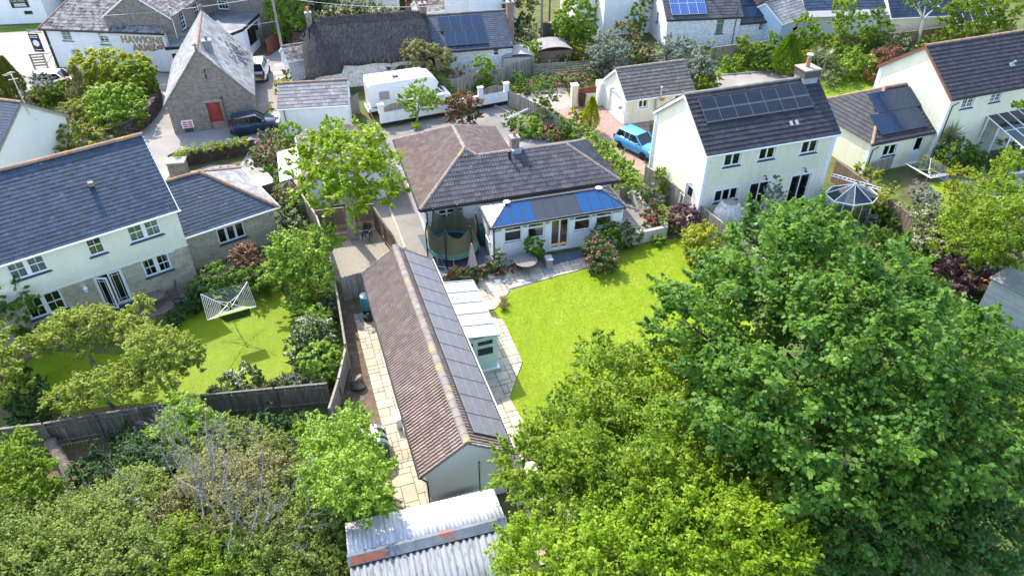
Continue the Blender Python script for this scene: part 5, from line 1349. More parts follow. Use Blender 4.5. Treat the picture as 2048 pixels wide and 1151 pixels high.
# white cottage with the eight blue panels
hf = [(5.0, 1.25, 5.75, 2.6)]
t, r0, S, XF, XL, XR = gable_house('cottage', 'white stone cottage with eight bright blue gridded solar panels', 'cottage', (15.0, 70.4), 7.6, 7.4, 5.6, 3.0, 5.0, 'white_stone', 'slate_black', 'slate_big', 0, 0.22, 0.15, {'f': hf, 'l': [(2.2, 1.6, 2.8, 2.6)]}, 'ridge_terra', barge='black_plastic', gut='black_plastic', tile='slate', seed=60)
M['green_frame'] = mat('green_frame', (0.28, 0.38, 0.28), 0.6)
window(t, XF, *hf[0], lights=1, fan=0.7, frame='green_frame', curtain=[('curtain', .02, .98, 0)]); window(t, XL, 2.2, 1.6, 2.8, 2.6, lights=1, frame='green_frame')
solar_array(r0, S, 0.55, 0.45, 4, 2, 0.86, 1.28, 'solar_grid', 0.02, 'alu', 0.12)
b = MB(); b.tube([(4.6, 1.6, 4.3), (4.6, 1.6, 5.0)], 0.07, 6); b.obj('flue', M['white_trim'], r0); downpipe(t, 6.9, -.08, 0, 3.6, 'black_plastic')
t, r0, S, XF, XL, XR = gable_house('cottage', 'low white cottage with six black panels on its dark slate roof', 'cottage', off((15.0, 70.4), 7.6, 7.5, 0.15), 13, 5.2, 5.6, 2.35, 4.6, 'white_stone', 'slate_black', 'slate_big', 0, 0.22, 0.05, {'f': [(2.1, 1.2, 2.7, 2.0), (3.6, 1.2, 4.4, 2.0)]}, 'ridge_terra', barge='black_plastic', gut='black_plastic', tile='slate', seed=61)
for q_ in ((2.1, 1.2, 2.7, 2.0), (3.6, 1.2, 4.4, 2.0)): window(t, XF, *q_, lights=1, bx=2, bz=2, sill=None)
solar_array(r0, S, 0.3, 0.55, 4, 1, 0.92, 1.15, 'solar_navy', 0.012, 'dark_metal', 0.1); solar_array(r0, S, 0.3, 1.85, 3, 1, 0.85, 1.15, 'solar_navy', 0.012, 'dark_metal', 0.1)
# blue cottage
t, r0, S, XF, XL, XR = gable_house('cottage', 'blue rendered cottage with stubby slate roof and brick chimney', 'cottage', (26.2, 70.6), 40, 5.0, 4.4, 2.5, 3.9, 'blue_render', 'slate_pale', 'slate_big', 0, 0.15, 0.1, {'f': [(2.2, .9, 3.3, 1.9)]}, 'ridge_terra', barge='white_trim', tile='slate', seed=62)
window(t, XF, 2.2, .9, 3.3, 1.9, lights=1, fan=.65, sill='white_trim'); chimney(r0, 0.4, 3.4, 2.6, 5.3, 0.7, 0.6, 'brick', 1, 'concrete', 0.12)
# pale green bungalow
t, r0, S, XF, XL, XR = gable_house('bungalow', 'pale green bungalow with grey felt porch roof behind the reed fence', 'bungalow', (29.5, 73.3), 6, 9.5, 8.0, 2.4, 5.2, 'grey_green_render', 'slate_blue', 'slate_big', 0, 0.2, 0.1, {'f': [(3.2, .9, 4.3, 1.9)]}, 'ridge_grey', tile='slate', seed=63, back=False)
window(t, XF, 3.2, .9, 4.3, 1.9, lights=1, fan=.65); b = MB(); b.extr([(0, -0.6, 2.25), (9.5, -0.6, 2.25), (9.5, 1.4, 2.95), (0, 1.4, 2.95)], (0, 0, .08)); b.obj('porch_roof', mat('grey_felt', (0.30, 0.30, 0.32), .8), t)
# cream slate building
t, r0, S, *_ = gable_house('cottage', 'cream cottage with steep blue slate roof behind the birch tree', 'cottage', (38.0, 73.4), 8, 8.5, 6.5, 2.3, 5.4, 'cream_render', 'slate_blue', 'slate_big', 0, 0.2, 0.1, None, 'ridge_terra', barge='white_trim', tile='slate', seed=64, back=False)
# pale gable at the top right
t, r0, S, *_ = gable_house('garage', 'pale low gabled garage with red ridge in the top right corner', 'garage', (50.0, 75.25), 60, 5.0, 4.6, 2.3, 3.7, 'white_render', 'tile_charcoal', 'flat', 0, 0.2, 0.15, None, 'ridge_terra', barge='timber_dark', seed=65)
# ================================================================== ground
sheet('ground', [(-160, -12), (160, -12), (160, 260), (-160, 260)], 0.0, M['ground'])
sheet('road', [(-50.02, 63.17), (-43.81, 63.42), (-42.37, 65.05), (-31.23, 63.79), (-27.8, 67.28), (-23.33, 68.38), (-22.14, 75.57), (-21.89, 80.35), (-21.33, 85.65), (-20.2, 84.85), (-19.65, 78.76), (-17.99, 65.95), (-18.84, 61.61), (-19.25, 58.77), (-18.48, 52.72), (-19.43, 49.02), (-23.87, 45.39), (-23.91, 43.64), (-30.55, 48.36), (-32.32, 45.99), (-39.47, 45.99)], 0.004, M['asphalt'])
sheet('pub_yard', [(-67.51, 76.23), (-51.4, 77.56), (-48.28, 75.25), (-42.28, 65.05), (-43.81, 63.42), (-57.49, 62.2)], 0.008, M['yard'])
sheet('driveway', [(-19.45, 45.99), (-19.43, 48.36), (-16.09, 48.36), (-13.7, 39.79), (-17.01, 42.39), (-19.93, 43.08), (-23.31, 44.36), (-21.59, 45.99)], 0.012, M['concrete'])
sheet('forecourt', [(-10.71, 48.36), (-9.93, 51.98), (-0.5, 56.64), (3.47, 50.21), (2.72, 45.99), (-4.43, 45.99), (-5.62, 39.79), (-2.65, 32.46), (-4.05, 32.22), (-6.7, 35.48), (-8.65, 41.72), (-10.15, 45.99)], 0.008, M['asphalt_dark'])
sheet('gravel_drive', [(-0.17, 58.77), (4.66, 60.79), (5.03, 56.44), (3.53, 55.42), (0.67, 57.16)], 0.012, M['gravel'])
sheet('block_drive', [(3.61, 55.42), (5.17, 56.64), (7.5, 56.23), (13.01, 58.12), (12.17, 53.19), (10.9, 52.72), (9.22, 44.5), (8.69, 45.24), (7.64, 48.36)], 0.008, M['block_paving'])
sheet('upper_road', [(18.49, 63.17), (24.89, 64.41), (25.34, 62.2), (18.09, 59.88)], 0.004, M['asphalt'])
sheet('side_passage', [(6.64, 41.07), (7.94, 41.72), (8.73, 38.58), (9.54, 36.84), (6.78, 35.64), (4.57, 34.43), (4.34, 35.21), (6.86, 36.29)], 0.012, M['asphalt_dark'])
sheet('trampoline_yard', [(-5.8, 36.84), (-1.22, 37.99), (-0.85, 34.18), (-0.7, 33.92), (-4.06, 32.41), (-5.18, 35.21)], 0.014, M['slab_dark'])  # shaded concrete: the shade is put into the dark slab colour
sheet('gravel_yard', [(-12.02, 36.84), (-8.44, 37.52), (-6.67, 34.08), (-8.02, 30.41), (-10.04, 32.41), (-11.13, 35.21)], 0.006, M['gravel'])
sheet('gravel_strip', [(-9.31, 41.07), (-8.24, 41.2), (-6.33, 35.42), (-7, 34.59), (-7.94, 36.84)], 0.010, M['gravel'])
sheet('soil_bed', [(-9.45, 30.41), (-8.61, 30.41), (-7.18, 26.4), (-5.88, 22.53), (-4.46, 17.54), (-5.52, 17.31), (-7.13, 20.08), (-7.88, 21.48), (-7.99, 24.97)], 0.006, M['soil'])
sheet('brick_terrace', [(-26.51, 25.67), (-24.87, 27.15), (-23.11, 28.72), (-20.23, 29.64), (-18.09, 32.22), (-16.17, 34.18), (-15.79, 32.94), (-17.47, 30.85), (-18.39, 29.34), (-20.06, 28.32), (-22.66, 26.77), (-25.67, 24.29)], 0.006, M['block_paving'])
sheet('lawn', [(-1.04, 29.76), (-0.44, 31.07), (1.57, 32.08), (3.31, 32.94), (5.09, 33.67), (4.92, 34.95), (8.02, 35.91), (10.61, 36.84), (11.05, 33.18), (12.45, 28.72), (12.69, 24.29), (8.02, 20.08), (1.62, 19.94), (0.9, 20.35), (-0.14, 23.09), (0.54, 25.46), (-0.55, 28.72)], 0.010, M['lawn'])
sheet('lawn', [(-17.75, 28.72), (-16.93, 30.5), (-15.9, 31.53), (-14.13, 32.13), (-12.86, 31.53), (-11.3, 28.72), (-10.54, 26.4), (-10.4, 24.8), (-13.51, 23.31), (-16.56, 22.84), (-18.94, 22.53), (-22.18, 21.84), (-23.78, 24.29), (-23.46, 26.4), (-19.33, 26.03)], 0.010, M['lawn'])
sheet('lawn', [(27.15, 61.61), (33.96, 64.66), (31.99, 59.32), (28.37, 57.16), (25.85, 57.16)], 0.010, M['lawn_far'])
sheet('lawn', [(28.3, 42.94), (30.49, 43.92), (30.73, 40.42), (31.5, 38.58), (28.7, 36.84), (27.36, 39.18)], 0.010, M['lawn_far'])
sheet('garden_terrace', [(29.48, 44.36), (33.66, 46.37), (36.39, 44.87), (33.47, 39.79), (31.05, 39.79), (30.24, 42.06)], 0.006, M['concrete'])
sheet('verge', [(19.08, 66.22), (26.55, 67.55), (25.58, 64.41), (18.54, 63.42)], 0.006, M['verge'])
sheet('verge', [(-22.37, 68.38), (-21.73, 79.64), (-20.69, 78.59), (-21.2, 67.55)], 0.010, M['verge'])
sheet('verge', [(-57.19, 76.56), (-51.4, 77.56), (-51.14, 80.35), (-49.44, 77.9), (-50.4, 75.9), (-56.01, 74.61)], 0.014, M['verge'])
sheet('flower_bed', [(-3.91, 32.22), (-0.69, 33.77), (1.79, 34.59), (1.77, 33.98), (-1.11, 32.94), (-3.71, 31.53)], 0.016, M['soil'])
sheet('flower_bed', [(5.06, 34.95), (5.73, 35.64), (8.45, 36.73), (10, 37.7), (11.38, 36.84), (10.63, 36.62), (8.02, 35.91), (4.9, 34.79)], 0.016, M['soil'])
sheet('flower_bed', [(7.94, 41.72), (9.18, 43.78), (11.26, 38.58), (11.38, 36.84), (9.71, 36.96), (8.87, 39.49)], 0.014, M['soil'])
sheet('flower_bed', [(-6.84, 61.61), (-1.07, 62.2), (2.17, 66.61), (8.78, 66.61), (8.27, 61.61), (0.26, 58.55), (-1.04, 59.88), (-5.74, 58.77)], 0.010, M['soil'])
sheet('patio_step', [(1.58, 34.18), (4.6, 35.37), (4.71, 34.69), (1.95, 33.38)], 0.062, M['slab_dark'])
b = MB()
for p in ([(550,129),(571,127),(571,131),(550,133)], [(547,144),(570,142),(570,146),(547,149)], [(552,155),(573,153),(573,157),(552,160)], [(578,120),(584,118),(585,120),(579,122)]): pass
mk = []
for q in ([(-22.25, 66.08), (-21.33, 66.35), (-21.19, 65.82), (-22.11, 65.56)], [(-21.88, 64.16), (-20.84, 64.41), (-20.71, 63.91), (-21.71, 63.54)], [(-21.29, 62.8), (-20.27, 63.05), (-20.15, 62.56), (-21.13, 62.2)], [(-30.91, 59.1), (-29.53, 59.21), (-29.46, 59.04), (-30.84, 58.93)], [(-32.16, 61.03), (-30.04, 61.26), (-30, 61.14), (-32.11, 60.91)]):
 b.poly([(x, y, 0.012) for x, y in ccw(q)])
o_ = b.obj('road_marking', M['road_white']); o_['kind'] = 'structure'
def kerb(name, pts, h=0.12, w=0.14, m='concrete'):
 b = MB()
 for a, c in zip(pts[:-1], pts[1:]): b.bar((*a, h / 2), (*c, h / 2), w, h)
 o = b.obj(name, M[m]); o['kind'] = 'structure'
kerb('kerb', [(-1.93, 56.96), (0.84, 53.66), (3.18, 49.78)])
kerb('kerb', [(18.49, 63.17), (22.71, 64.04), (25.06, 64.54)], 0.1, 0.12)
kerb('kerb', [(-8.43, 41.39), (-6.87, 36.84), (-6.38, 35.32)], 0.12, 0.12, 'slab')
kerb('kerb', [(-5.5, 38.58), (-3.48, 32.22)], 0.03, 0.1, 'concrete')
# ------------------------------------------------------------------ paving, slab by slab
def pave(base, loc, rz, pl, unit, seed, m, dark=None, z=0.02, gapm=0.017):
 pl = ccw(pl); rg = random.Random(seed)
 F = frame_of(loc, rz)
 x0, x1 = min(p[0] for p in pl), max(p[0] for p in pl); y0, y1 = min(p[1] for p in pl), max(p[1] for p in pl)
 nx, ny = int((x1 - x0) / unit) + 1, int((y1 - y0) / unit) + 1
 used = set(); cache = {}
 sizes = [(3, 2), (2, 3), (2, 2), (2, 1), (1, 2), (2, 2), (3, 2), (1, 1)]
 for j in range(ny):
  for i in range(nx):
   if (i, j) in used: continue
   opts = sizes[:]; rg.shuffle(opts); opts.append((1, 1))
   for (a, c) in opts:
    cells = [(i + p, j + q) for p in range(a) for q in range(c)]
    if all(k not in used and k[0] < nx and k[1] < ny for k in cells): break
   used.update(cells)
   r = [(x0 + i * unit, y0 + j * unit), (x0 + (i + a) * unit, y0 + j * unit), (x0 + (i + a) * unit, y0 + (j + c) * unit), (x0 + i * unit, y0 + (j + c) * unit)]
   r = [(r[0][0] + gapm, r[0][1] + gapm), (r[1][0] - gapm, r[1][1] + gapm), (r[2][0] - gapm, r[2][1] - gapm), (r[3][0] + gapm, r[3][1] - gapm)]
   cp = clip(r, pl)
   if not cp or area(cp) < 0.02: continue
   full = area(cp) > 0.999 * area(r)
   mm = m
   if dark: mm = dark(F @ Vector((r[0][0], r[0][1], 0)), rg) or m
   key = (a, c, mm.name)
   hx, hy = r[0]
   if full and key in cache: me = cache[key]
   else:
    b = MB(); b.prism([(p[0] - hx, p[1] - hy) for p in cp], 0.0, 0.035); me = b.mesh('paving_slab', mm)
    if full: cache[key] = me
   link('paving_slab', me, base, F @ Matrix.Translation((hx, hy, z + rg.uniform(-0.003, 0.003))) @ Matrix.Rotation(rg.uniform(-0.006, 0.006), 4, 'X'))
base = sheet('patio', [off((-3.36, 16.78), 18.6, *p) for p in ((3.5, -3.4), (5.4, -3.4), (5.3, 2.2), (5.1, 5.0), (6.45, 7.05), (6.55, 10.4), (5.4, 11.4), (6.3, 11.4), (7.4, 12.6), (11.5, 13.2), (13.2, 13.4), (13.4, 15.1), (4.3, 15.0), (4.3, 11.3), (3.5, 11.3))], 0.018, M['joint'])
GOX = (-3.36, 16.78)
pave(base, GOX, 18.6, [(3.5, -3.4), (5.4, -3.4), (5.3, 2.2), (5.1, 5.0), (3.5, 5.0)], 0.29, 1, M['slab'])
pave(base, GOX, 18.6, [(3.5, 5.0), (5.1, 5.0), (6.45, 7.05), (3.5, 7.05)], 0.29, 2, M['slab'])
pave(base, GOX, 18.6, [(5.1, 7.05), (6.45, 7.05), (6.55, 10.4), (5.2, 11.4), (5.1, 11.4)], 0.29, 3, M['slab'])
dk = lambda p, rg: M['slab_blue'] if rg.random() < 0.14 else None
pave(base, GOX, 16.5, [(4.2, 11.6), (6.0, 11.6), (7.2, 12.9), (7.2, 15.0), (4.2, 15.1)], 0.29, 4, M['slab'], dk)
pave(base, GOX, 16.5, [(7.2, 12.9), (11.6, 13.65), (13.5, 13.9), (13.6, 15.3), (11.2, 15.4), (7.2, 15.0)], 0.29, 5, M['slab'], dk)
base = sheet('side_path', [off(GOX, 18.6, *p) for p in ((-0.8, 13.3), (0.3, 13.3), (0.3, -0.4), (0.3, -1.2), (-2.6, -1.2), (-2.4, 1.4), (-0.75, 3.0))], 0.018, M['joint'])
pave(base, GOX, 18.6, [(-0.8, 13.3), (-0.75, 3.0), (0.3, 3.0), (0.3, 13.3)], 0.265, 6, M['slab'], lambda p, rg: M['slab_blue'] if p[1] > 28.5 else None)
pave(base, GOX, 18.6, [(-2.2, 1.6), (-2.4, -1.2), (0.3, -1.2), (0.3, 3.0), (-0.75, 3.0)], 0.29, 7, M['slab'])
# ================================================================== fences and walls
def fence(name, label, pts, h, m='timber_grey', bw=0.14, solo=True, post=1.8, rails=2, side=1, z0=0.0, cap=True, group=None, cat='fence', bt=0.02, posth=0.05, jag=0.02, postm=None, horiz=False, gaps=0.012, seed=0, hts=None):
 """boards stand on one side of rails and posts; every board is a piece of its own when solo"""
 p0 = pts[0]; t = thing(name, label, cat, (p0[0], p0[1], 0), 0, group)
 rg = random.Random(seed + int(h * 100) + len(pts)); me = {}; jb = MB(); rl = []; nb = 0
 def boardmesh(w, hh):
  k = (round(w, 2), round(hh, 2))
  if k not in me:
   b = MB(); b.box(0, 0, 0, w - gaps, bt, hh); me[k] = b.mesh('board', M[m])
  return me[k]
 for a, c in zip(pts[:-1], pts[1:]):
  A = Vector((a[0] - p0[0], a[1] - p0[1], z0)); Cc = Vector((c[0] - p0[0], c[1] - p0[1], z0)); d = Cc - A; L = d.length; ang = math.atan2(d.y, d.x)
  X = Matrix.Translation(A) @ Matrix.Rotation(ang, 4, 'Z')
  n = max(1, round(L / post))
  for k in range(n + 1):
   b = MB(); b.bbox(-0.05, -0.05, 0, 0.05, 0.05, h + posth, 0.012); b.obj('post', M[postm or m], t, X @ Matrix.Translation((k * L / n, 0, -z0)))
  if horiz:
   nr = int(h / bw)
   for k in range(n):
    for r in range(nr):
     hh = bw * 0.8
     kk = ('h', round(L / n, 2))
     if kk not in me: b = MB(); b.box(0, 0, 0, L / n, bt, hh); me[kk] = b.mesh('board', M[m])
     link('board', me[kk], t, X @ Matrix.Translation((k * L / n, -side * 0.06 - (bt if side > 0 else 0) + 0.02 * (r % 2), 0.05 + r * bw)))
   continue
  for r in range(rails):
   zz = 0.25 + (h - 0.5) * r / max(1, rails - 1)
   b = MB(); b.box(0, -0.03, zz, L, 0.03, zz + 0.07); b.obj('rail', M[postm or m], t, X)
  if cap:
   b = MB(); b.box(0, -0.05, h + 0.005, L, 0.05, h + 0.04); b.obj('capping', M[postm or m], t, X)
  nbd = max(1, round(L / bw)); w = L / nbd
  for k in range(nbd):
   hh = h - (0 if cap else rg.choice((0, jag, jag * 2)))
   y = -side * 0.031 - (bt if side > 0 else 0)
   Y = X @ Matrix.Translation((k * w, y + rg.uniform(-.003, .003), 0.02)) @ Matrix.Rotation(rg.uniform(-0.008, 0.008), 4, 'Y')
   if solo and nb < 300: link('board', boardmesh(w, round(hh, 2)), t, Y); nb += 1
   else:
    bb = MB(); bb.box(0, 0, 0, w - gaps, bt, hh); jb.add([Y @ Vector(v) for v in bb.v], bb.f)
 if jb.v: jb.obj('boarding', M[m], t, kind='stuff')
 return t
fence('board_fence', 'dark mossy board fence with posts across the bottom of the left garden', [(-22.89, 19.67), (-19.56, 20.27), (-17.68, 20.77), (-15.88, 21.14), (-13.5, 21.9), (-10.48, 22.32), (-8.24, 22.62)], 1.45, 'timber_dark', 0.15, side=-1, postm='timber_dark', post=2.2)
fence('board_fence', 'grey board fence between the left garden and the outbuilding path', [(-11.75, 36.73), (-10.04, 32.41), (-8.89, 28.72), (-7.85, 25.15)], 1.55, 'timber_grey', 0.13, side=-1)
fence('leaning_fence', 'weathered fence panel running down from the tall post to the bramble bank', [(-7.84, 25.08), (-7.78, 23), (-7.83, 21.25)], 1.35, 'timber_grey', 0.13, side=1)
fence('board_fence', 'short grey board fence closing the gap behind the solar outbuilding', [(-9.03, 30.32), (-7.83, 30.94), (-6.57, 32.22)], 1.6, 'timber_grey', 0.12, cap=False)
fence('reed_fence', 'dark brown reed screen behind the lime green tree', [(-11.76, 36.79), (-10.09, 37.18), (-8.45, 37.58)], 1.75, 'timber_brown', 0.05, True, 2.2)
fence('reed_fence', 'brown reed screen along the gravel strip beside the driveway', [(-8.45, 37.58), (-6.77, 34.18), (-6.41, 33.18)], 1.6, 'timber_brown', 0.05, True, 2.2, side=-1)
fence('board_fence', 'grey fence stepping down between the sapling shrubs above the stone annexe', [(-14.36, 41.2), (-13.17, 39.18), (-11.75, 36.73)], 1.5, 'timber_grey', 0.13)
fence('board_fence', 'grey fence between the bungalow garden and the cream house', [(8.99, 42.94), (10.34, 40.55), (11.67, 37.52), (13.08, 34.43), (14.02, 31.53)], 1.5, 'timber_grey', 0.11, side=1)
fence('board_fence', 'brown panel fence dividing the two cream house gardens', [(21.98, 43.64), (22.61, 41.39), (23.28, 38.58), (23.91, 36.4), (24.69, 34.18)], 1.55, 'timber_brown', 0.13)
fence('board_fence', 'pale vertical board fence below the slate cottage', [(-6.73, 59.21), (-5.09, 58.55), (-3.44, 59.88), (-1.5, 60.79), (-0.53, 61.49)], 1.5, 'timber_grey', 0.13, cap=False)
fence('board_fence', 'pale tall board fence in front of the arched shed', [(-0.84, 61.49), (0.49, 62.44), (1.95, 63.42)], 1.6, 'timber_grey', 0.13, cap=False)
fence('rail_fence', 'grey horizontal rail fence with trellis top above the flower bank', [(1.95, 63.17), (4.83, 63.66), (8.1, 64.41), (11.4, 65.05), (14.76, 65.69)], 1.3, 'timber_grey', 0.22, horiz=True)
fence('reed_fence', 'long reed fence below the white cottages', [(18.52, 66.22), (21.47, 67.28), (24.31, 68.1)], 1.5, 'timber_grey', 0.07, True, 2.5)
fence('reed_fence', 'reed fence below the pale green bungalow', [(26.05, 69.07), (30.18, 69.78), (35.31, 70.36)], 1.3, 'timber_brown', 0.07, False, 2.5)
fence('reed_fence', 'reed fence below the cream cottage by the birch', [(35.31, 70.36), (39.27, 71.53), (44.65, 73.35)], 1.3, 'timber_brown', 0.07, False, 2.5)
fence('board_fence', 'curved grey fence beside the asphalt forecourt', [(-0.29, 56.23), (0.66, 55.42), (2.04, 53.66), (3.34, 51.62), (5.09, 49.02)], 1.35, 'timber_grey', 0.13, cap=False)
fence('board_fence', 'weathered fence beside the motorhome rear', [(-13.28, 54.05), (-12.4, 55.02)], 1.6, 'timber_grey', 0.13, cap=False)
fence('board_fence', 'short stub of board fence below the annexe downpipe', [(24.95, 44.36), (26.7, 45.39)], 1.0, 'timber_grey', 0.13, cap=False)
fence('red_fence', 'dull red board fence beside the lane', [(-23.58, 68.93), (-23.11, 71.24), (-23.16, 75.9)], 1.4, 'timber_red', 0.2, False, cap=False)
fence('board_fence', 'grey board screen at the end of the flat roofed extension', [(-25.34, 70.36), (-24.7, 72.13)], 1.6, 'timber_grey', 0.15, False, cap=False)
def wall_run(name, label, pts, h, w, m, cat='wall', cap=None, capm='concrete', z0=0.0, kind=None):
 p0 = pts[0]; t = thing(name, label, cat, (p0[0], p0[1], 0))
 b = MB(); cb = MB()
 q = [Vector((x - p0[0], y - p0[1], 0)) for x, y in pts]
 nrm = []
 for i in range(len(q)):
  d = (q[min(i + 1, len(q) - 1)] - q[max(i - 1, 0)]).normalized(); nrm.append(Vector((-d.y, d.x, 0)))
 def strip(bb, w, za, zb):
  vs = []; fs = []
  for p, n_ in zip(q, nrm): vs += [p - n_ * w / 2 + Vector((0, 0, za)), p + n_ * w / 2 + Vector((0, 0, za)), p + n_ * w / 2 + Vector((0, 0, zb)), p - n_ * w / 2 + Vector((0, 0, zb))]
  for i in range(len(q) - 1):
   a = 4 * i
   for k in range(4): fs.append((a + k, a + (k + 1) % 4, a + 4 + (k + 1) % 4, a + 4 + k))
  fs += [(0, 3, 2, 1), tuple(4 * (len(q) - 1) + k for k in range(4))]
  bb.add(vs, [f[::-1] for f in fs])
 strip(b, w, z0, h); o = b.obj('walling', M[m], t)
 if cap: strip(cb, w + 0.06, h + 0.002, h + cap); cb.obj('coping', M[capm], t)
 return t
def smooth_path(pts, n=5):
 out = []
 P = [pts[0]] + list(pts) + [pts[-1]]
 for i in range(1, len(P) - 2):
  for k in range(n):
   f = k / n; a, b_, c, d = P[i - 1], P[i], P[i + 1], P[i + 2]
   out.append(tuple(0.5 * ((2 * b_[j]) + (-a[j] + c[j]) * f + (2 * a[j] - 5 * b_[j] + 4 * c[j] - d[j]) * f * f + (-a[j] + 3 * b_[j] - 3 * c[j] + d[j]) * f ** 3) for j in (0, 1)))
 out.append(pts[-1]); return out
def rubble(t, pts, h, w, seed, n=300):
 """stones picked out on the visible face of a dry wall"""
 rg = random.Random(seed); p0 = pts[0]; base = []
 for k in range(5):
  b = MB(); b.bbox(-0.5, -0.5, 0, 0.5, 0.5, 1, 0.12); base.append(b.mesh('stone', M['stone_low']))
 L = sum(math.dist(a, c) for a, c in zip(pts[:-1], pts[1:]))
 for k in range(n):
  s = rg.uniform(0, L); i = 0
  while s > math.dist(pts[i], pts[i + 1]): s -= math.dist(pts[i], pts[i + 1]); i += 1
  a, c = pts[i], pts[i + 1]; f = s / math.dist(a, c); ang = math.atan2(c[1] - a[1], c[0] - a[0])
  x, y = a[0] + (c[0] - a[0]) * f - p0[0], a[1] + (c[1] - a[1]) * f - p0[1]
  z = rg.uniform(0, h - 0.1); ln = rg.uniform(.18, .42)
  if rg.random() < .22: off_, z = rg.uniform(-w / 2, w / 2), h - 0.06
  else: off_ = -w / 2
  link('stone', rg.choice(base), t, Matrix.Translation((x + math.sin(ang) * -off_, y + math.cos(ang) * off_, z)) @ Matrix.Rotation(ang + rg.uniform(-.1, .1), 4, 'Z') @ Matrix.Diagonal((ln, rg.uniform(.08, .16), rg.uniform(.08, .17), 1)))
pts = smooth_path([(-31.7, 52.17), (-30.18, 50.73), (-29.24, 51.44), (-28.9, 53.28), (-29.19, 55.82), (-30.01, 58.12), (-30.87, 59.66)])
wall_run('stone_hedge_wall', 'curved stone retaining wall under the bushy mound opposite the chapel', pts, 1.15, 0.45, 'stone_low'); rubble(bpy.data.objects['stone_hedge_wall'], pts, 1.15, 0.45, 3)
pts = smooth_path([(-23.94, 45.39), (-23.45, 45.99), (-22.16, 46.6), (-20.76, 47.31), (-19.05, 48.36)])
wall_run('stone_wall', 'dry stone wall with a row of young shrubs on top', pts, 0.95, 0.55, 'stone_low'); rubble(bpy.data.objects['stone_wall.001'] if 'stone_wall.001' in bpy.data.objects and bpy.data.objects['stone_wall.001'].type == 'EMPTY' else [o for o in bpy.data.objects if o.get('label', '').startswith('dry stone wall')][0], pts, 0.95, 0.55, 4)
t = thing('gate_pillar', 'square stone gate pillar with pale cap at the end of the dry stone wall', 'pillar', (-23.07, 44.36), 10)
b = MB(); b.box(-.55, -.45, 0, .55, .45, 1.15); b.obj('shaft', M['stone_wall'], t); b = MB(); b.bbox(-.62, -.52, 1.152, .62, .52, 1.24, 0.02); b.obj('cap', M['concrete'], t)
wall_run('garden_wall', 'old stone garden wall behind the gable end of the left house', [(-39.66, 56.13), (-39.05, 57.69), (-37.73, 59.32)], 1.3, 0.4, 'stone_low', cap=0.08, capm='stone_wall')
wall_run('stone_wall', 'rubble stone bank wall below the clipped green bush', [(3.08, 72.43), (5.37, 72.74), (8.23, 73.66)], 1.9, 0.5, 'stone_low')
wall_run('terrace_wall', 'low rendered wall edging the trampoline yard and flower bed', [(-3.99, 31.53), (-3.87, 32.13), (-1.82, 32.94), (-0.69, 33.53), (1.34, 34.08)], 0.4, 0.16, 'terrace_wall', cap=0.04)
wall_run('terrace_wall', 'pale rendered retaining wall stepping round the sunroom passage', [(7.87, 41.2), (8.48, 39.06), (9.38, 36.84), (9.35, 36.62), (6.78, 35.64), (5.04, 34.69)], 0.75, 0.2, 'terrace_wall', cap=0.05)
wall_run('block_wall', 'short grey block wall at the rear corner of the bungalow', [(7.15, 41.2), (7.92, 41.52)], 0.9, 0.25, 'concrete')
t = thing('stone_pedestal', 'small grey block pedestal between the round table and the back step', 'pedestal', (2.1, 33.48), 14)
b = MB(); b.bbox(-.18, -.25, 0, .18, .25, .62, .02); b.obj('block', M['concrete'], t); b = MB(); b.bbox(-.21, -.28, .622, .21, .28, .68, .015); b.obj('top', M['lead'], t)
# white boundary wall with timber infill
A_, B_ = (-10.31, 52.44), (-0.38, 56.96); WA = math.degrees(math.atan2(B_[1] - A_[1], B_[0] - A_[0])); L_ = math.dist(A_, B_)
t = thing('boundary_wall', 'white boundary wall with arched timber infill in front of the motorhome', 'wall', A_, WA)
b = MB(); b.box(0, -.1, 0.28, L_, .1, 1.1); b.obj('walling', M['white_render'], t); b = MB(); b.box(0, -.12, 0, L_, .12, .278); b.obj('plinth', M['tile_charcoal'] if False else M['black_plastic'], t)
for x in (0.15, 2.55, 3.05, 5.1, 8.5, 10.8):
 b = MB(); b.box(x - .2, -.13, 1.1, x + .2, .13, 1.75); b.box(x - .25, -.17, 1.752, x + .25, .17, 1.83); b.obj('pier', M['white_render'], t)
for (xa_, xb_) in ((0.4, 2.3), (3.3, 4.85), (8.75, 10.55)):
 n = int((xb_ - xa_) / .11)
 for k in range(n):
  x = xa_ + (xb_ - xa_) * k / n; f = (k + .5) / n; hh = .42 + .22 * math.sin(math.pi * f)
  b = MB(); b.box(x, -.02, 1.105, x + .1, .0, 1.105 + hh); b.obj('board', M['timber_grey'], t)
 b = MB(); b.box(xa_, .002, 1.4, xb_, .04, 1.46); b.obj('rail', M['timber_grey'], t)
# red gate and cream pillar by the garage
t = thing('garden_gate', 'reddish timber gate between cream pillars beside the cream garage', 'gate', (4.93, 56.23), 12)
b = MB(); b.box(0, 0, 0, .5, .5, 1.75); b.box(.5, .1, 0, 2.1, .25, 1.0); b.obj('pillar', M['cream_render'], t)
b = MB(); b.box(-.05, -.05, 1.752, .55, .55, 1.83); b.obj('cap', M['white_trim'], t)
for k in range(12): b = MB(); b.box(.55 + k * .13, .14, 1.005, .67 + k * .13, .18, 1.45 + .012 * k); b.obj('board', M['timber_red'], t)
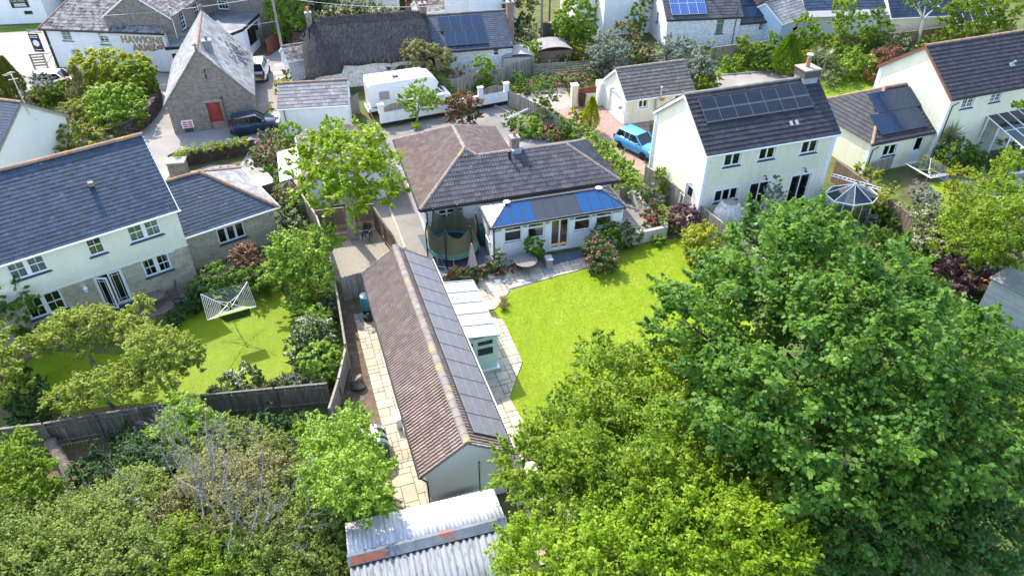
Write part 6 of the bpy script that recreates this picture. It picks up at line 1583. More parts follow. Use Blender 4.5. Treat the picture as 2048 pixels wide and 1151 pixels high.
# ================================================================== vehicles
def car(name, label, cat, loc, rz, L=4.0, W=1.75, H=1.6, paint='car_navy', hood=0.92, belt=0.98, nose=1.05, tail=0.25, ws=0.75, rw=0.25, plate=None, group=None):
 """front of the car points along local +x"""
 t = thing(name, label, cat, loc, rz, group)
 h = L / 2; w = W / 2; g = 0.2
 def section(x, ww, zt, zb=g):
  return [(x, -ww * .82, zb), (x, -ww * .97, zb + .12), (x, -ww, zb + .35), (x, -ww * .97, zt - .10), (x, -ww * .86, zt), (x, 0, zt + .025), (x, ww * .86, zt), (x, ww * .97, zt - .10), (x, ww, zb + .35), (x, ww * .97, zb + .12), (x, ww * .82, zb)]
 st = [(-h, .80, belt * .78, .34), (-h + .08, .93, belt * .94, .26), (-h + .35, .99, belt, g), (-h * .4, 1, belt, g), (h - nose - ws * .3, 1, belt * .99, g), (h - nose + .1, .99, hood, g), (h - .5, .96, hood * .93, g), (h - .15, .88, hood * .80, .24), (h, .70, hood * .62, .32)]
 b = MB(); vs = []; fs = []
 for (x, k, zt, zb) in st: vs += section(x, w * k, zt, zb)
 m_ = 11
 for i in range(len(st) - 1):
  for j in range(m_ - 1): fs.append((i * m_ + j, i * m_ + j + 1, (i + 1) * m_ + j + 1, (i + 1) * m_ + j))
 fs += [tuple(range(m_)), tuple((len(st) - 1) * m_ + j for j in range(m_))[::-1]]
 b.smooth = True; b.add(vs, [f[::-1] for f in fs]); body = b.obj('body', M[paint], t)
 x0, x1 = -h + tail, h - nose + .12; xr0, xr1 = x0 + rw, x1 - ws
 def cs(x, kb, zr, kt, z0=belt - .02): return [(x, -w * kb, z0), (x, -w * kt, zr), (x, w * kt, zr), (x, w * kb, z0)]
 ra, rb = cs(xr0, .92, H - .05, .74), cs(xr1, .94, H - .03, .74); A, B = cs(x0, .84, belt, .84), cs(x1, .88, hood + .02, .88)
 gl = MB()
 gl.add([(x0, -w * .86, belt - .02), (x1, -w * .9, hood - .02), (xr1, -w * .74, H - .04), (xr0, -w * .74, H - .06), (x0, w * .86, belt - .02), (x1, w * .9, hood - .02), (xr1, w * .74, H - .04), (xr0, w * .74, H - .06)],
  [(0, 1, 2, 3), (5, 4, 7, 6), (1, 5, 6, 2), (4, 0, 3, 7), (3, 2, 6, 7)])
 gl.obj('windows', M['car_glass'], t)
 r = MB(); n = 7; vs = []
 for i in range(n):
  f = i / (n - 1); x = xr0 - .06 + (xr1 - xr0 + .1) * f; zz = H - .045 + .05 * math.sin(math.pi * (.15 + .8 * f))
  vs += [(x, -w * .76, zz - .05), (x, -w * .6, zz + .005), (x, 0, zz + .02), (x, w * .6, zz + .005), (x, w * .76, zz - .05)]
 r.smooth = True; r.add(vs, [(i * 5 + j, (i + 1) * 5 + j, (i + 1) * 5 + j + 1, i * 5 + j + 1) for i in range(n - 1) for j in range(4)])
 r.obj('roof', M[paint], t)
 p = MB()
 for s in (-1, 1):
  for (xa, xb) in ((x0, xr0 - .04), (x1, xr1 + .04)): p.bar((xa, s * w * .87, belt if xa == x0 else hood), (xb, s * w * .75, H - .05), .08, .06)
  for f in (.36, .66): xx = xr0 + (xr1 - xr0) * f; p.bar((xx, s * w * .905, belt), (xx, s * w * .76, H - .05), .06, .03)
 p.obj('pillar', M[paint], t)
 for s in (-1, 1):
  for xw in (-h * .62, h * .63):
   for nm, mm, pr, parent in (('tyre', 'rubber', [(.2, -.1), (.3, -.09), (.315, 0), (.3, .09), (.2, .1)], None), ('rim', 'steel', [(0, .075), (.08, .095), (.2, .08), (.21, .06)], 1)):
    q = MB(); q.lathe(pr, 14); q.obj(nm, M[mm], t, Matrix.Translation((xw, s * (w - .07), .315)) @ Matrix.Rotation(R(-90 * s), 4, 'X'))
  a = MB(); a.box(h - .28, s * w * .62 - .16, hood * .66, h - .05, s * w * .62 + .16, hood * .84); a.obj('headlight', M['clear_lamp'], t)
  a = MB(); a.box(-h + .0, s * w * .80 - .09, belt * .62, -h + .16, s * w * .80 + .09, belt * .95); a.obj('tail_light', M['red_lamp'], t)
  a = MB(); a.bbox(x1 - .35, s * (w + .02), belt + .02, x1 - .2, s * (w + .2), belt + .16, .03) if s > 0 else a.bbox(x1 - .35, -w - .2, belt + .02, x1 - .2, -w - .02, belt + .16, .03); a.obj('mirror', M[paint], t)
  for xx in (-h * .12, h * .28): a = MB(); a.box(xx - .08, s * w - .01 if s > 0 else -w - .02, belt - .2, xx + .08, s * w + .02 if s > 0 else -w + .01, belt - .16); a.obj('door_handle', M[paint], t)
 for xx, mm in ((-h - .012, 'plate'), (h - .02, 'road_white')): a = MB(); a.box(xx, -.26, .48, xx + .03, .26, .6); a.obj('number_plate', M[mm], t)
 return t
ang = 21
car('car', 'dark navy hatchback car parked beside the chapel door', 'car', ((-19.91, 51.62)[0], (-19.91, 51.62)[1], 0), ang, 3.7, 1.62, 1.5, 'car_navy')
car('car', 'bright blue hatchback car on the block paved drive', 'car', (*(9.28, 48.19), 0), -52, 3.75, 1.62, 1.5, 'car_blue')
t = car('van', 'dark grey van seen from behind on the lane beside the thatch', 'van', ((-20.25, 71.83)[0], (-20.25, 71.83)[1], 0), 84, 4.4, 1.75, 1.85, 'car_black', 1.1, 1.15, 1.0, .06, .5, .1)
car('van', 'white van half hidden behind the chapel', 'van', ((-22.68, 62.93)[0], (-22.68, 62.93)[1], 0), 100, 3.4, 1.45, 1.75, 'car_white', 1.1, 1.1, .9, .06, .5, .1)
car('car', 'white car mostly hidden behind the bushes in front of the pub', 'car', ((-39.45, 60.34)[0], (-39.45, 60.34)[1], 0), 4, 4.0, 1.65, 1.55, 'car_white')
# motorhome: front along +x
t = thing('motorhome', 'white motorhome parked behind the timber infilled boundary wall', 'motorhome', (-8.7, 56.2, 0), 20.8)
b = MB(); w = 1.05
prof = [(-3.15, .45), (-3.15, 2.5), (-3.0, 2.68), (-1.2, 2.72), (1.5, 2.74), (2.1, 2.62), (2.55, 2.15), (2.35, 1.75), (2.2, 1.55), (2.2, .45)]
vs = []; n = len(prof)
for s, k in ((-w + .06, 0), (-w, .06), (w, .06), (w - .06, 0)):
 for (x, z) in prof: vs.append((x * (0.985 if k == 0 else 1), s, z if k or z < 1 else z + .0))
fs = []
for i in range(3):
 for j in range(n): fs.append((i * n + j, i * n + (j + 1) % n, (i + 1) * n + (j + 1) % n, (i + 1) * n + j))
fs += [tuple(range(n))[::-1], tuple(3 * n + j for j in range(n))]
b.add(vs, fs); b.obj('body', M['car_white'], t)
b = MB(); cabp = [(2.2, .4), (2.2, 1.7), (2.45, 1.72), (3.1, 1.15), (3.55, .95), (3.65, .55), (3.6, .35)]
b.extr([(x, -.9, z) for x, z in cabp], (0, 1.8, 0)); b.obj('cab', M['car_white'], t)
b = MB(); b.extr([(2.5, -.8, 1.70), (3.08, -.8, 1.19), (3.08, .8, 1.19), (2.5, .8, 1.70)], (.03, 0, .04)); b.extr([(2.3, -.91, 1.15), (2.95, -.91, 1.15), (2.45, -.91, 1.6), (2.3, -.91, 1.6)], (0, -.01, 0)); b.obj('cab_window', M['car_glass'], t)
b = MB(); b.bbox(-2.35, -w - .012, 1.35, -1.55, -w + .01, 2.0, .004); b.obj('window', mat('caravan_window', (.32, .30, .29), .15, 0), t)
for (x, z, ww) in ((-1.1, 2.0, .5), (-1.0, .8, .5)): b = MB(); b.box(x, -w - .015, z, x + ww, -w, z + .14); b.obj('vent', M['white_trim'], t)
for (x, y) in ((-1.0, -.1), (.6, .1)): b = MB(); b.bbox(x, y - .22, 2.72, x + .5, y + .22, 2.84, .03); b.obj('rooflight', M['dark_metal'] if x < 0 else M['white_trim'], t)
b = MB(); b.bar((-3.1, w - .08, 2.72), (1.6, w - .08, 2.76), .1, .12); b.obj('awning', M['white_trim'], t)
b = MB(); b.bar((-3.3, -.9, .42), (-3.3, .9, .42), .12, .14); b.bar((-3.3, -.95, .42), (-3.3, -.95, .75), .06); b.obj('bumper', M['white_trim'], t)
b = MB(); b.box(-2.95, -w - .006, .75, -2.6, -w, .83); b.obj('emblem', M['dark_metal'], t)
for s in (-1, 1):
 for x in (-1.6, 2.7): q = MB(); q.lathe([(.2, -.1), (.32, -.09), (.33, .09), (.2, .1), (0, .08)], 12); q.obj('wheel', M['rubber'], t, Matrix.Translation((x, s * (w - .15), .33)) @ Matrix.Rotation(R(-90 * s), 4, 'X'))
# ================================================================== garden things
# trampoline
TC = (-3.46, 34.85); tr = 1.5
t = thing('trampoline', 'round trampoline with teal pad and sagging dark safety net', 'trampoline', TC)
M['tramp_mat'] = mat('trampoline_mat', (.02, .022, .02), .8, .1, 3)
nm = bpy.data.materials.new('safety_net'); nm.use_nodes = True; nt = nm.node_tree
tp_ = nt.nodes.new('ShaderNodeBsdfTransparent'); mx_ = nt.nodes.new('ShaderNodeMixShader'); nt.nodes['Principled BSDF'].inputs['Base Color'].default_value = (.11, .108, .05, 1)
nt.nodes['Principled BSDF'].inputs['Roughness'].default_value = .9
wv = nt.nodes.new('ShaderNodeTexNoise'); wv.inputs['Scale'].default_value = 160; tc_ = nt.nodes.new('ShaderNodeTexCoord'); nt.links.new(tc_.outputs['Object'], wv.inputs['Vector'])
mp_ = nt.nodes.new('ShaderNodeMapRange'); mp_.inputs['From Min'].default_value = .35; mp_.inputs['From Max'].default_value = .65; mp_.inputs['To Min'].default_value = .78; mp_.inputs['To Max'].default_value = .98; nt.links.new(wv.outputs[0], mp_.inputs[0])
nt.links.new(mp_.outputs[0], mx_.inputs[0]); nt.links.new(tp_.outputs[0], mx_.inputs[1]); nt.links.new(nt.nodes['Principled BSDF'].outputs[0], mx_.inputs[2]); nt.links.new(mx_.outputs[0], nt.nodes['Material Output'].inputs['Surface'])
b = MB(); b.lathe([(0, .70), (tr - .25, .71)], 32); b.obj('bounce_mat', M['tramp_mat'], t)
b = MB(); b.lathe([(tr - .28, .72), (tr - .2, .75), (tr, .74), (tr + .02, .68), (tr - .02, .67)], 32, cap=False); b.obj('pad', mat('teal_pad', (.025, .16, .17), .6, .15, 4), t)
b = MB(); b.lathe([(tr - .03, .60), (tr + .01, .60), (tr + .01, .66), (tr - .03, .66)], 32, cap=False)
for k in range(3):
 a = k * 2.09 + .3; c = Vector((math.cos(a), math.sin(a), 0)); d = Vector((-c.y, c.x, 0)) * .5
 b.tube([c * (tr - .05) + d + Vector((0, 0, .62)), c * tr + d * .9 + Vector((0, 0, .05)), c * tr - d * .9 + Vector((0, 0, .05)), c * (tr - .05) - d + Vector((0, 0, .62))], .025, 6)
b.obj('frame', M['steel'], t)
b = MB(); vs = []; NP = 6; n = 48
for k in range(NP):
 a = k * 2 * math.pi / NP + .35; c, s = math.cos(a), math.sin(a)
 p = MB(); p.tube([((tr + .04) * c, (tr + .04) * s, .1), ((tr + .05) * c, (tr + .05) * s, 1.9), ((tr - .06) * c, (tr - .06) * s, 2.5)], .045, 6); p.obj('net_pole', M['black_plastic'], t)
rows = 7
for i in range(n):
 a = i * 2 * math.pi / n + .35; f = (i % (n // NP)) / (n // NP); sag = math.sin(math.pi * f)
 for j in range(rows):
  g_ = j / (rows - 1); z = .72 + (1.72 - .62 * sag) * g_; r_ = tr - .08 - .16 * sag * g_ + .03 * math.sin(i * 2.1 + j)
  vs.append((r_ * math.cos(a), r_ * math.sin(a), z))
b.smooth = True; b.add(vs, [(i * rows + j, ((i + 1) % n) * rows + j, ((i + 1) % n) * rows + j + 1, i * rows + j + 1) for i in range(n) for j in range(rows - 1)])
b.obj('safety_net', nm, t)
def closed_parasol(label, loc, h, cm, pole='steel', base=True):
 t = thing('parasol', label, 'parasol', loc)
 b = MB(); b.tube([(0, 0, 0), (0, 0, h)], .024, 8); b.obj('pole', M[pole], t)
 b = MB(); n = 16; vs = []
 pr = [(.02, h), (.07, h - .15), (.13, h * .72), (.2, h * .5), (.24, h * .4), (.17, h * .40)]
 for (r, z) in pr:
  for k in range(n): rr = r * (1 + .28 * (k % 2) - .1); a = 2 * math.pi * k / n; vs.append((rr * math.cos(a), rr * math.sin(a), z))
 b.add(vs, [(i * n + k, (i + 1) * n + k, (i + 1) * n + (k + 1) % n, i * n + (k + 1) % n) for i in range(len(pr) - 1) for k in range(n)])
 b.obj('canopy', cm, t)
 if base: b = MB(); b.lathe([(.28, 0), (.28, .05), (.06, .09), (.04, .25)], 14); b.obj('base', M['concrete'], t)
 return t
closed_parasol('closed dusty pink parasol standing on the patio', (-2.2, 32.41), 2.35, mat('pink_cloth', (.42, .31, .30), .9, .12, 3), 'alu')
closed_parasol('closed dark green parasol on the brick terrace of the left house', (-19.71, 30.85), 2.3, mat('green_cloth', (.012, .10, .07), .9, .12, 3), 'timber_brown')
def round_table(name, label, loc, r, h, m, legm, mosaic=False):
 t = thing(name, label, 'table', loc)
 b = MB(); b.lathe([(r - .02, h - .035), (r, h - .03), (r, h), (r - .03, h + .008), (0, h + .01)], 28); b.obj('tabletop', m, t)
 for k in range(4):
  a = k * math.pi / 2 + .5; c, s = math.cos(a), math.sin(a); q = MB(); q.tube([(.72 * r * c, .72 * r * s, 0), (.35 * r * c, .35 * r * s, h * .55), (.6 * r * c, .6 * r * s, h - .04)], .016, 6); q.obj('leg', legm, t)
M['mosaic'] = mat('mosaic_top', (.12, .11, .105), .6, .3, 18, 0, col2=(.24, .21, .19), c2scale=30, c2lo=.48, c2hi=.52)
round_table('round_table', 'round mosaic patio table in front of the sunroom', (0.77, 33.18), .68, .72, M['mosaic'], M['dark_metal'])
round_table('round_table', 'round dark table beside the green parasol', (-19.0, 29.89), .55, .72, M['timber_dark'], M['timber_dark'])
round_table('round_table', 'round orange wooden table beside the grey cabin', (25.56, 31.07), .62, .70, mat('orange_wood', (.50, .27, .11), .6, .15, 4, stretch=(1, 8, 1)), M['timber_brown'])
def chair(label, loc, rz, m, group=None, back=.95, slat=True):
 t = thing('garden_chair', label, 'chair', loc, rz, group)
 for x in (-.22, .22):
  for y, hh in ((-.2, .62), (.22, .42)): b = MB(); b.bar((x, y, 0), (x, y, hh if y < 0 else .42), .045); b.obj('leg', m, t)
 b = MB(); b.bbox(-.25, -.24, .42, .25, .24, .46, .01); b.obj('seat', m, t)
 b = MB()
 for x in (-.22, .22): b.bar((x, .22, .46), (x, .34, back), .045)
 for k in range(4): b.bar((-.22, .25 + .025 * k, .56 + .12 * k), (.22, .25 + .025 * k, .56 + .12 * k), .02, .09)
 b.obj('backrest', m, t)
 b = MB()
 for x in (-.25, .25): b.bar((x, -.22, .64), (x, .26, .66), .05, .03)
 b.obj('armrest', m, t)
navy = mat('navy_plastic', (.016, .035, .055), .5, .1, 3)
chair('dark navy garden chair to the right of the lime green tree trunk', (-8.79, 36.4), -8, navy); chair('dark navy garden chair half hidden left of the lime green tree trunk', (-10.91, 36.18), 12, navy)
chair('dark slatted chair on the far side of the round terrace table', (-18.52, 30.76), -40, M['timber_brown']); chair('dark slatted chair left of the green parasol', (-20.12, 30.85), 20, M['timber_brown'])
chair('wooden armchair behind the round orange table', (26.63, 31.53), -30, M['timber_brown'])
t = thing('dining_table', 'dark rectangular table with plant pots on the right garden terrace', 'table', (32.62, 42.73), -8)
b = MB(); b.bbox(-.9, -.5, .7, .9, .5, .75, .01); b.obj('tabletop', M['timber_brown'], t)
for x in (-.8, .8):
 for y in (-.42, .42): b = MB(); b.box(x - .04, y - .04, 0, x + .04, y + .04, .7); b.obj('leg', M['timber_brown'], t)
def pot(label, loc, r, h, m, rot=0):
 t = thing('plant_pot', label, 'pot', loc); b = MB(); b.lathe([(r * .7, 0), (r * .95, h * .85), (r * 1.05, h * .86), (r * 1.05, h), (r * .9, h), (r * .88, h - .06)], 16); b.obj('pot', m, t)
 b = MB(); b.lathe([(r * .86, h - .06), (0, h - .05)], 12); b.obj('compost', M['soil'], t); return t
pot('large terracotta pot holding the small lemon tree', (29.68, 41.2), .42, .55, M['terracotta'])
pot('blue glazed pot on the dark garden table', (*(32.43, 43.22), .76), .16, .24, mat('blue_glaze', (.02, .12, .32), .2, 0, spec=.6)); pot('small terracotta pot on the dark garden table', (*(33.12, 43.36), .76), .18, .2, M['terracotta'])
pot('dark pot of white flowers beside the terrace table', (-17.91, 30.06), .25, .3, M['sill_slate'])
# rotary airers
def airer(label, loc, h, r, rz, bag=None, n=10, line='white_paint'):
 t = thing('rotary_airer', label, 'clothes airer', loc, rz)
 b = MB(); b.tube([(0, 0, 0), (0, 0, h - .05)], .024, 8); b.obj('pole', M['steel'], t)
 tips = []
 for k in range(4):
  a = k * math.pi / 2 + math.pi / 4; c, s = math.cos(a), math.sin(a); tip = Vector((r * c, r * s, h + .12)); tips.append(tip)
  b = MB(); b.tube([(0, 0, h - .38), tip], .017, 6); b.tube([(0, 0, h - .05), (r * .5 * c, r * .5 * s, h - .13)], .013, 6); b.obj('arm', M['alu'], t)
 b = MB(); root = Vector((0, 0, h - .38))
 for k in range(4):
  for i in range(n):
   f = .38 + .62 * i / (n - 1); p, q = root.lerp(tips[k], f), root.lerp(tips[(k + 1) % 4], f)
   b.tube([p, (p + q) / 2 - Vector((0, 0, .02)), q], .0045, 3, False)
 b.obj('washing_line', M[line], t, kind='stuff')
 b = MB(); b.lathe([(.05, 0), (.05, .14), (.03, .15)], 8, (0, 0, h - .45)); b.lathe([(.05, 0), (.05, .1)], 8, (0, 0, h - .1)); b.obj('hub', M['black_plastic'], t)
 return t, tips
t, tips = airer('silver rotary clothes airer with green peg bag on the left lawn', (-14.16, 28.0), 1.78, 1.62, 27)
lime = mat('lime_cloth', (.22, .55, .06), .8, .1, 3)
p, q = tips[2].lerp(tips[3], .22), tips[2].lerp(tips[3], .86)
pt = thing('peg_bag', 'lime green and black peg bag hanging from the silver airer', 'peg bag', (*(-14.16, 28.0), 0), 27)
b = MB(); d_ = (q - p); k1 = p + d_ * .1 + Vector((.12, .1, -.5)); k2 = q - d_ * .1 + Vector((.12, .1, -.5))
b.extr([p, q, k2, k1], (.01, .02, 0)); b.obj('bag', M['black_plastic'], pt)
b = MB(); inw = -(p + q).normalized() * .42; inw.z = -.02
b.extr([p + Vector((0, 0, .02)), q + Vector((0, 0, .02)), q + inw * .8, p + inw * .8], (0, 0, .012)); b.extr([k1, k2, k2 + Vector((0, .05, -.12)), k1 + Vector((0, .05, -.12))], (.012, .02, 0)); b.obj('flap', lime, pt)
t, tips = airer('rotary clothes airer hung with pegs in the right garden', (27.43, 41.99), 1.75, 1.55, 20, n=9)
# water butt, compost bin, oil tank, log, odds and ends along the side path
t = thing('water_butt', 'teal ribbed water butt on a black stand beside the outbuilding path', 'water butt', (-7.58, 29.22))
b = MB(); b.lathe([(.27, .38), (.30, .45), (.29, .5), (.32, .62), (.30, .66), (.33, .8), (.31, .84), (.33, 1.0), (.31, 1.05), (.30, 1.2), (.27, 1.24)], 20); b.obj('barrel', M['teal_plastic'], t)
b = MB(); b.lathe([(.30, 1.22), (.31, 1.26), (.12, 1.31), (0, 1.32)], 20); b.obj('lid', mat('pale_teal', (.24, .32, .33), .5), t); b = MB(); b.lathe([(.30, 0), (.26, .37), (0, .375)], 16); b.obj('stand', M['black_plastic'], t)
t = thing('compost_tumbler', 'squat dark plastic tub with orange knob beside the water butt', 'tub', (-7.48, 28.72)); b = MB(); b.lathe([(.22, 0), (.27, .15), (.24, .33), (.1, .42), (0, .43)], 14); b.obj('tub', M['black_plastic'], t)
b = MB(); b.lathe([(.06, .42), (.07, .46), (0, .48)], 10); b.obj('knob', mat('orange_knob', (.55, .22, .02), .5), t)
t = thing('oil_tank', 'ribbed dark oil tank with pale straps beside the path', 'oil tank', (-5.78, 19.94), 18.6)
b = MB(); n = 16; vs = []; L_ = 1.25
pr = []
for k in range(n): a = 2 * math.pi * k / n; pr.append((.58 * math.cos(a), .62 + .58 * math.sin(a)))
ys = [0, .06, .30, .34, .44, .48, .72, .76, .86, .90, 1.19, 1.25]; sc = [.9, 1, 1, .93, .93, 1, 1, .93, .93, 1, 1, .9]
for y, s in zip(ys, sc): vs += [(x * s, y - .62, .62 + (z - .62) * s) for x, z in pr]
fs = [(i * n + k, i * n + (k + 1) % n, (i + 1) * n + (k + 1) % n, (i + 1) * n + k) for i in range(len(ys) - 1) for k in range(n)] + [tuple(range(n))[::-1], tuple((len(ys) - 1) * n + k for k in range(n))]
b.add(vs, [f[::-1] for f in fs]); b.obj('tank', mat('tank_green', (.06, .085, .08), .5, .15, 2, spec=.4), t)
for y in (-.46, -.1, .33):
 b = MB(); vs = []
 for k in range(9): a = math.pi * k / 8; vs += [(.6 * math.cos(a), y, .62 + .6 * math.sin(a)), (.6 * math.cos(a), y + .2, .62 + .6 * math.sin(a))]
 b.add(vs, [(2 * k, 2 * k + 1, 2 * k + 3, 2 * k + 2) for k in range(8)]); b.obj('strap', M['steel'], t)
b = MB(); b.bbox(-.1, -.55, 1.2, .1, .5, 1.27, .02); b.box(-.2, -.1, 1.22, .2, .15, 1.29); b.obj('inspection_cover', M['alu'], t)
def log(name, label, a, c, r, r2=None, m='bark', cat='log'):
 t = thing(name, label, cat, (a[0], a[1], 0)); b = MB(); A, Cc = Vector((0, 0, a[2])), Vector((c[0] - a[0], c[1] - a[1], c[2])); n = 7
 b.tube([A.lerp(Cc, k / n) + Vector((random.uniform(-.03, .03), random.uniform(-.03, .03), 0)) for k in range(n + 1)], [(r + ((r2 or r) - r) * k / n) * random.uniform(.9, 1.1) for k in range(n + 1)], 9); b.obj('trunk', M[m], t); return t
random.seed(3)
M['bark'] = mat('bark', (.15, .12, .095), .95, .35, 3, 1.0, 22, .1, (.26, .24, .21), 4, .5, .66, stretch=(1, 1, .35)); M['pale_bark'] = mat('pale_bark', (.40, .37, .32), .9, .25, 5, .5, 30, .1, (.22, .20, .17), 6, .52, .62)
M['birch'] = mat('birch_bark', (.68, .66, .62), .85, .12, 4, .3, 20, .1, (.16, .14, .12), 5, .62, .66, stretch=(1, 1, .3)); M['grey_bark'] = mat('lichen_bark', (.20, .185, .165), .95, .3, 4, .6, 30, .1, (.33, .34, .30), 5, .52, .62)
M['cut_wood'] = mat('cut_wood', (.36, .24, .14), .9, .25, 6)
log('tree_stump', 'sawn brown stump in the soil beside the outbuilding path', (*(-7.16, 23.77), 0), (*(-7.3, 24.03), .45), .34, .3, 'bark', 'stump')
log('fallen_log', 'thick weathered log leaning below the bottom board fence', (*(-17.77, 18.27), .15), (*(-19.46, 20.08), .55), .22, .26); log('fallen_log', 'short pale log lying against the bottom board fence', (*(-17.1, 20.68), .2), (*(-16.09, 20.85), .2), .13)
log('fallen_log', 'round brown log end beside the fence at the left', (*(-21.52, 20.63), .2), (*(-21.22, 20.97), .3), .22)
t = thing('hive_lid', 'white box with sloping lid against the outbuilding wall', 'box', (*off((-3.36, 16.78), 18.6, .02, 5.0), 0), 18.6); b = MB(); b.box(-.2, -.25, 0, .25, .25, .55); b.obj('body', M['white_trim'], t); b = MB(); b.extr([(-.3, -.32, .56), (.26, -.32, .72), (.26, .32, .72), (-.3, .32, .56)], (0, 0, .04)); b.obj('lid', M['white_paint'], t)
t = thing('wall_box', 'small beige box on the outbuilding wall below the white lidded box', 'box', (*off((-3.36, 16.78), 18.6, .1, 4.05), 0), 18.6); b = MB(); b.bbox(-.08, -.2, .4, .16, .2, .85, .02); b.obj('casing', M['terrace_wall'], t)
for i, xx in enumerate((.95, 1.75)):
 t = thing('heat_pump', ('heat pump fan unit against the outbuilding gable, left of the pair', 'heat pump fan unit against the outbuilding gable, right of the pair')[i], 'heat pump', (*off((-3.36, 16.78), 18.6, xx, -.3), .1), 18.6, 'heat pump units')
 b = MB(); b.bbox(-.42, -.16, .0, .42, .16, .95, .03); b.obj('casing', M['terrace_wall'], t); q = MB(); q.lathe([(.36, 0), (.36, .03), (.3, .04)], 20); q.obj('fan_ring', M['black_plastic'], t, Matrix.Translation((0, -.16, .5)) @ Matrix.Rotation(R(90), 4, 'X'))
 q = MB()
 for k in range(6): a = k * math.pi / 3; q.bar((0, -.15, .5), (.3 * math.cos(a), -.17, .5 + .3 * math.sin(a)), .1, .02)
 q.obj('fan_blades', M['dark_metal'], t)
t = thing('oil_boiler', 'dark green metal boiler cabinet beside the trampoline', 'cabinet', (-1.69, 36.07), 16.5); b = MB(); b.bbox(-.3, -.32, 0, .34, .32, 1.15, .02); b.obj('casing', M['green_plastic'], t); b = MB(); b.lathe([(.07, 0), (.07, .04), (.04, .05)], 10); b.obj('flue_vent', M['steel'], t, Matrix.Translation((.05, -.33, .8)) @ Matrix.Rotation(R(90), 4, 'X'))
t = thing('manhole_cover', 'round pale drain cover on the dark side passage', 'drain cover', (*(7.17, 38.28), .02)); b = MB(); b.lathe([(.24, 0), (.24, .012), (.18, .02), (0, .022)], 16); b.obj('cover', M['concrete'], t)
t = thing('wheelie_bin', 'brown wheelie bin beside the cream gate pillar', 'bin', (5.74, 56.54), 15); b = MB(); b.add([(-.22, -.25, .05), (.22, -.25, .05), (.22, .2, .05), (-.22, .2, .05), (-.29, -.34, .95), (.29, -.34, .95), (.29, .32, .95), (-.29, .32, .95)], [(3, 2, 1, 0), (4, 5, 6, 7), (0, 1, 5, 4), (1, 2, 6, 5), (2, 3, 7, 6), (3, 0, 4, 7)]); br_ = mat('brown_plastic', (.10, .045, .03), .5); b.obj('body', br_, t)
b = MB(); b.extr([(-.31, -.37, .955), (.31, -.37, .955), (.31, .36, 1.02), (-.31, .36, 1.02)], (0, 0, .05)); b.obj('lid', br_, t)
# egg shaped shingled pod
t = thing('shingle_pod', 'egg shaped silvery shingled garden pod beside the cream house', 'garden pod', (13.06, 37.07)); M['cedar'] = mat('silver_cedar', (.52, .485, .45), .85, .2, 4, .2, 20, rnd=.2)
prof = lambda f: (.98 * math.cos(f * 1.3) ** .75, 2.25 * math.sin(f * 1.35) / math.sin(1.35))
b = MB(); b.lathe([prof(k / 12) for k in range(12)] + [(.2, 2.26), (0, 2.27)], 24); b.obj('shell', M['tile_edge'], t)
rg = random.Random(2); NR = 11
for k in range(NR):
 r0, z0 = prof(k / NR * .93); r1, z1 = prof((k + 1.15) / NR * .93); n = max(8, int(2 * math.pi * r0 / .24))
 for j in range(n):
  a0 = 2 * math.pi * (j + .5 * (k % 2)) / n; a1 = a0 + 2 * math.pi / n * .95; o_ = .035
  P_ = lambda r, a, z: Vector((r * math.cos(a), r * math.sin(a), z))
  q = MB(); q.add([P_(r0 + o_, a0, z0), P_(r0 + o_, a1, z0), P_(r1 + .012, a1, z1), P_(r1 + .012, a0, z1), P_(r0 - .01, a0, z0), P_(r0 - .01, a1, z0)], [(0, 1, 2, 3), (4, 5, 1, 0)]); q.obj('shingle', M['cedar'], t)
# octagonal greenhouse
t = thing('greenhouse', 'small octagonal white framed greenhouse beside the cream house', 'greenhouse', (21.24, 39.06), 12); n = 8; rr = 1.35
P_ = [Vector((rr * 1.25 * math.cos(2 * math.pi * k / n + .4), rr * .95 * math.sin(2 * math.pi * k / n + .4), 0)) for k in range(n)]; up = Vector((0, 0, 1.55)); ap = Vector((0, 0, 2.3))
b = MB()
for k in range(n): q = P_[(k + 1) % n]; b.bar(P_[k], P_[k] + up, .05); b.bar(P_[k] + up, q + up, .06); b.bar(P_[k] + up, ap, .045); b.bar(P_[k] + up * .05, q + up * .05, .06, .12); b.bar((P_[k] + q) / 2, (P_[k] + q) / 2 + up, .03)
b.lathe([(.12, 0), (.1, .08), (0, .12)], 8, ap); b.obj('frame', M['white_paint'], t)
for k in range(n):
 q = P_[(k + 1) % n]; g = MB(); g.extr([P_[k], q, q + up, P_[k] + up], (P_[k] + q).normalized() * -.006); g.obj('pane', M['clear_glass'], t); g = MB(); g.extr([P_[k] + up, q + up, ap], (0, 0, .008)); g.obj('roof_pane', M['clear_glass'], t)
t = thing('greenhouse', 'long pitched glass greenhouse in the top right corner', 'greenhouse', (44.76, 73.05), 12); b = MB(); w_, l_ = 2.4, 5.5
for k in range(7): y = l_ * k / 6; b.bar((y, 0, 0), (y, 0, 1.5), .05); b.bar((y, w_, 0), (y, w_, 1.5), .05); b.bar((y, 0, 1.5), (y, w_ / 2, 2.4), .04); b.bar((y, w_, 1.5), (y, w_ / 2, 2.4), .04)
for (y, z) in ((0, 1.5), (w_, 1.5), (w_ / 2, 2.4), (0, .05), (w_, .05)): b.bar((0, y, z), (l_, y, z), .05)
b.obj('frame', M['white_paint'], t)
for (a, c) in (((0, 0), (0, 1.5)), ((0, 1.5), (w_ / 2, 2.4)), ((w_, 1.5), (w_ / 2, 2.4))): g = MB(); g.extr([(0, *a), (l_, *a), (l_, *c), (0, *c)], (0, .004, .006)); g.obj('glazing', M['clear_glass'], t)
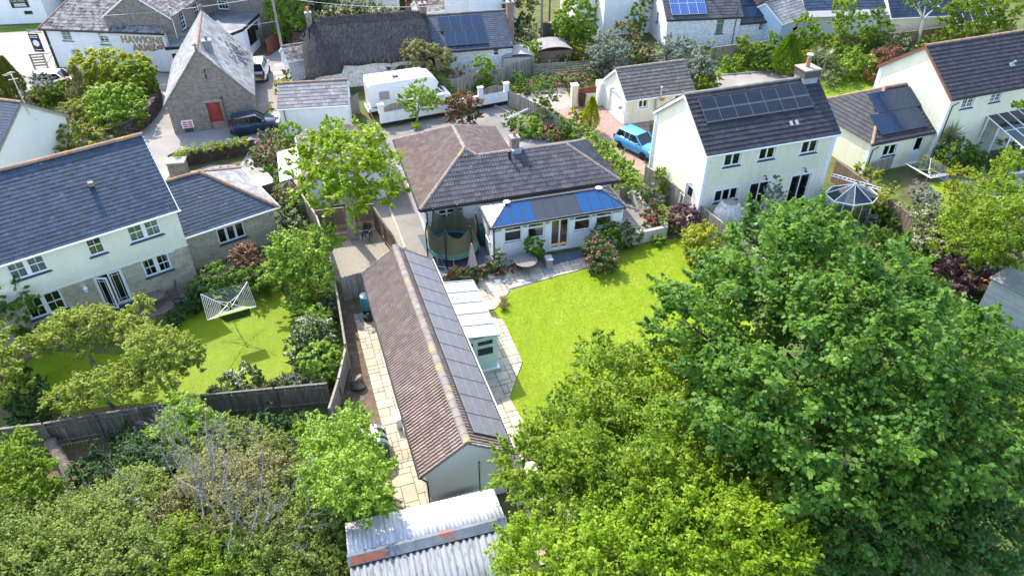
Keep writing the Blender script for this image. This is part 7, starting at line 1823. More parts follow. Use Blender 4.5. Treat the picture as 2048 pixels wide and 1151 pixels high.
# sheds
def shed(name, label, loc, rz, L, W, h, wm, rm, arched=0, board=.13, cat='shed', fasc=None, over=.12, slope_=.12):
 t = thing(name, label, cat, loc, rz); b = MB(); b.box(.02, .02, 0, L - .02, W - .02, h - .02); b.obj('wall', M[wm], t)
 n = int(h / board)
 for k in range(n):
  for (a, c) in (((0, 0), (L, 0)), ((0, W), (0, 0)), ((L, 0), (L, W))):
   d = math.dist(a, c); q = MB(); q.extr([(0, -.022, k * board), (d, -.022, k * board), (d, -.004, k * board + board), (0, -.004, k * board + board)], (0, .012, 0)); q.obj('board', M[wm], t, wallM(a[0], a[1], math.degrees(math.atan2(c[1] - a[1], c[0] - a[0]))))
 b = MB()
 if arched:
  m_ = 10; vs = []
  for k in range(m_ + 1): a = math.pi * (.14 + .72 * k / m_); y = L / 2 - (L / 2 + over) * math.cos(a) / math.cos(math.pi * .14); z = h + arched * (math.sin(a) - math.sin(math.pi * .14)); vs += [(y, -over, z), (y, W + over, z), (y, -over, z + .06), (y, W + over, z + .06)]
  fs = [];
  for k in range(m_): a = 4 * k; fs += [(a + 2, a + 6, a + 7, a + 3), (a, a + 1, a + 5, a + 4), (a, a + 4, a + 6, a + 2), (a + 1, a + 3, a + 7, a + 5)]
  fs += [(0, 2, 3, 1), (4 * m_, 4 * m_ + 1, 4 * m_ + 3, 4 * m_ + 2)]; b.add(vs, fs)
 else: b.extr([(-over, -over, h), (L + over, -over, h), (L + over, W + over, h + slope_), (-over, W + over, h + slope_)], (0, 0, .07))
 b.obj('roof', rm, t)
 return t
felt = mat('roof_felt', (.24, .23, .225), .9, .12, 2, .3, 40); felt2 = mat('pale_felt', (.34, .32, .30), .9, .1, 2, .3, 40)
M['cabin_grey'] = mat('cabin_grey', (.34, .36, .34), .85, .12, 2, .2, 20, rnd=.08)
o_ = (24.62, 29.44); shed('cabin', 'grey boarded cabin with flat felt roof at the right edge', (o_[0], o_[1], 0), -58, 3.2, 5.0, 2.15, 'cabin_grey', felt)
M['shed_pale'] = mat('shed_pale', (.52, .50, .45), .85, .1, 3, rnd=.06)
shed('shed', 'small pale shed with low arched felt roof behind the vertical fence', (-0.77, 63.17), 10, 2.7, 2.2, 1.6, 'shed_pale', felt2, .55)
shed('shed', 'long arched grey roofed shed among the shrubs above the trellis fence', (2.38, 65.69), 12, 3.2, 2.6, 1.3, 'timber_brown', felt, .6)
t = shed('tool_store', 'dark timber store with pale flat lid beside the stone annexe', (-16.75, 40.3), 37, 1.5, 1.2, 1.25, 'timber_dark', M['terrace_wall'], 0, .2)
shed('bike_store', 'dark low timber bin store beside the annexe shrub bed', (-17.05, 41.59), 37, 1.0, 1.0, 1.1, 'timber_dark', M['black_plastic'], 0, .2)
# ladder, gate, signs, bench
t = thing('ladder', 'aluminium ladder lying along the fence below the cream annexe', 'ladder', (*(20.75, 41.4), 1.62), -38); b = MB()
for y in (0, .34): b.bar((0, y, 0), (3.6, y, 0), .07, .03)
b.obj('stile', M['alu'], t)
for k in range(13): b = MB(); b.bar((.14 + k * .27, .02, 0), (.14 + k * .27, .32, 0), .03); b.obj('rung', M['alu'], t)
t = thing('field_gate', 'weathered five bar timber gate at the edge of the pub yard', 'gate', (-44.22, 65.05), 14)
for x in (0, 1.1, 2.0): b = MB(); b.box(x - .06, -.06, 0, x + .06, .06, 1.35); b.obj('post', M['timber_grey'], t)
for k in range(5): b = MB(); b.box(.06, -.02, .18 + k * .25, 1.04, .02, .33 + k * .25); b.obj('bar', M['timber_grey'], t)
b = MB(); b.bar((1.1, 0, .3), (2.0, 0, 1.25), .05); b.bar((1.1, 0, 1.25), (2.0, 0, 1.3), .06); b.obj('brace', M['timber_brown'], t)
t = thing('notice_board', 'small white notice with red lettering leaning on the chapel wall', 'sign', (-24.98, 51.44), 17); rd = mat('red_notice', (.45, .03, .05), .6)
b = MB(); b.box(-.42, -.03, .35, .42, 0, .98); b.obj('board', M['white_paint'], t); b = MB(); b.box(-.3, -.05, 0, .3, .02, .34); b.obj('foot', M['dark_metal'], t)
for k in range(3):
 for (xa, xb) in ((-.34, -.02), (.03, .33)): b = MB(); b.box(xa, -.036, .76 - k * .17, xb, -.03, .86 - k * .17); b.obj('lettering_band', rd, t)
t = thing('picnic_bench', 'brown picnic bench on the grass beside the lane', 'bench', (-27.36, 79.29), 5); b = MB(); b.box(-.9, -.35, .7, .9, .35, .76); b.obj('tabletop', M['timber_brown'], t)
for y in (-.75, .6): b = MB(); b.box(-.9, y, .42, .9, y + .25, .47); b.obj('seat', M['timber_brown'], t)
b = MB()
for x in (-.6, .6): b.bar((x, -.7, 0), (x, -.2, .7), .07); b.bar((x, .7, 0), (x, .2, .7), .07); b.bar((x, -.75, .38), (x, .85, .38), .07)
b.obj('leg_frame', M['timber_brown'], t)
# utility poles and wires
def pole(label, loc, h, r=.13, lean=(0, 0), m='timber_grey', arms=0):
 t = thing('utility_pole', label, 'pole', loc); b = MB(); b.tube([(0, 0, 0), (lean[0] / 2, lean[1] / 2, h / 2), (lean[0], lean[1], h)], [r, r * .9, r * .75], 8); b.obj('shaft', M[m], t)
 b = MB(); b.box(lean[0] - .12, lean[1] - .12, h - .5, lean[0] + .12, lean[1] + .12, h - .25); b.lathe([(.05, 0), (.05, .15), (0, .16)], 6, (lean[0], lean[1], h)); b.obj('insulator', M['concrete'], t); return t
pole('tall timber utility pole at the lane junction behind the chapel', (-21.16, 65.69), 6.4); UP = Vector((*(-21.16, 65.69), 6.3))
pole('slender grey pole above the arched shed roof', (2.89, 71.24), 9, .12); pole('tall timber pole beside the white house wall', (8.23, 72.43), 9, .13); pole('brown pole behind the ivy clad pole', (3.88, 75.9), 8, .1, m='timber_brown')
def wire(label, a, c, sag, r=.02):
 t = thing('overhead_wire', label, 'wire', a); b = MB(); A, Cc = Vector((0, 0, 0)), Vector(c) - Vector(a); n = 24; b.tube([A.lerp(Cc, k / n) - Vector((0, 0, sag * 4 * (k / n) * (1 - k / n))) for k in range(n + 1)], r, 4, False); b.obj('cable', mat('cable', (.32, .30, .30), .6, 0), t)
wire('thick overhead cable running left from the lane pole across the pub roof', UP, (*(-46.01, 62.22), 5.5), .7, .03)
wire('overhead cable running right from the lane pole over the thatch', UP, (*(-4.85, 60.38), 7.0), .5, .02)
wire('thin cable running left across the pub front', UP - Vector((0, 0, 2.2)), (*(-39.71, 61.14), 3.4), .3, .014)
wire('thin cable from the timber pole to the white house', (*(8.23, 72.43), 8.8), (*(11.51, 67.65), 4.6), .3, .014)
# ================================================================== plants
L_ = {}
def lm(k, *a, **kw): L_[k] = leaf_mat('leaf_' + k, *a, **kw)
lm('sycamore', (.055, .150, .028), (.165, .290, .035), trans=.45, rough=.5, spec=.22)
lm('hazel', (.095, .195, .014), (.260, .345, .024), trans=.42, spec=.2)
lm('lime', (.130, .255, .012), (.310, .410, .022), trans=.42, spec=.2)
lm('apple', (.175, .250, .034), (.380, .425, .080), trans=.42, spec=.2)
lm('bramble', (.115, .185, .030), (.300, .345, .075), trans=.38, spec=.2)
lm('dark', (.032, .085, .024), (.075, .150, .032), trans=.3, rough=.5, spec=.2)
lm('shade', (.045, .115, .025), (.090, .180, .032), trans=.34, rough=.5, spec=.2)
lm('mid', (.080, .165, .022), (.160, .260, .030), trans=.36, rough=.5, spec=.25)
lm('bright', (0.145, 0.275, 0.0174), (0.275, 0.406, 0.0319), trans=.35)
lm('gold', (.200, .270, .012), (.400, .420, .024), trans=.38)
lm('conifer', (0.0798, 0.123, 0.0145), (0.246, 0.246, 0.0261), trans=.15, rough=.7)
lm('silver', (.15, .19, .13), (.28, .32, .24), trans=.25, rough=.6)
lm('purple', (0.0653, 0.029, 0.0435), (0.16, 0.0725, 0.087), trans=.25)
lm('copper', (0.145, 0.0653, 0.0362), (0.29, 0.145, 0.0653), trans=.25)
lm('olive', (0.145, 0.16, 0.0362), (0.29, 0.261, 0.087), trans=.25, rough=.6)
lm('red_tip', (.05, .10, .02), (.10, .15, .03), tip=(.42, .06, .05), tipf=.35)
lm('white_fl', (.05, .11, .02), (.11, .17, .03), tip=(.68, .66, .55), tipf=.22)
lm('cream_fl', (.07, .12, .025), (.15, .20, .05), tip=(.55, .52, .34), tipf=.35)
lm('pink_fl', (.05, .12, .02), (.12, .19, .03), tip=(.62, .22, .26), tipf=.22)
lm('red_fl', (.07, .13, .02), (.12, .18, .03), tip=(.55, .03, .03), tipf=.12)
lm('mauve_fl', (.07, .12, .03), (.13, .18, .04), tip=(.30, .20, .42), tipf=.28)
lm('yellow_fl', (.10, .17, .02), (.17, .23, .03), tip=(.60, .45, .03), tipf=.2)
lm('straw', (.26, .21, .10), (.40, .32, .17), trans=.2)
lm('dead_fl', (.14, .12, .05), (.25, .20, .11), trans=.2)
def np_mesh(name, V, F4, tint, m):
 me = bpy.data.meshes.new(name)
 nv, nf = len(V), len(F4)
 me.vertices.add(nv); me.vertices.foreach_set('co', V.astype(np.float32).ravel())
 me.loops.add(nf * 4); me.loops.foreach_set('vertex_index', F4.astype(np.int32).ravel())
 me.polygons.add(nf); me.polygons.foreach_set('loop_start', np.arange(nf, dtype=np.int32) * 4)
 at = me.attributes.new('tint', 'FLOAT', 'FACE'); at.data.foreach_set('value', tint.astype(np.float32))
 me.materials.append(m); me.update(calc_edges=True)
 return me
def nrm(a): return a / np.maximum(1e-9, np.linalg.norm(a, axis=1, keepdims=True))
def leaves(P, Nn, size, rg, aspect=.62, fold=.22, axis=None):
 """one folded rhombus per point"""
 n = len(P)
 T = nrm(np.cross(Nn, rg.normal(size=(n, 3)))) if axis is None else nrm(axis)
 B = nrm(np.cross(Nn, T)); s = size[:, None]
 V = np.stack([P - T * s * .5, P + B * s * aspect * .5 + Nn * s * fold * .4, P + T * s * .5 - Nn * s * fold * .35, P - B * s * aspect * .5 + Nn * s * fold * .4], 1).reshape(-1, 3)
 return V, np.arange(n * 4).reshape(-1, 4)
def crown(blobs, leaf, dens, seed, clump=.30, up=.55, lump=.42, per=70, inner=.2, aspect=.62, twig=.6):
 rg = np.random.default_rng(seed)
 B = np.array([(b[0], b[1], b[2], b[3] * .9, b[3] * .9, b[3] * (b[4] if len(b) > 4 else .82) * .9) for b in blobs], float)
 A = (B[:, 3] * B[:, 5] + B[:, 3] ** 2); tot = 4 * math.pi * A.sum() / 2
 n = int(dens * tot / (leaf * leaf * aspect * .5)); per = max(12, min(per, n // 16)); nc = max(8, n // per)
 bi = rg.choice(len(B), nc, p=A / A.sum())
 d = rg.normal(size=(nc * 3, 3)); d = nrm(d); d = d[d[:, 2] > -.6][:nc]; nc = len(d); bi = bi[:nc]
 rad = 1.04 - lump * rg.random(nc) ** 1.5
 k = rg.random(nc) < inner; rad[k] = rg.uniform(.3, .7, k.sum())
 sp = rg.random(nc) < .16; rad[sp] = rg.uniform(1.04, 1.24, sp.sum())
 c = B[bi, :3] + d * rad[:, None] * B[bi, 3:]
 keep = np.ones(nc, bool)
 for j in range(len(B)):
  e = np.linalg.norm((c - B[j, :3]) / B[j, 3:], axis=1); keep &= ~((e < .62) & (bi != j))
 c, d, bi = c[keep], d[keep], bi[keep]; nc = len(c)
 cr = np.clip(clump * B[bi, 3] * .8, leaf * 1.3, .75) * rg.uniform(.6, 1.35, nc)
 cr[sp[keep]] *= .62
 ci = np.repeat(np.arange(nc), per); m = len(ci)
 q = nrm(rg.normal(size=(m, 3)) + .55 * d[ci] + np.array([0, 0, up])[None]); rr = cr[ci] * (.35 + .65 * rg.random(m) ** .6)
 td = nrm(d + np.array([0, 0, .35]) + .55 * rg.normal(size=(nc, 3))); tw = rg.random(m) < twig; s_ = rg.random(m)
 off_ = np.where(tw[:, None], td[ci] * ((s_ * 2.3 - .7) * cr[ci])[:, None] + q * (cr[ci] * .36 * (1.15 - s_))[:, None], q * (rr * .9)[:, None])
 P = c[ci] + off_ * np.array([1, 1, .8])
 P[:, 2] = np.maximum(P[:, 2], .03)
 Nn = nrm(.5 * q + np.array([0, 0, up + .15])[None] + (.4 * rg.normal(size=(m, 3))))
 V, F4 = leaves(P, Nn, leaf * rg.uniform(.65, 1.3, m), rg, aspect)
 tint = np.clip(.6 * rg.random(nc)[ci] + .6 * rg.random(m) - .1 + .12 * tw * (s_ - .5), 0, 1)
 return V, F4, tint
def limbs(t, base, blobs, r, m, seed, bend=.25, twigs=2):
 """trunk with limbs reaching into every part of the crown"""
 rg = random.Random(seed); b = MB(); bs = Vector(base)
 cen = sum((Vector(q[:3]) for q in blobs), Vector()) / len(blobs)
 lo = min(q[2] - q[3] * .5 for q in blobs); fork = Vector((bs.x * .6 + cen.x * .4, bs.y * .6 + cen.y * .4, max(.35, bs.z + (lo - bs.z) * .75)))
 b.tube([bs - Vector((0, 0, .1)), bs.lerp(fork, .12), bs.lerp(fork, .6), fork], [r * 1.35, r, r * .85, r * .75], 8)
 for q in blobs:
  e = Vector(q[:3]) + Vector((rg.uniform(-.3, .3), rg.uniform(-.3, .3), .45)) * q[3] * .6
  mid = fork.lerp(e, .5) + Vector((rg.uniform(-1, 1), rg.uniform(-1, 1), .5)) * bend * q[3] * .5
  b.tube([fork - Vector((0, 0, r)), fork.lerp(mid, .6), mid, e], [r * .6, r * .5, r * .38, r * .08], 6)
  for k in range(twigs):
   d = Vector((rg.gauss(0, 1), rg.gauss(0, 1), rg.gauss(.3, .5))).normalized() * q[3] * .85
   s = mid.lerp(e, rg.random() * .7); b.tube([s, s + d * .5 + Vector((0, 0, .1)), s + d], [r * .24, r * .16, r * .03], 5, False)
 return b.obj('trunk', m, t)
SEED = [100]
NAMES = {}
def plant(name, label, blobs, kind, leaf=.14, dens=1.5, trunk=None, bark='bark', base=None, cat=None, group=None, part='crown', stems=True, **kw):
 SEED[0] += 1; sd = SEED[0]
 if {'clipped', 'round', 'rounded', 'mound', 'ball'} & set(label.split()): kw = {**dict(lump=.15, twig=.1, inner=.12, clump=.24), **kw}; dens *= 1.2
 if base is None:
  cx = sum(b[0] * b[3] for b in blobs) / sum(b[3] for b in blobs); cy = sum(b[1] * b[3] for b in blobs) / sum(b[3] for b in blobs); base = (cx, cy, 0)
 elif len(base) == 2: base = (*base, 0)
 t = thing(name, label, cat or ('tree' if 'tree' in name or name in ('sycamore', 'birch') else 'shrub'), base, 0, group)
 if trunk is not None and trunk < .08 and stems:
  blobs = [(b[0], b[1], b[2], b[3] * 1.1, *b[4:]) for b in blobs] + [(b[0], b[1], b[2] * .42, b[3] * .95) for b in blobs if b[2] > b[3] * .8]; dens *= 1.25
 lb = [(b[0] - base[0], b[1] - base[1], b[2] - base[2], *b[3:]) for b in blobs]
 V, F4, ti = crown(lb, leaf, dens, sd, **kw)
 link(part, np_mesh(part, V, F4, ti, L_[kind]), t)
 if trunk is None: trunk = .035
 if stems: limbs(t, (0, 0, 0), lb, trunk, M[bark], sd, twigs=2 if trunk > .05 else 1)
 return t
def T(name, label, blobs, kind, **kw): return plant(name, label, blobs, kind, **kw)
# ---- the big trees
T('sycamore', 'huge dark green sycamore filling the right foreground', [(9.59, 20.74, 9, 2.68), (11.25, 19.17, 9.3, 2.7), (7.25, 19.15, 8, 2.27), (9.09, 17.05, 8.5, 2.73), (11.81, 17.05, 8.5, 2.89), (14.12, 17.12, 8, 2.45), (7.42, 16.29, 7, 2.28), (9.74, 15.01, 7, 2.8), (12.38, 15.01, 7, 2.64), (14.94, 15.67, 6.5, 1.77), (6.35, 20.06, 7, 1.56), (11.27, 22.95, 9.5, 1.32), (10.98, 14.27, 5.5, 2.37), (13.55, 14.66, 5, 2.11), (7.59, 18.73, 5.5, 1.64), (7.9, 17.36, 5, 1.51), (7.09, 19.79, 5.5, 1.13), (15.32, 15.26, 5, 1.49), (8.91, 15.04, 4.5, 1.83)], 'sycamore', leaf=.17, dens=1.55, trunk=.32, base=(13.71, 19.28), clump=.34, per=90, aspect=.8, lump=.46)
T('hazel_tree', 'broad light green tree in the lower middle beside the outbuilding gable', [(3.76, 18.51, 5.2, 1.74), (2.18, 16.5, 4.8, 1.82), (0.53, 15.8, 4.2, 1.29), (4.49, 15.89, 5, 2.53), (1.91, 14.47, 4.2, 1.64), (4.9, 13.99, 4.6, 2.24), (5.22, 18.73, 5.5, 1.64), (3.43, 20.61, 5, 0.98)], 'hazel', leaf=.125, dens=1.5, trunk=.16, base=(4.47, 17.31), clump=.34, per=60)
T('hazel_tree', 'yellow green tree along the bottom edge right of the corrugated shed', [(0.84, 12.01, 4.4, 1.5), (3.06, 11.89, 4.6, 1.93), (5.71, 12.81, 5, 1.97), (6.78, 12.09, 4.8, 2.08), (4.5, 11.53, 4.4, 2.06), (8.49, 13.85, 4.8, 1.27)], 'lime', leaf=.115, dens=1.5, trunk=.14, base=(4.78, 12.82), clump=.34, per=60)
T('ash_tree', 'dark dense tree in the bottom right corner below the sycamore', [(10.69, 13.35, 4.2, 2.21), (12.71, 13.12, 4, 2.37), (14.8, 13.35, 4.2, 2.06), (9.3, 12.5, 3.6, 2.03), (15.98, 14.97, 4.6, 1.49)], 'shade', leaf=.15, dens=1.4, trunk=.16, base=(14.35, 14.12))
T('ash_tree', 'mid green tree at the right edge between the cabin and the sycamore', [(19.46, 20.04, 4.2, 1.76), (18.73, 17.9, 4, 1.47), (20.17, 22.31, 4, 1.04), (18.04, 16.07, 4, 1.22)], 'mid', leaf=.15, dens=1.4, trunk=.14, base=(22.53, 21.19))
T('lime_tree', 'lime green open tree with a thick pale trunk in the gravel yard', [(-9.16, 35.26, 5.6, 2.06), (-10.57, 34.38, 5, 1.63), (-7.54, 35.15, 5.2, 1.65), (-9.37, 37.01, 6.4, 1.4), (-11.53, 35.73, 5.2, 1.11), (-7.03, 34, 4.6, 1.22), (-8.91, 33.19, 4.6, 1.6), (-10.4, 36.27, 6, 1.25), (-7.99, 36.89, 6, 1.27)], 'lime', leaf=.24, dens=1.05, trunk=.30, bark='pale_bark', base=(-9.71, 36.62), clump=.36, per=26, aspect=.7, lump=.4)
for args in (
('apple_tree', 'spreading fruit tree nearest the left house on the shaded lawn', [(-20.51, 24.27, 2.9, 0.85), (-19.59, 24.54, 3.2, 0.94), (-18.75, 24.83, 3.1, 0.86), (-20.93, 23.92, 2.4, 0.54), (-18.07, 24.66, 2.8, 0.68), (-19.34, 24.03, 2.4, 0.68), (-20.26, 24.89, 3.2, 0.54)], (-20.23, 25.32)),
('apple_tree', 'broad fruit tree in the middle of the left lawn', [(-17.13, 24.49, 3.1, 0.85), (-15.73, 23.2, 3.2, 1.04), (-14.83, 23.1, 3, 0.96), (-14.23, 23.36, 2.7, 0.66), (-15.15, 22.23, 2.4, 0.95), (-17.11, 25.55, 3.4, 0.64), (-16.07, 22.63, 2.4, 0.74), (-13.99, 22.83, 2.3, 0.48)], (-16.72, 24.29)),
('apple_tree', 'low fruit tree overhanging the bottom board fence', [(-19.14, 21.23, 2, 0.55), (-18.14, 21.43, 2.3, 0.72), (-17.16, 21.61, 2.5, 0.85), (-16.38, 21.61, 2.3, 0.72), (-18.41, 21.03, 1.9, 0.55), (-16.07, 22.17, 2.4, 0.6), (-19.7, 21.14, 1.7, 0.34)], (-18.03, 22.53))):
 T(args[0], args[1], args[2], 'apple', leaf=.105, dens=1.7, trunk=.1, bark='grey_bark', base=args[3], clump=.36, per=44, lump=.42)
T('yew_tree', 'sunlit golden green tree at the left edge below the birch', [(-22.66, 23.87, 2.6, 1.01), (-22.28, 22.48, 2.4, 1.19), (-21.82, 22.16, 1.8, 0.87)], 'apple', leaf=.12, base=(-23.58, 23.31))
T('maple_tree', 'pale yellow green tree at the right edge beside the garden terrace', [(25.91, 33.54, 4.4, 1.62), (23.79, 30.7, 4, 1.92), (25.72, 31.02, 4.4, 2.04), (23.04, 29.93, 3.6, 1.01), (28.58, 36.19, 4.8, 1.27), (23.85, 32.47, 3.8, 0.96), (25.32, 29.34, 4, 1.24)], 'hazel', leaf=.15, dens=1.3, trunk=.12, base=(28.77, 34.18), clump=.36, per=44)
T('hornbeam', 'large leafy bush against the fence behind the left lawn', [(-11.14, 31.02, 2.7, 1.63), (-10.01, 31.85, 3, 1.01), (-11.94, 30.14, 2.2, 1.17), (-10.37, 29.89, 1.9, 1.17), (-11.92, 31.57, 2.8, 0.93)], 'bright', leaf=.13, dens=1.5, trunk=.09, base=(-11.08, 30.41), cat='tree')
# ---- near the left garden
for a in (
('dogwood', 'mid green shrub at the edge of the left lawn below the big bush', [(-9.84, 27.29, 1.2, 0.79), (-10.81, 28.48, 1.2, 0.71)], 'bright', .11),
('yellow_spurge', 'yellow green low shrub beside the mauve flowers', [(-10.45, 29.57, 1, 0.68), (-11.17, 30.35, 0.9, 0.53)], 'gold', .1),
('catmint', 'mauve flowering mound against the fence of the left garden', [(-9.53, 28.69, 0.7, 0.57), (-10.1, 29.44, 0.6, 0.47)], 'mauve_fl', .09),
('pittosporum', 'cream variegated shrub at the right edge of the left lawn', [(-9.53, 25.81, 1.5, 1), (-10.06, 25.19, 1.1, 0.71), (-8.83, 25.08, 1.2, 0.71)], 'white_fl', .1),
('box_bush', 'rounded bright shrub in the corner of the left lawn fence', [(-8.88, 24.28, 1.3, 0.88), (-8.63, 23.87, 0.9, 0.6)], 'bright', .1),
('rose_bush', 'loose white rose shrub along the bottom of the left lawn', [(-12.82, 22.91, 0.9, 0.68), (-12.12, 23.34, 1.1, 0.68), (-13.4, 22.73, 0.6, 0.45)], 'white_fl', .09),
('salvia', 'red flowering plant at the bottom of the left lawn', [(-11.5, 23.2, 0.6, 0.5), (-10.94, 23.14, 0.5, 0.37)], 'red_fl', .08),
('flower_border', 'mixed white and mauve flowers along the bottom board fence', [(-9.91, 23.2, 0.6, 0.59), (-9.03, 23.36, 0.6, 0.55), (-10.6, 23.62, 0.5, 0.42)], 'mauve_fl', .08),
('viburnum', 'round shrub in front of the stone annexe window', [(-15.73, 30.7, 1.3, 0.85), (-16.37, 30.08, 1.1, 0.69), (-14.92, 30.88, 1, 0.65)], 'mid', .11),
('lavender_edge', 'dark low clump beside the terrace of the left house', [(-16.61, 29.65, 0.6, 0.63), (-17.41, 28.44, 0.4, 0.41), (-17.03, 29.27, 0.5, 0.47)], 'dark', .09),
('smoke_bush', 'brownish shrub under the annexe eaves', [(-14.78, 32.62, 1.5, 0.72), (-14.11, 31.99, 1.2, 0.6)], 'copper', .1),
('hebe', 'dark mixed shrub between the annexe and the big leafy bush', [(-13.36, 31.66, 1.1, 0.71), (-13.97, 30.88, 1, 0.75), (-13.42, 33.16, 1.4, 0.5)], 'mid', .1),
('camellia', 'clipped brown green ball shrub beside the timber store', [(-14.08, 38.94, 1.6, 0.75)], 'olive', .1),
('myrtle', 'round dark shrub below the clipped ball shrub', [(-13.53, 37.95, 1.4, 0.61)], 'mid', .1),
('spirea', 'small pale flowered shrub beside the stepped fence', [(-13.49, 36.65, 1.2, 0.72), (-12.6, 35.97, 1.1, 0.48)], 'white_fl', .09),
('shade_shrub', 'dark shady shrub at the left edge of the shaded lawn', [(-21.31, 22.13, 0.9, 0.88), (-22.53, 23.48, 0.8, 0.69), (-20.95, 21.23, 0.6, 0.65)], 'dark', .11),
('terrace_shrub', 'dark clump beside the birch at the left house corner', [(-24.43, 27.26, 0.9, 0.65), (-23.7, 26.84, 0.6, 0.5)], 'dark', .1)):
 T(a[0], a[1], a[2], a[3], leaf=a[4], dens=1.4, trunk=.03)
T('birch', 'slim white stemmed birch at the corner of the left house', [(-23.78, 26.74, 3.2, 0.83), (-23.01, 26.1, 2.8, 0.66), (-23.63, 25.73, 2.8, 0.7), (-22.75, 26.35, 3.2, 0.47)], 'mid', leaf=.1, dens=.8, trunk=.06, bark='birch', base=(-24.52, 27.07), cat='tree')
# ---- bottom left bank
for a in (
('elder_tree', 'yellow green tree at the left edge below the fallen log', [(-18.27, 16.87, 3, 0.88), (-17.5, 16.51, 2.6, 0.82), (-18.2, 15.96, 2.6, 0.99), (-16.92, 15.97, 2, 0.66), (-18.42, 17.64, 3.2, 0.56)], 'hazel', .12, .06),
('bramble_bush', 'pale bramble thicket in the bottom left corner', [(-17.23, 14.56, 1.8, 1.4), (-15.7, 14.5, 1.6, 1.58), (-17.43, 13.54, 1.6, 1.36), (-15.71, 13.42, 1.5, 1.53)], 'bramble', .1, .03),
('bramble_bush', 'bramble thicket left of the bare tree', [(-14.21, 15.1, 1.6, 1.52), (-14.18, 13.79, 1.5, 1.55), (-12.5, 14.05, 1.7, 1.38), (-13.9, 16.45, 1.5, 1.12)], 'bramble', .1, .03),
('privet_bush', 'dense shrub rising over the bottom board fence', [(-13.14, 19.78, 2.2, 0.81), (-13.79, 19.34, 1.8, 0.81), (-12.38, 19.78, 1.6, 0.78), (-13.72, 20.7, 2.4, 0.52)], 'bright', .1, .04),
('ivy_bush', 'dark leaved shrub beside the bottom fence gap', [(-14.88, 19.07, 1.2, 0.91), (-13.98, 18.32, 1.2, 0.89), (-14.96, 18.06, 0.9, 0.69)], 'dark', .11, .03),
('bramble_bush', 'bramble bank below the middle of the board fence', [(-11.62, 19.16, 1.4, 0.97), (-10.73, 19.51, 1.3, 0.82), (-9.81, 19.07, 1.2, 0.77), (-12.25, 18.24, 1.6, 0.79)], 'bramble', .1, .03),
('willow_bush', 'olive shrub behind the branches of the bare tree', [(-11.12, 16.82, 1.9, 1.22), (-9.69, 17.05, 1.9, 1.23), (-10.01, 15.58, 1.8, 1.36), (-11.66, 16.08, 1.7, 0.92)], 'olive', .095, .04),
('bramble_bush', 'leafy thicket at the bottom edge left of the shed', [(-8.41, 15.51, 1.6, 1.27), (-7.09, 14.5, 1.6, 1.23), (-8.34, 13.92, 1.6, 1.38), (-8.03, 16.9, 1.5, 0.95), (-6.4, 13.6, 1.5, 0.86)], 'bramble', .1, .03),
('bramble_bush', 'bramble thicket along the bottom edge under the bare tree', [(-10.94, 14.37, 1.5, 1.31), (-9.53, 13.79, 1.5, 1.29), (-11.63, 13.42, 1.5, 1.19)], 'hazel', .1, .03),
('escallonia', 'bright green bush with pink flowers beside the oil tank', [(-6.15, 17.5, 3.5, 1.03), (-5.29, 16.49, 3.2, 0.94), (-6.41, 16.27, 3.2, 1.04), (-6.13, 18.78, 3.3, 0.65), (-7.38, 18.27, 2.6, 0.77), (-8.19, 19.69, 2, 0.57), (-4.79, 14.65, 4.1, 0.76), (-5.49, 15.38, 4.2, 1.02), (-6.4, 17.67, 2, 1.15)], 'bright', .105, .05)):
 T(a[0], a[1], a[2], a[3], leaf=a[4], dens=1.35, trunk=a[5], clump=.36, per=44, lump=.4)
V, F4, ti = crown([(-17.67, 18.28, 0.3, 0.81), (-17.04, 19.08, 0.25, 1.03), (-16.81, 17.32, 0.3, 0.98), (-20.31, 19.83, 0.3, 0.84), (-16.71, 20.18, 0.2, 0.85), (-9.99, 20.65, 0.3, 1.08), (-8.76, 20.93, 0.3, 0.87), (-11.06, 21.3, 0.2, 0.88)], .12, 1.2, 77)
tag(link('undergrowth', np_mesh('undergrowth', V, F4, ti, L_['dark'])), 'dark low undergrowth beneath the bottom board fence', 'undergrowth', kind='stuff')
# bare tree
t = thing('bare_tree', 'dead grey tree with bare lichened branches at the bottom left', 'tree', (-9.19, 13.55)); bx_, by_ = (-9.19, 13.55); rg = random.Random(12)
def branch(b, p, q, r, lvl):
 d = q - p; n = 5; pts = [p]; L = d.length
 for k in range(1, n): pts.append(p.lerp(q, k / n) + Vector((rg.gauss(0, 1), rg.gauss(0, 1), rg.gauss(0, 1))) * L * .035)
 pts.append(q); b.tube(pts, [r * (1 - .8 * k / n) for k in range(n + 1)], 6 if lvl < 1 else 4, False)
 if lvl >= 3: return
 for k in range(9 - 2 * lvl):
  f = rg.uniform(.3, .97); s = p.lerp(q, f); i = int(f * n); s = pts[i].lerp(pts[min(n, i + 1)], f * n - i)
  nd = (d.normalized() + Vector((rg.gauss(0, .6), rg.gauss(0, .6), rg.gauss(.1, .5)))).normalized()
  branch(b, s, s + nd * L * rg.uniform(.22, .42), max(.005, r * (1 - .75 * f) * .5), lvl + 1)
b = MB(); o0 = Vector((0, 0, 0)); fk = Vector((0, .1, 1.5)); b.tube([o0, fk * .5, fk], [.16, .13, .11], 8); b.obj('trunk', M['grey_bark'], t)
for q in ((*(-14.28, 16.11), 2.6), (*(-12.52, 16.79), 4.2), (*(-11.64, 16.33), 5.0), (*(-10.36, 16.07), 5.6), (*(-9.76, 15.88), 5.4), (*(-8.49, 16.11), 5.0), (*(-7.33, 15.28), 4.2), (*(-6.17, 14.91), 3.6), (*(-12.77, 13.98), 2.4)):
 b = MB(); branch(b, fk + Vector((rg.uniform(-.05, .05), 0, rg.uniform(-.5, 0))), Vector((q[0] - bx_, q[1] - by_, q[2])), .055, 0); b.obj('branch', M['grey_bark'], t)
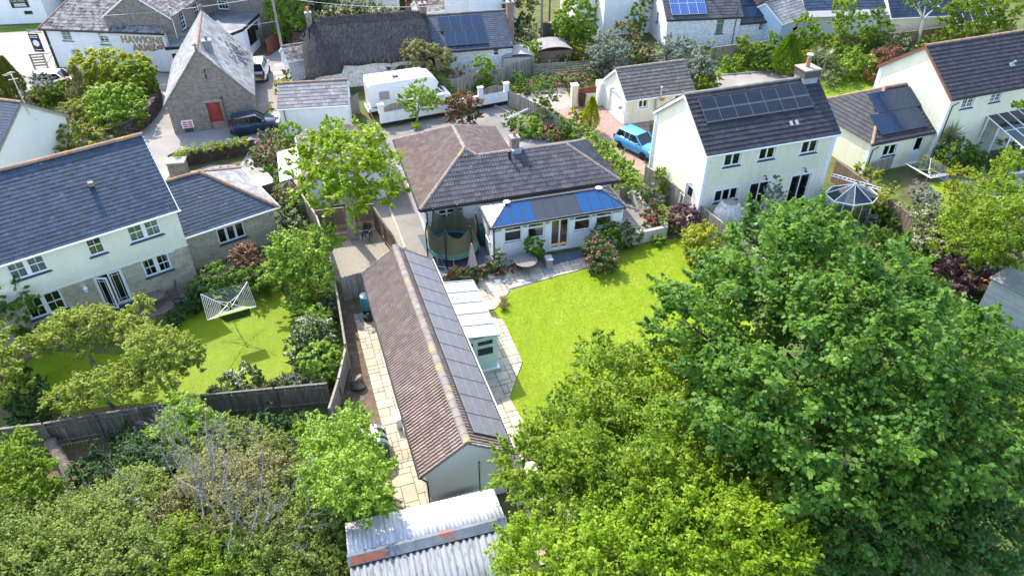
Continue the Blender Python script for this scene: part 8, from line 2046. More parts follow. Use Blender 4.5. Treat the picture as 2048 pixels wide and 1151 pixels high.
t = thing('bare_tree', 'second bare leafless shrub beside the corrugated shed', 'tree', (-6.76, 13.36)); b = MB(); bx_, by_ = (-6.76, 13.36)
for q in ((*(-5.99, 15.96), 2.6), (*(-6.36, 14.96), 2.4), (*(-7.44, 15.23), 2.6), (*(-5.93, 14.24), 2)): branch(b, Vector((0, 0, 0)), Vector((q[0] - bx_, q[1] - by_, q[2])), .04, 1)
b.obj('trunk', M['grey_bark'], t)
def carpet(label, pl, n, kind, h, leaf, sd, name='undergrowth'):
 g = np.random.default_rng(sd); q = np.array(pl); lo, hi = q.min(0), q.max(0); pts = lo + g.random((n * 3, 2)) * (hi - lo); ins = np.zeros(len(pts), bool); j = len(q) - 1
 for i in range(len(q)):
  c = ((q[i, 1] > pts[:, 1]) != (q[j, 1] > pts[:, 1])) & (pts[:, 0] < (q[j, 0] - q[i, 0]) * (pts[:, 1] - q[i, 1]) / (q[j, 1] - q[i, 1] + 1e-12) + q[i, 0]); ins ^= c; j = i
 pts = pts[ins][:n]; n = len(pts); hh = h * (.35 + .65 * (np.sin(pts[:, 0] * 1.7) * np.sin(pts[:, 1] * 2.1 + 1) * .5 + .5))
 V, F4 = leaves(np.concatenate([pts, (.05 + hh * g.random(n) ** .6)[:, None]], 1), nrm(np.array([[0, 0, 1.]]) + .5 * g.normal(size=(n, 3))), leaf * g.uniform(.6, 1.4, n), g, .6)
 o = link(name, np_mesh(name, V, F4, g.random(n), L_[kind]), kind='stuff'); tag(o, label, 'undergrowth')
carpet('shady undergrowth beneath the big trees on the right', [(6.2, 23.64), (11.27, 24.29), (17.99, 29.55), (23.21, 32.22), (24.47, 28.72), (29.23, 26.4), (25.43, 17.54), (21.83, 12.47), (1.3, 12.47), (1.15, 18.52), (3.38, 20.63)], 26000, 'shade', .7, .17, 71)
carpet('low weeds and plants between the shrubs of the right hand gardens', [(20.55, 39.79), (23.64, 41.07), (26.13, 38.58), (28.19, 34.18), (25.57, 29.55), (22.37, 30.41), (19.73, 34.18)], 7000, 'mid', .4, .13, 72, 'ground_cover')
carpet('low plants covering the bank above the forecourt', [(-6.79, 61.03), (-1.07, 61.73), (2.16, 66.22), (14.38, 66.22), (16.71, 61.61), (7.07, 58.23), (5.1, 60.79), (0.26, 59.21), (-5.73, 58.55)], 9000, 'bright', .35, .13, 73, 'ground_cover')
carpet('rough grass and weeds around the far gardens', [(19.08, 66.22), (28.08, 69.36), (44.13, 72.28), (44.08, 67.28), (33.45, 63.42), (28.98, 58.77), (26.4, 58.77), (26.18, 63.42), (26.46, 67.28)], 8000, 'mid', .45, .15, 74, 'ground_cover')
carpet('ivy and weeds under the hedge mound opposite the chapel', [(-40.74, 57.69), (-37.73, 59.32), (-30.82, 59.32), (-29.27, 55.62), (-30.33, 51.26), (-36.18, 53.66), (-39.36, 55.12)], 6000, 'mid', .5, .15, 75, 'ground_cover')
carpet('leafy cover along the borders of the left garden', [(-14.09, 36.29), (-11.66, 36.29), (-8.73, 28.72), (-8.04, 24.97), (-8.95, 23.64), (-13.64, 23), (-10.16, 24.8), (-10.43, 26.77), (-11.19, 28.72), (-12.92, 31.76)], 9000, 'mid', .35, .12, 76, 'ground_cover')
# ---- bungalow garden
for a in (
('rose_bush', 'pink flowering rose bush on the lawn edge by the back step', [(4.84, 34.26, 1, 0.75), (5.41, 33.28, 0.8, 0.62), (4.98, 33.08, 0.6, 0.68)], 'pink_fl', .09),
('hydrangea', 'shrub of round white blooms below the sunroom end', [(6.58, 35.89, 0.8, 0.77), (7.17, 35.77, 0.7, 0.6)], 'white_fl', .1),
('rose_bush', 'climbing rose below the last sunroom window', [(5.52, 35.43, 1.2, 0.65), (6.05, 35.08, 0.8, 0.53)], 'mid', .09),
('rose_bush', 'leafy rose under the second sunroom window behind the round table', [(1.26, 33.96, 1.2, 0.51), (1.38, 34.04, 0.8, 0.46)], 'mid', .09),
('rose_bush', 'pink and white rose beside the terrace wall near the sunroom corner', [(-0.81, 33, 1.1, 0.39), (-0.96, 33.08, 0.6, 0.34)], 'white_fl', .08),
('fuchsia', 'reddish plant in the bed behind the pink parasol', [(-3.1, 31.97, 0.6, 0.5), (-1.38, 32.73, 0.5, 0.34)], 'red_tip', .08),
('alyssum', 'low flowering edging plant around the parasol pole', [(-2.61, 31.99, 0.35, 0.61), (-1.93, 32.32, 0.35, 0.5), (-3.29, 31.59, 0.3, 0.39)], 'pink_fl', .07),
('sedge', 'rusty low plants along the terrace wall', [(-0.68, 32.77, 0.3, 0.34), (0.17, 33.01, 0.3, 0.4)], 'copper', .08),
('berberis', 'dark purple rounded shrub beside the cream house fence', [(10.39, 37.11, 1.2, 0.82)], 'purple', .1),
('skimmia', 'yellow green rounded shrub in the top corner of the main lawn', [(10.99, 34.47, 1.2, 1.04), (10.87, 33.63, 0.8, 0.8)], 'gold', .11),
('viburnum', 'white flecked shrub above the passage retaining wall', [(8.67, 39.59, 1.3, 0.63)], 'white_fl', .1),
('grass_clump', 'pale straw coloured shrub beside the passage retaining wall', [(9.11, 39.35, 1, 0.51)], 'silver', .09),
('weigela', 'reddish shrub along the passage retaining wall', [(8.69, 38, 0.9, 0.62), (9.05, 37.29, 0.8, 0.49)], 'red_tip', .1),
('choisya', 'green shrub beside the purple shrub', [(9.49, 37.18, 0.8, 0.55), (9.52, 38.3, 0.9, 0.5)], 'bright', .1),
('lawn_edge_plant', 'small leafy plant at the top corner of the lawn', [(8.81, 35.87, 0.35, 0.36)], 'bright', .08),
('climbing_plant', 'fine climber on the cream house side wall', [(9.79, 41.4, 1.6, 0.59), (9.95, 40.95, 1, 0.46)], 'hazel', .09)):
 T(a[0], a[1], a[2], a[3], leaf=a[4], dens=1.5, trunk=.025)
for i, (px, lab) in enumerate((((1009, 604), 'upper'), ((1011, 614), 'lower'))): pass
def grass(label, loc, r, h, kind, n=120, cat='ornamental grass'):
 t = thing('grass_tuft', label, cat, loc); SEED[0] += 1; g = np.random.default_rng(SEED[0]); a = g.random(n) * 6.283; s = g.random(n) ** .5
 D = np.stack([np.cos(a) * s, np.sin(a) * s, np.full(n, h / r * .8)], 1); D = nrm(D); ln = g.uniform(.6, 1.1, n) * math.hypot(r, h)
 V, F4 = leaves(D * ln[:, None] * .5, nrm(np.cross(D, g.normal(size=(n, 3)))), ln, g, .07, .1, axis=D)
 link('blades', np_mesh('blades', V, F4, g.random(n), L_[kind]), t); return t
grass('straw coloured grass tuft in the notch of the patio, upper of two', (-0.43, 30.19), .3, .4, 'straw'); grass('straw coloured grass tuft in the notch of the patio, lower of two', (-0.48, 29.64), .34, .42, 'straw')
grass('green strap leaved clump at the foot of the standard acer', (-7.47, 51.98), .45, .5, 'bright', 160)
# hedge of laurels down the bungalow drive
T('laurel_hedge', 'glossy laurel hedge between the bungalow and the block paved drive', [(5.2, 48.79, 1, 0.89), (5.98, 47.34, 1.1, 0.94), (6.54, 45.75, 1.1, 0.98), (7.04, 44.05, 1.2, 0.96), (7.54, 42.62, 1.2, 0.93), (7.75, 41.11, 1.1, 0.85), (7.13, 41.82, 1, 0.73)], 'bright', leaf=.14, dens=1.5, cat='hedge')
for a in (
('laurel', 'darker laurel at the top end of the laurel hedge', [(4.76, 50.3, 0.9, 0.68), (4.14, 49.25, 0.7, 0.6)], 'mid'),
('heather', 'dark reddish shrub beside the forecourt kerb', [(2.88, 50.33, 0.6, 0.61), (3.6, 49.6, 0.7, 0.6)], 'copper'),
('juniper', 'tall green shrub left of the golden conifer', [(3.9, 50.04, 1.3, 0.75), (3.22, 49.6, 0.7, 0.52)], 'mid'),
('fern', 'green leafy clump inside the curved fence', [(-0.16, 52.51, 0.6, 0.63), (0.43, 51.77, 0.6, 0.54)], 'mid'),
('fern', 'mixed shrubs along the curved fence below the birch sapling', [(1.19, 51.19, 0.9, 0.77), (1.75, 50.47, 0.7, 0.68), (0.8, 50.55, 0.5, 0.53)], 'bright'),
('broom', 'feathery yellow shrub beside the golden conifer', [(5.13, 52.83, 1, 0.55)], 'gold')):
 T(a[0], a[1], a[2], a[3], leaf=.12, dens=1.4, trunk=.03)
def conifer(label, loc, h, r, kind, leaf=.12, n=9000, name='conifer', tip=.08, bark='bark'):
 t = thing(name, label, 'conifer', loc); SEED[0] += 1; g = np.random.default_rng(SEED[0])
 f = g.random(n) ** .75; a = g.random(n) * 6.283; lob = 1 + .13 * np.sin(a * 5 + 9 * f) + .08 * np.sin(a * 11 - 20 * f)
 rr = r * np.minimum(1, (1 - f) * 1.7 + tip) ** .75 * np.minimum(1, .45 + f * 3) * lob * (.72 + .28 * g.random(n) ** .5)
 P = np.stack([rr * np.cos(a), rr * np.sin(a), .1 + f * h], 1); D = nrm(np.stack([np.cos(a), np.sin(a), np.full(n, .9)], 1) + .5 * g.normal(size=(n, 3)))
 V, F4 = leaves(P, nrm(D + .6 * g.normal(size=(n, 3))), leaf * g.uniform(.7, 1.4, n), g, .4, .2, axis=nrm(np.stack([np.cos(a) * .5, np.sin(a) * .5, np.ones(n)], 1) + .3 * g.normal(size=(n, 3))))
 link('crown', np_mesh('crown', V, F4, np.clip(g.random(n), 0, 1), L_[kind]), t)
 b = MB(); b.tube([(0, 0, -.05), (0, 0, h * .8)], [.09, .02], 6); b.obj('trunk', M[bark], t); return t
conifer('golden cone shaped conifer beside the block paved drive', (6.07, 51.62), 2.7, .62, 'gold', .1)
conifer('leftmost tall dark gold cypress at the left edge', (-42.8, 56.85), 4.6, 1.0, 'conifer', .14); conifer('middle tall cypress at the left edge', (-42.08, 57.06), 5.0, .85, 'conifer', .14); conifer('right tall cypress beside the aerial', (-41.21, 57.16), 3.8, .8, 'conifer', .14)
conifer('soft blue green conifer at the edge of the upper road', (24.63, 63.42), 3.6, 1.25, 'mid', .16, 9000)
# ---- around the chapel and pub
for a in (
('ornamental_bay', 'large yellow green clipped mound in front of the pub', [(-35.44, 59.32, 2.2, 1.6), (-33.77, 59.16, 2.3, 1.68), (-31.81, 58.74, 2.2, 1.51), (-36.71, 59.55, 1.9, 0.93), (-34.17, 58.32, 1.5, 1.43)], 'gold', .15),
('pieris_bush', 'round bronze tinted bush on the stone hedge bank', [(-31.12, 57.31, 2.1, 1.4), (-30.3, 57.6, 2.2, 0.99), (-30.34, 56.67, 1.5, 1.07)], 'hazel', .14),
('laurel_bush', 'broad mid green mound of laurel above the curved stone wall', [(-31.27, 52.64, 1.9, 1.47), (-30.25, 53.13, 2.1, 1.4), (-30.68, 51.03, 1.5, 1.14), (-29.19, 52.15, 1.7, 1)], 'bright', .15),
('flowering_shrub', 'cream flowered shrub behind the ridge of the large slate house', [(-30.98, 47.32, 1.5, 1.22), (-29.92, 47.28, 1.4, 0.93), (-31.93, 46.92, 1.3, 0.86), (-32.22, 47.32, 2, 0.43)], 'yellow_fl', .14),
('clipped_hedge', 'clipped square topped hedge beside the white gable', [(-34.05, 51.63, 1.4, 0.77, 1.1), (-32.84, 50.71, 1.4, 0.76, 1.1), (-33.75, 50.96, 0.8, 0.69)], 'olive', .1),
('golden_hedge', 'golden topped shrub behind the clipped hedge', [(-33.18, 51.64, 2, 0.61), (-32.43, 51.03, 1.9, 0.53)], 'gold', .1),
('tamarisk', 'grey green feathery shrub beside the cypresses', [(-39.42, 57.76, 1.5, 0.92), (-38.5, 56.89, 1.2, 0.74)], 'silver', .13),
('escallonia', 'sunlit shrubs along the garden wall by the cypresses', [(-38.71, 55.8, 1, 0.82), (-38.02, 56.85, 1, 0.83), (-37.2, 57.35, 1.1, 0.67)], 'hazel', .13),
('grass_bank', 'green tufts at the foot of the chapel side wall', [(-19.73, 53.75, 0.3, 0.4), (-19.87, 55.73, 0.3, 0.33)], 'bright', .1),
('camellia', 'flowering camellia at the end of the shrub topped wall', [(-17.13, 45.91, 1.6, 1.05), (-17.43, 44.79, 1.2, 0.76), (-16.29, 44.42, 1.2, 0.76)], 'pink_fl', .12),
('griselinia', 'bright rounded bush between the navy car and the white garage', [(-16.34, 48.57, 1.3, 0.88), (-17.01, 48.37, 1, 0.66)], 'bright', .12),
('laurel', 'dark glossy shrub beside the neighbouring bungalow', [(-15.16, 41.58, 1.5, 0.72), (-16.15, 42.62, 1.2, 0.6)], 'mid', .12),
('low_shrub', 'low bright shrub beside the timber store', [(-17.34, 42.83, 0.6, 0.54), (-18.01, 42.73, 0.5, 0.4)], 'hazel', .1),
('hydrangea_hedge', 'leafy hedge behind the thatched ridge', [(-17.02, 70.58, 3.2, 1.15), (-15.15, 70.9, 3.2, 1.25), (-13.17, 70.58, 3.2, 1.25), (-11.32, 70.94, 3, 1.06), (-17.83, 69.69, 3, 0.67)], 'cream_fl', .17),
('tree', 'bright broad tree beside the lane at the top', [(-22.73, 72.07, 3, 1.47), (-21.15, 71.98, 3.5, 1.36), (-20.59, 71.01, 2.6, 1.17)], 'bright', .18),
('shade_tree', 'dark shady tree over the top of the lane', [(-18.34, 74.75, 3.2, 1.71), (-16.67, 73.74, 3, 1.3), (-19.55, 76.28, 4, 1.53)], 'dark', .18),
('grey_tree', 'grey green tree at the top behind the leafy hedge', [(-14.97, 71.87, 4, 1.16), (-14.02, 71.51, 3.4, 0.87)], 'silver', .17),
('vine', 'shrub beside the give way lines at the lane corner', [(-19.62, 60.83, 1.2, 0.35), (-19.56, 60.13, 0.8, 0.35)], 'mid', .12),
('yard_shrub', 'sunny shrub at the end of the white garage alley', [(-19.93, 59.47, 0.7, 0.6), (-19.1, 59.5, 0.6, 0.52)], 'gold', .12)):
 T(a[0], a[1], a[2], a[3], leaf=a[4], dens=1.25, trunk=.05)
# row of young shrubs on the wall
for i_, p in enumerate(((*(-23.12, 44.77), .9), (*(-23.04, 45.22), .9), (*(-22.78, 45.63), .9), (*(-22.33, 45.94), .9), (*(-21.7, 46.17), .9), (*(-21.25, 46.41), .9), (*(-20.71, 46.49), .9), (*(-20.17, 46.81), .9), (*(-19.67, 47.05), .9), (*(-19.12, 47.13), .9))):
 SEED[0] += 1; g = np.random.default_rng(SEED[0]); n = 200
 t = thing('young_shrub', 'young bright green shrub on the dry stone wall, %s from the gate pillar' % ('first second third fourth fifth sixth seventh eighth ninth tenth'.split()[i_]), 'shrub', p, 0, 'young shrubs on the dry stone wall')
 f = g.random(n); a = g.random(n) * 6.283; rr = (.06 + .2 * np.sin(f * 2.6)) * (.4 + .6 * g.random(n)); P = np.stack([rr * np.cos(a), rr * np.sin(a), f * .75], 1)
 V, F4 = leaves(P, nrm(P * [1, 1, .3] + [0, 0, .3] + .5 * g.normal(size=(n, 3))), g.uniform(.07, .13, n), g, .5); link('crown', np_mesh('crown', V, F4, g.random(n), L_['lime']), t)
 b = MB(); b.tube([(0, 0, -.05), (0, 0, .5)], .02, 5); b.obj('stem', M['bark'], t)
# monkey puzzle like tree
t = thing('spiky_tree', 'spiky branched conifer in front of the golden mound by the pub', 'conifer', (-35.41, 56.44)); g = np.random.default_rng(5); Vs = []; b = MB(); b.tube([(0, 0, 0), (0, 0, 3.3)], [.09, .03], 6)
PP = []; DD = []
for k in range(46):
 f = g.random(); z = .4 + 3.0 * f; a = g.random() * 6.283; l = (1.25 * (1 - f) + .25); d = Vector((math.cos(a), math.sin(a), .45)).normalized(); e = Vector((0, 0, z)) + d * l; b.tube([(0, 0, z), (Vector((0, 0, z)) + e) / 2 - Vector((0, 0, .05)), e], .015, 4, False)
 for j in range(60): q = Vector((0, 0, z)).lerp(e, .25 + .75 * g.random()); PP.append(tuple(q + Vector(g.normal(size=3) * .05))); DD.append(tuple(Vector(g.normal(size=3)) * .7 + d))
b.obj('trunk', M['bark'], t); PP = np.array(PP); DD = nrm(np.array(DD)); V, F4 = leaves(PP, nrm(np.cross(DD, g.normal(size=DD.shape))), g.uniform(.1, .2, len(PP)), g, .45, .1, axis=DD); link('crown', np_mesh('crown', V, F4, g.random(len(PP)), L_['olive']), t)
# ---- front bank, motorhome and forecourt
T('acer_tree', 'standard acer with pale yellow tips in front of the motorhome', [(-7.17, 51.92, 2.6, 1.29), (-8.06, 51.92, 2.4, 0.84), (-6.19, 51.45, 2.4, 0.91), (-7.08, 53.2, 3, 0.77), (-6.92, 50.8, 2, 0.98)], 'bright', leaf=.14, dens=1.3, trunk=.09, bark='grey_bark', base=(-7.48, 52.53))
T('photinia_tree', 'red tipped photinia standard on a thin stem by the white wall', [(-3.84, 52.93, 1.9, 1.01, 0.6), (-4.68, 52.66, 1.85, 0.7, 0.6), (-3.02, 52.66, 1.85, 0.7, 0.6)], 'red_tip', leaf=.12, dens=1.5, trunk=.04, bark='grey_bark', base=(-4.05, 53.09))
T('sapling_tree', 'slender grey green sapling inside the curved fence', [(2.46, 52.9, 2.6, 0.85), (2.92, 52.4, 2.2, 0.69), (2.08, 52.4, 2, 0.62), (2.55, 53.65, 3.1, 0.54)], 'mid', leaf=.12, dens=.9, trunk=.04, bark='grey_bark', base=(2.43, 52.26))
for a in (
('cotoneaster_tree', 'round olive tree in front of the thatch', [(-7.57, 60.07, 3, 1.35), (-6.54, 59.99, 2.6, 1.27), (-8.48, 60.73, 3.2, 0.94), (-5.73, 60.6, 2.6, 0.86), (-7.37, 59.23, 1.8, 1.1)], 'olive', .15),
('ivy_bush', 'bright ivy mound on top of the vertical board fence', [(-2.63, 60.73, 1.9, 0.86), (-2.12, 60.62, 1.5, 0.69), (-2.68, 60.1, 0.9, 0.61)], 'bright', .13),
('bay_bush', 'dark shrub behind the motorhome roof', [(-10.32, 62.01, 1.3, 0.79), (-10.94, 61.3, 0.8, 0.7), (-9.8, 61.04, 0.9, 0.7)], 'mid', .13),
('ivy', 'ivy covering the vertical fence below the olive tree', [(-5.71, 59.04, 1, 0.77), (-6.55, 58.77, 0.8, 0.6), (-5.26, 58.39, 0.6, 0.51)], 'bright', .12),
('dead_climber', 'brown dried climber on the vertical board fence', [(-4.66, 59.68, 1.5, 0.68), (-4.04, 60.03, 1.5, 0.6), (-5.29, 59.49, 1.4, 0.43)], 'dead_fl', .12),
('pine_bush', 'dark pointed shrub by the fence corner', [(0.48, 61.04, 0.9, 0.52), (0.78, 60.07, 0.6, 0.61)], 'mid', .12),
('bank_flowers', 'mixed flowers on the bank under the trellis fence', [(2.45, 60.58, 0.4, 0.79), (3.75, 60.46, 0.45, 0.87), (5.1, 61.04, 0.45, 0.88), (6.18, 60.91, 0.5, 0.7), (1.55, 59.44, 0.4, 0.69), (7.36, 61.76, 0.4, 0.71)], 'pink_fl', .11),
('bank_shrub', 'green shrubs at the foot of the vertical board fence', [(-1.68, 59.53, 0.5, 0.6), (-0.6, 59.19, 0.5, 0.6), (-2.76, 59.44, 0.4, 0.43), (0.68, 58.89, 0.4, 0.6)], 'mid', .11),
('oleander', 'white speckled grey green tree above the trellis fence', [(8.58, 64.45, 2.6, 1.35), (9.34, 63, 2.2, 1.24), (7.8, 62.93, 2, 1.15), (8.91, 62.38, 1.3, 1.15)], 'silver', .15),
('abelia', 'pinkish shrub to the right of the grey green tree', [(11.49, 65.66, 2.2, 0.92), (12, 64.15, 1.8, 0.9), (11.03, 63.36, 1.4, 0.81)], 'pink_fl', .14),
('phlomis', 'dark upright shrub behind the grey green tree', [(10.59, 67.97, 2.6, 0.94), (11.13, 67.48, 2.2, 0.65), (10.15, 68.47, 3, 0.47)], 'olive', .14),
('eleagnus', 'broad pale grey green bush behind the cream garage', [(14.4, 63.13, 2.6, 1.24), (15.49, 61.79, 2.4, 1.39), (16.37, 60.46, 2, 1.2), (15.59, 59.45, 1.5, 1.19), (13.79, 62.93, 2, 0.98)], 'silver', .15),
('eleagnus', 'yellow green lower bush at the corner of the upper road', [(17.16, 59.72, 1.4, 0.86), (16.11, 58.48, 1, 0.85)], 'hazel', .14),
('vine_pole', 'fine upright climber in front of the blue panel cottage', [(18.69, 66.86, 1.8, 0.37), (18.82, 66.57, 1.2, 0.33)], 'lime', .13),
('clipped_bush', 'large clipped bright green bush on the rubble bank', [(6, 70.01, 3.6, 1.43), (5.29, 69.58, 2.8, 1.34), (6.73, 69.46, 2.6, 1.34), (6.04, 71.27, 4.4, 1.25), (7.01, 70.93, 3.8, 1.06)], 'bright', .17),
('garden_tree', 'leafy shrubs around the brick chimney stack', [(1.74, 69.76, 1.8, 0.87), (0.99, 67.36, 1.4, 0.85), (0.53, 70.64, 2, 0.88), (2.4, 67.26, 1.2, 0.75)], 'cream_fl', .16),
('garden_tree', 'red flowered tree beside the tall white house', [(-0.2, 72.2, 3.2, 1.18), (1.29, 73.17, 3.4, 1.29), (-0.45, 72.2, 2, 0.69)], 'red_fl', .17),
('magnolia', 'bright green shrub covering the end of the arched shed', [(1.88, 65.49, 1.8, 0.73), (1.41, 64.65, 1.4, 0.73)], 'bright', .15),
('yellow_shrub', 'yellow flowering shrubs right of the arched shed', [(5.72, 67.44, 0.9, 0.95), (6.62, 66.76, 0.9, 0.75), (4.74, 66.65, 0.7, 0.75)], 'yellow_fl', .14),
('laburnum_tree', 'bright lime tree standing before the pale green bungalow', [(31.03, 68.82, 4.4, 1.12), (31.53, 67.69, 3.6, 0.93), (30.4, 67.61, 3.4, 0.83), (31.84, 66.53, 2.6, 0.83)], 'lime', .16),
('ceanothus', 'dense dark shrub right of the lime tree', [(34.6, 69.69, 3, 1.14), (34.84, 68.5, 2.2, 1.23), (33.68, 68.39, 2, 0.95)], 'mid', .16),
('buddleia', 'pale yellow green tree before the blue cottage', [(27.44, 68.17, 3, 1.03), (27.84, 66.75, 2.3, 1.11), (26.82, 66.96, 2, 0.93)], 'hazel', .15),
('fuchsia_hedge', 'sunny hedge below the pale green bungalow', [(28.74, 66.67, 1.4, 1.03), (29.91, 66.67, 1.4, 0.93), (27.83, 66.57, 1.2, 0.84)], 'bright', .14),
('topiary_tree', 'small round headed trees along the reed fence', [(21.67, 65.87, 1.9, 0.74), (22.42, 65.11, 1.7, 0.73), (21.47, 66.96, 2, 0.56)], 'hazel', .13),
('holly_bush', 'dark shrub between the round headed trees and the conifer', [(23.27, 64.65, 1.4, 0.91), (23.88, 65.49, 1.8, 0.73), (24.5, 66.96, 2, 0.56)], 'mid', .14),
('reed_shrub', 'low shrubs under the long reed fence', [(19.53, 64.67, 0.7, 0.64), (20.75, 65.04, 0.8, 0.64), (20.17, 64.32, 0.5, 0.55)], 'bright', .13),
('azalea', 'small magenta flowering plant by the reed fence', [(21.75, 65.37, 0.4, 0.32)], 'pink_fl', .1),
('hebe', 'broad pale shrub right of the blue green conifer', [(25.64, 63.21, 1, 0.81), (26.48, 64.56, 1.2, 0.73)], 'gold', .13),
('fuchsia', 'dense green shrubs left of the birch', [(30.54, 64, 1.4, 1.08), (31.43, 62.66, 1.2, 1.07), (29.45, 61.97, 1, 0.97)], 'bright', .15),
('photinia', 'bronze shrub left of the cream gable', [(32.92, 62.8, 1.6, 1.07), (34.63, 64.73, 1.6, 0.91), (32.08, 61.37, 1, 0.88)], 'copper', .14),
('euonymus', 'cream variegated shrub on the lawn behind the cream house', [(28.79, 61.97, 1, 0.71), (27.73, 60.71, 0.8, 0.61)], 'cream_fl', .13),
('hydrangea', 'white edged shrubs below the birch', [(37.63, 69.57, 0.9, 0.97), (38.56, 68.86, 0.8, 0.87), (36.39, 68.86, 0.8, 0.77)], 'white_fl', .14),
('dahlia', 'orange and mauve flowers beside the birch', [(41.09, 70.62, 0.7, 0.69), (42.61, 71.21, 0.7, 0.69), (40.03, 69.75, 0.5, 0.49)], 'yellow_fl', .13),
('far_tree', 'broad sunny tree at the top right edge', [(43.07, 70.22, 4, 1.43), (45.44, 70.81, 3.6, 1.44), (47.32, 71.04, 4, 1.63), (42.13, 70.47, 3, 1.06), (46.92, 71.01, 2.6, 1.17)], 'hazel', .18),
('far_tree', 'leafy tree at the top between the white house and the panel cottage', [(12.53, 73.3, 2.4, 0.9), (13.15, 74.59, 3, 0.81)], 'hazel', .17)):
 T(a[0], a[1], a[2], a[3], leaf=a[4], dens=1.2, trunk=.06)
T('birch', 'multi stemmed white birch in the top right garden', [(38.14, 69.62, 4.4, 1.22), (39.27, 69.81, 4.8, 1.13), (37.52, 70.64, 4.8, 1.14), (40.69, 70.22, 4, 0.76)], 'mid', leaf=.13, dens=.8, trunk=.13, bark='birch', base=(40.7, 71.83), cat='tree')
# ---- right hand gardens
for a in (
('viburnum_bush', 'large cream flowered viburnum in the right garden', [(24.31, 35.04, 2.2, 1.03), (25.15, 34.56, 2, 0.91), (23.54, 34.23, 1.7, 0.8), (24.4, 33.51, 1.5, 0.85)], 'cream_fl', .12),
('acer_shrub', 'deep purple acer beside the grey cabin', [(24.27, 31.9, 1.6, 0.87), (24.71, 31.02, 1.4, 0.75), (23.82, 32.38, 1.6, 0.55), (24.3, 30.43, 1, 0.53)], 'purple', .12),
('cotinus', 'reddish shrub above the purple acer', [(24.79, 34.39, 1.6, 0.46), (25.59, 33.92, 1.5, 0.45)], 'copper', .11),
('osmanthus', 'pale leaved shrub above the cabin roof', [(27.01, 32.33, 1.8, 0.77), (26.43, 31.71, 1.4, 0.6)], 'silver', .12),
('camellia_bush', 'dark white flowered shrub right of the viburnum', [(26.02, 33.06, 1.8, 0.67), (26.24, 32.57, 1.3, 0.61)], 'white_fl', .12),
('crocosmia', 'strappy bright clump left of the red shrub', [(24.01, 34.19, 0.7, 0.58), (23.32, 33.47, 0.5, 0.46)], 'bright', .11),
('golden_climber', 'golden climber along the brown panel fence', [(22.76, 38.46, 1.7, 0.43), (23.66, 39.57, 1.6, 0.38), (22.33, 38.07, 1.4, 0.43), (24.35, 40.08, 1.6, 0.32)], 'gold', .11),
('rose_climber', 'straggly climbing rose on the brown panel fence', [(22.22, 40.26, 1.5, 0.38), (23.01, 41.05, 1.5, 0.32), (23.81, 37.31, 1.5, 0.48), (24.58, 37.02, 1.5, 0.48)], 'cream_fl', .1),
('fern_bed', 'ferny green shrubs below the brown panel fence', [(23.04, 38.3, 0.9, 0.56), (23.39, 37.58, 0.8, 0.55), (22.58, 38.94, 0.7, 0.44), (23.68, 37.04, 0.6, 0.43)], 'mid', .11),
('lavender', 'grey lavender mound beside the greenhouse', [(22.4, 38.97, 0.5, 0.38), (22.33, 37.77, 0.5, 0.37)], 'silver', .09),
('leafy_perennial', 'feathery blue green perennial left of the right garden lawn', [(26.21, 39.32, 1.2, 0.69), (26.34, 40.58, 1.1, 0.58), (26.63, 38.74, 1, 0.56)], 'silver', .11),
('fence_shrub', 'bright shrub on top of the fence by the ladder', [(23.2, 42.43, 1.6, 0.46), (23.74, 42.06, 1.5, 0.4), (24.25, 42.09, 1.3, 0.33)], 'gold', .11),
('privet_ball', 'small round shrub beside the white annexe door', [(28.64, 44.22, 1, 0.55)], 'gold', .1),
('lemon_tree', 'little lemon tree growing in the terracotta pot', [(28.82, 41.11, 1.9, 0.64), (29.47, 41.31, 1.9, 0.45), (28.43, 41.01, 1.7, 0.39)], 'gold', .1),
('pot_shrub', 'twiggy grey shrub beside the terracotta pot', [(30.12, 41.11, 0.8, 0.65)], 'silver', .09),
('cordyline_skirt', 'white flowered evergreen under the cordyline', [(30.57, 45.15, 1.4, 1.04), (29.85, 44.81, 1, 0.76), (31.33, 44.79, 1.2, 0.9), (31.43, 45.11, 1.8, 0.76)], 'mid', .13),
('terrace_shrub', 'green shrubs outside the glass conservatory', [(32.69, 44.86, 0.9, 0.69), (33.19, 44.09, 0.8, 0.55), (32.07, 44.11, 0.6, 0.55)], 'mid', .11),
('conservatory_tree', 'small bright tree in front of the glass conservatory', [(33.43, 43.59, 2, 0.6), (32.57, 42.92, 1.6, 0.53), (34.51, 45.84, 4.4, 0.54)], 'hazel', .13),
('birch_shrub', 'fine leaved young birch in front of the cream patio doors', [(15.66, 37.2, 2.6, 0.65), (15.28, 36.48, 2, 0.83), (15.82, 36.01, 1.6, 0.83), (15.65, 37.64, 3.2, 0.42), (14.97, 35.81, 1.2, 0.77)], 'silver', .09),
('laurel', 'shaded shrubs between the cream house and the sycamore', [(21.63, 35.31, 1, 0.71), (22.45, 34.4, 0.9, 0.64)], 'mid', .12),
('side_shrub', 'climber at the corner of the white cottage row', [(25.04, 69.34, 1.6, 0.48)], 'bright', .13)):
 T(a[0], a[1], a[2], a[3], leaf=a[4], dens=1.25, trunk=.035)
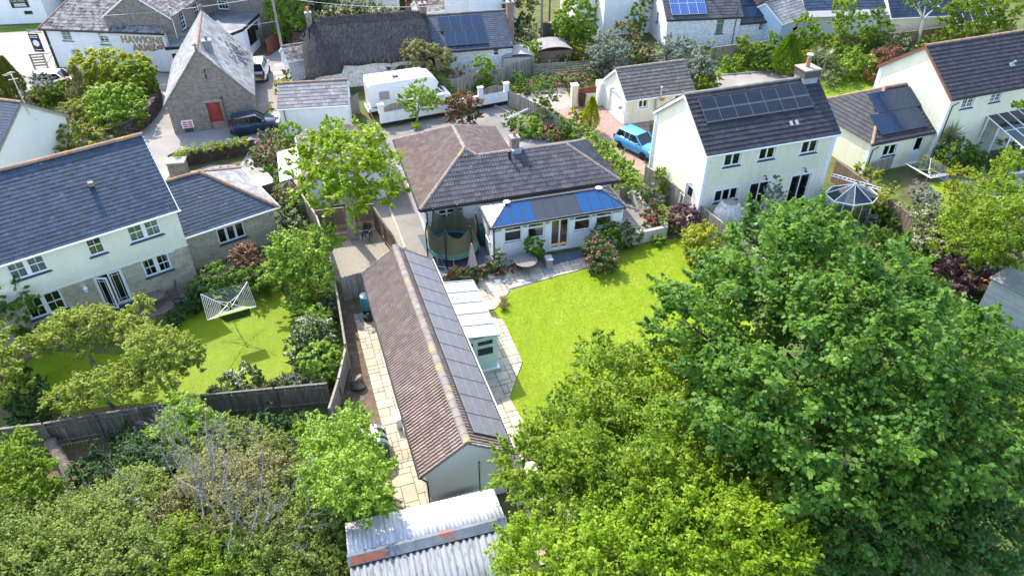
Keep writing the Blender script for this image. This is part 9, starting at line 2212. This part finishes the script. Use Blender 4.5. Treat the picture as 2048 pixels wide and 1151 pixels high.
def cordyline(label, heads, n=220, ln=1.1):
 base = (heads[0][0], heads[0][1], 0); t = thing('cordyline', label, 'palm', base); SEED[0] += 1; g = np.random.default_rng(SEED[0]); b = MB(); VV = []
 for h in heads:
  e = Vector((h[0] - base[0], h[1] - base[1], h[2])); b.tube([(0, 0, 0), e * .5, e], [.12, .1, .09], 7)
  D = nrm(np.stack([g.normal(size=n), g.normal(size=n), g.normal(.25, .7, n)], 1)); l = ln * g.uniform(.8, 1.1, n)
  P = np.array(e)[None] + D * l[:, None] * .5; P[:, 2] -= .12 * l * (1 - D[:, 2]); VV.append((P, D, l))
 P = np.concatenate([v[0] for v in VV]); D = np.concatenate([v[1] for v in VV]); l = np.concatenate([v[2] for v in VV])
 V, F4 = leaves(P, nrm(np.cross(D, np.cross(D, [0, 0, 1]) + .1 * g.normal(size=D.shape))), l, g, .055, .12, axis=D - [0, 0, .15])
 link('crown', np_mesh('crown', V, F4, g.random(len(P)), L_['cordy']), t); b.obj('trunk', M['grey_bark'], t)
lm('cordy', (.14, .17, .05), (.30, .30, .13), trans=.2, rough=.4)
cordyline('spiky cordyline palm beside the annexe door', [(*(30.59, 46.03), 2.3)], 260, 1.15); cordyline('two headed cordyline palm behind the cream house chimney', [(*(27.72, 62.36), 2.2), (*(27.17, 63.58), 2.0)], 120, .9)
# blossom dotted through the escallonia and lawn daisies
g = np.random.default_rng(8); n = 110; c = np.array([(2.77, 28.72), (6.35, 32.22), (4.77, 30.41), (9.22, 34.18), (0.88, 25.67)]); P2 = c[g.integers(0, 5, n)] + g.normal(0, 1.0, (n, 2)); P = np.concatenate([P2, np.full((n, 1), .03)], 1)
lm('daisy', (.7, .7, .66), (.8, .8, .78), trans=0); V, F4 = leaves(P, nrm(np.array([[0, 0, 1.]]) + .2 * g.normal(size=(n, 3))), g.uniform(.025, .045, n), g, 1.0, 0); tag(link('daisies', np_mesh('daisies', V, F4, g.random(n), L_['daisy'])), 'white daisies scattered over the main lawn', 'daisies', kind='stuff')
# short grass standing on the two lawns
lm('turf', (.162, .242, .010), (.208, .285, .014), trans=.1, spec=.1)
def turf(label, pl, n, sd):
 g = np.random.default_rng(sd); q = np.array(pl); lo, hi = q.min(0), q.max(0); pts = lo + g.random((n * 2, 2)) * (hi - lo); ins = np.zeros(len(pts), bool); j = len(q) - 1
 for i in range(len(q)):
  c = ((q[i, 1] > pts[:, 1]) != (q[j, 1] > pts[:, 1])) & (pts[:, 0] < (q[j, 0] - q[i, 0]) * (pts[:, 1] - q[i, 1]) / (q[j, 1] - q[i, 1] + 1e-12) + q[i, 0]); ins ^= c; j = i
 pts = pts[ins][:n]; n = len(pts); D = nrm(np.stack([g.normal(0, .5, n), g.normal(0, .5, n), np.ones(n)], 1)); l = g.uniform(.04, .09, n)
 V, F4 = leaves(np.concatenate([pts, np.full((n, 1), .022)], 1), nrm(np.array([[0, 0, 1.]]) + .1 * D * [1, 1, 0]), l, g, .45, .05)
 tag(link('grass', np_mesh('grass', V, F4, g.random(n), L_['turf'])), label, 'grass', kind='stuff')
turf('short mown grass of the main lawn', [(-0.55, 28.72), (-0.38, 30.85), (1.56, 31.94), (3.3, 32.79), (5.08, 33.58), (5.04, 34.69), (7.99, 35.74), (10.52, 36.68), (11.05, 33.18), (12.45, 28.72), (6.34, 23), (0.91, 20.49), (-0.09, 23.09), (0.58, 25.46)], 34000, 1)
turf('short mown grass of the left lawn', [(-17.7, 28.72), (-16.9, 30.41), (-15.88, 31.44), (-14.11, 32.04), (-12.89, 31.44), (-11.35, 28.72), (-10.59, 26.4), (-10.47, 24.87), (-13.53, 23.38), (-16.6, 22.93), (-18.98, 22.62), (-22.09, 22.08), (-22.83, 24.29)], 24000, 2)
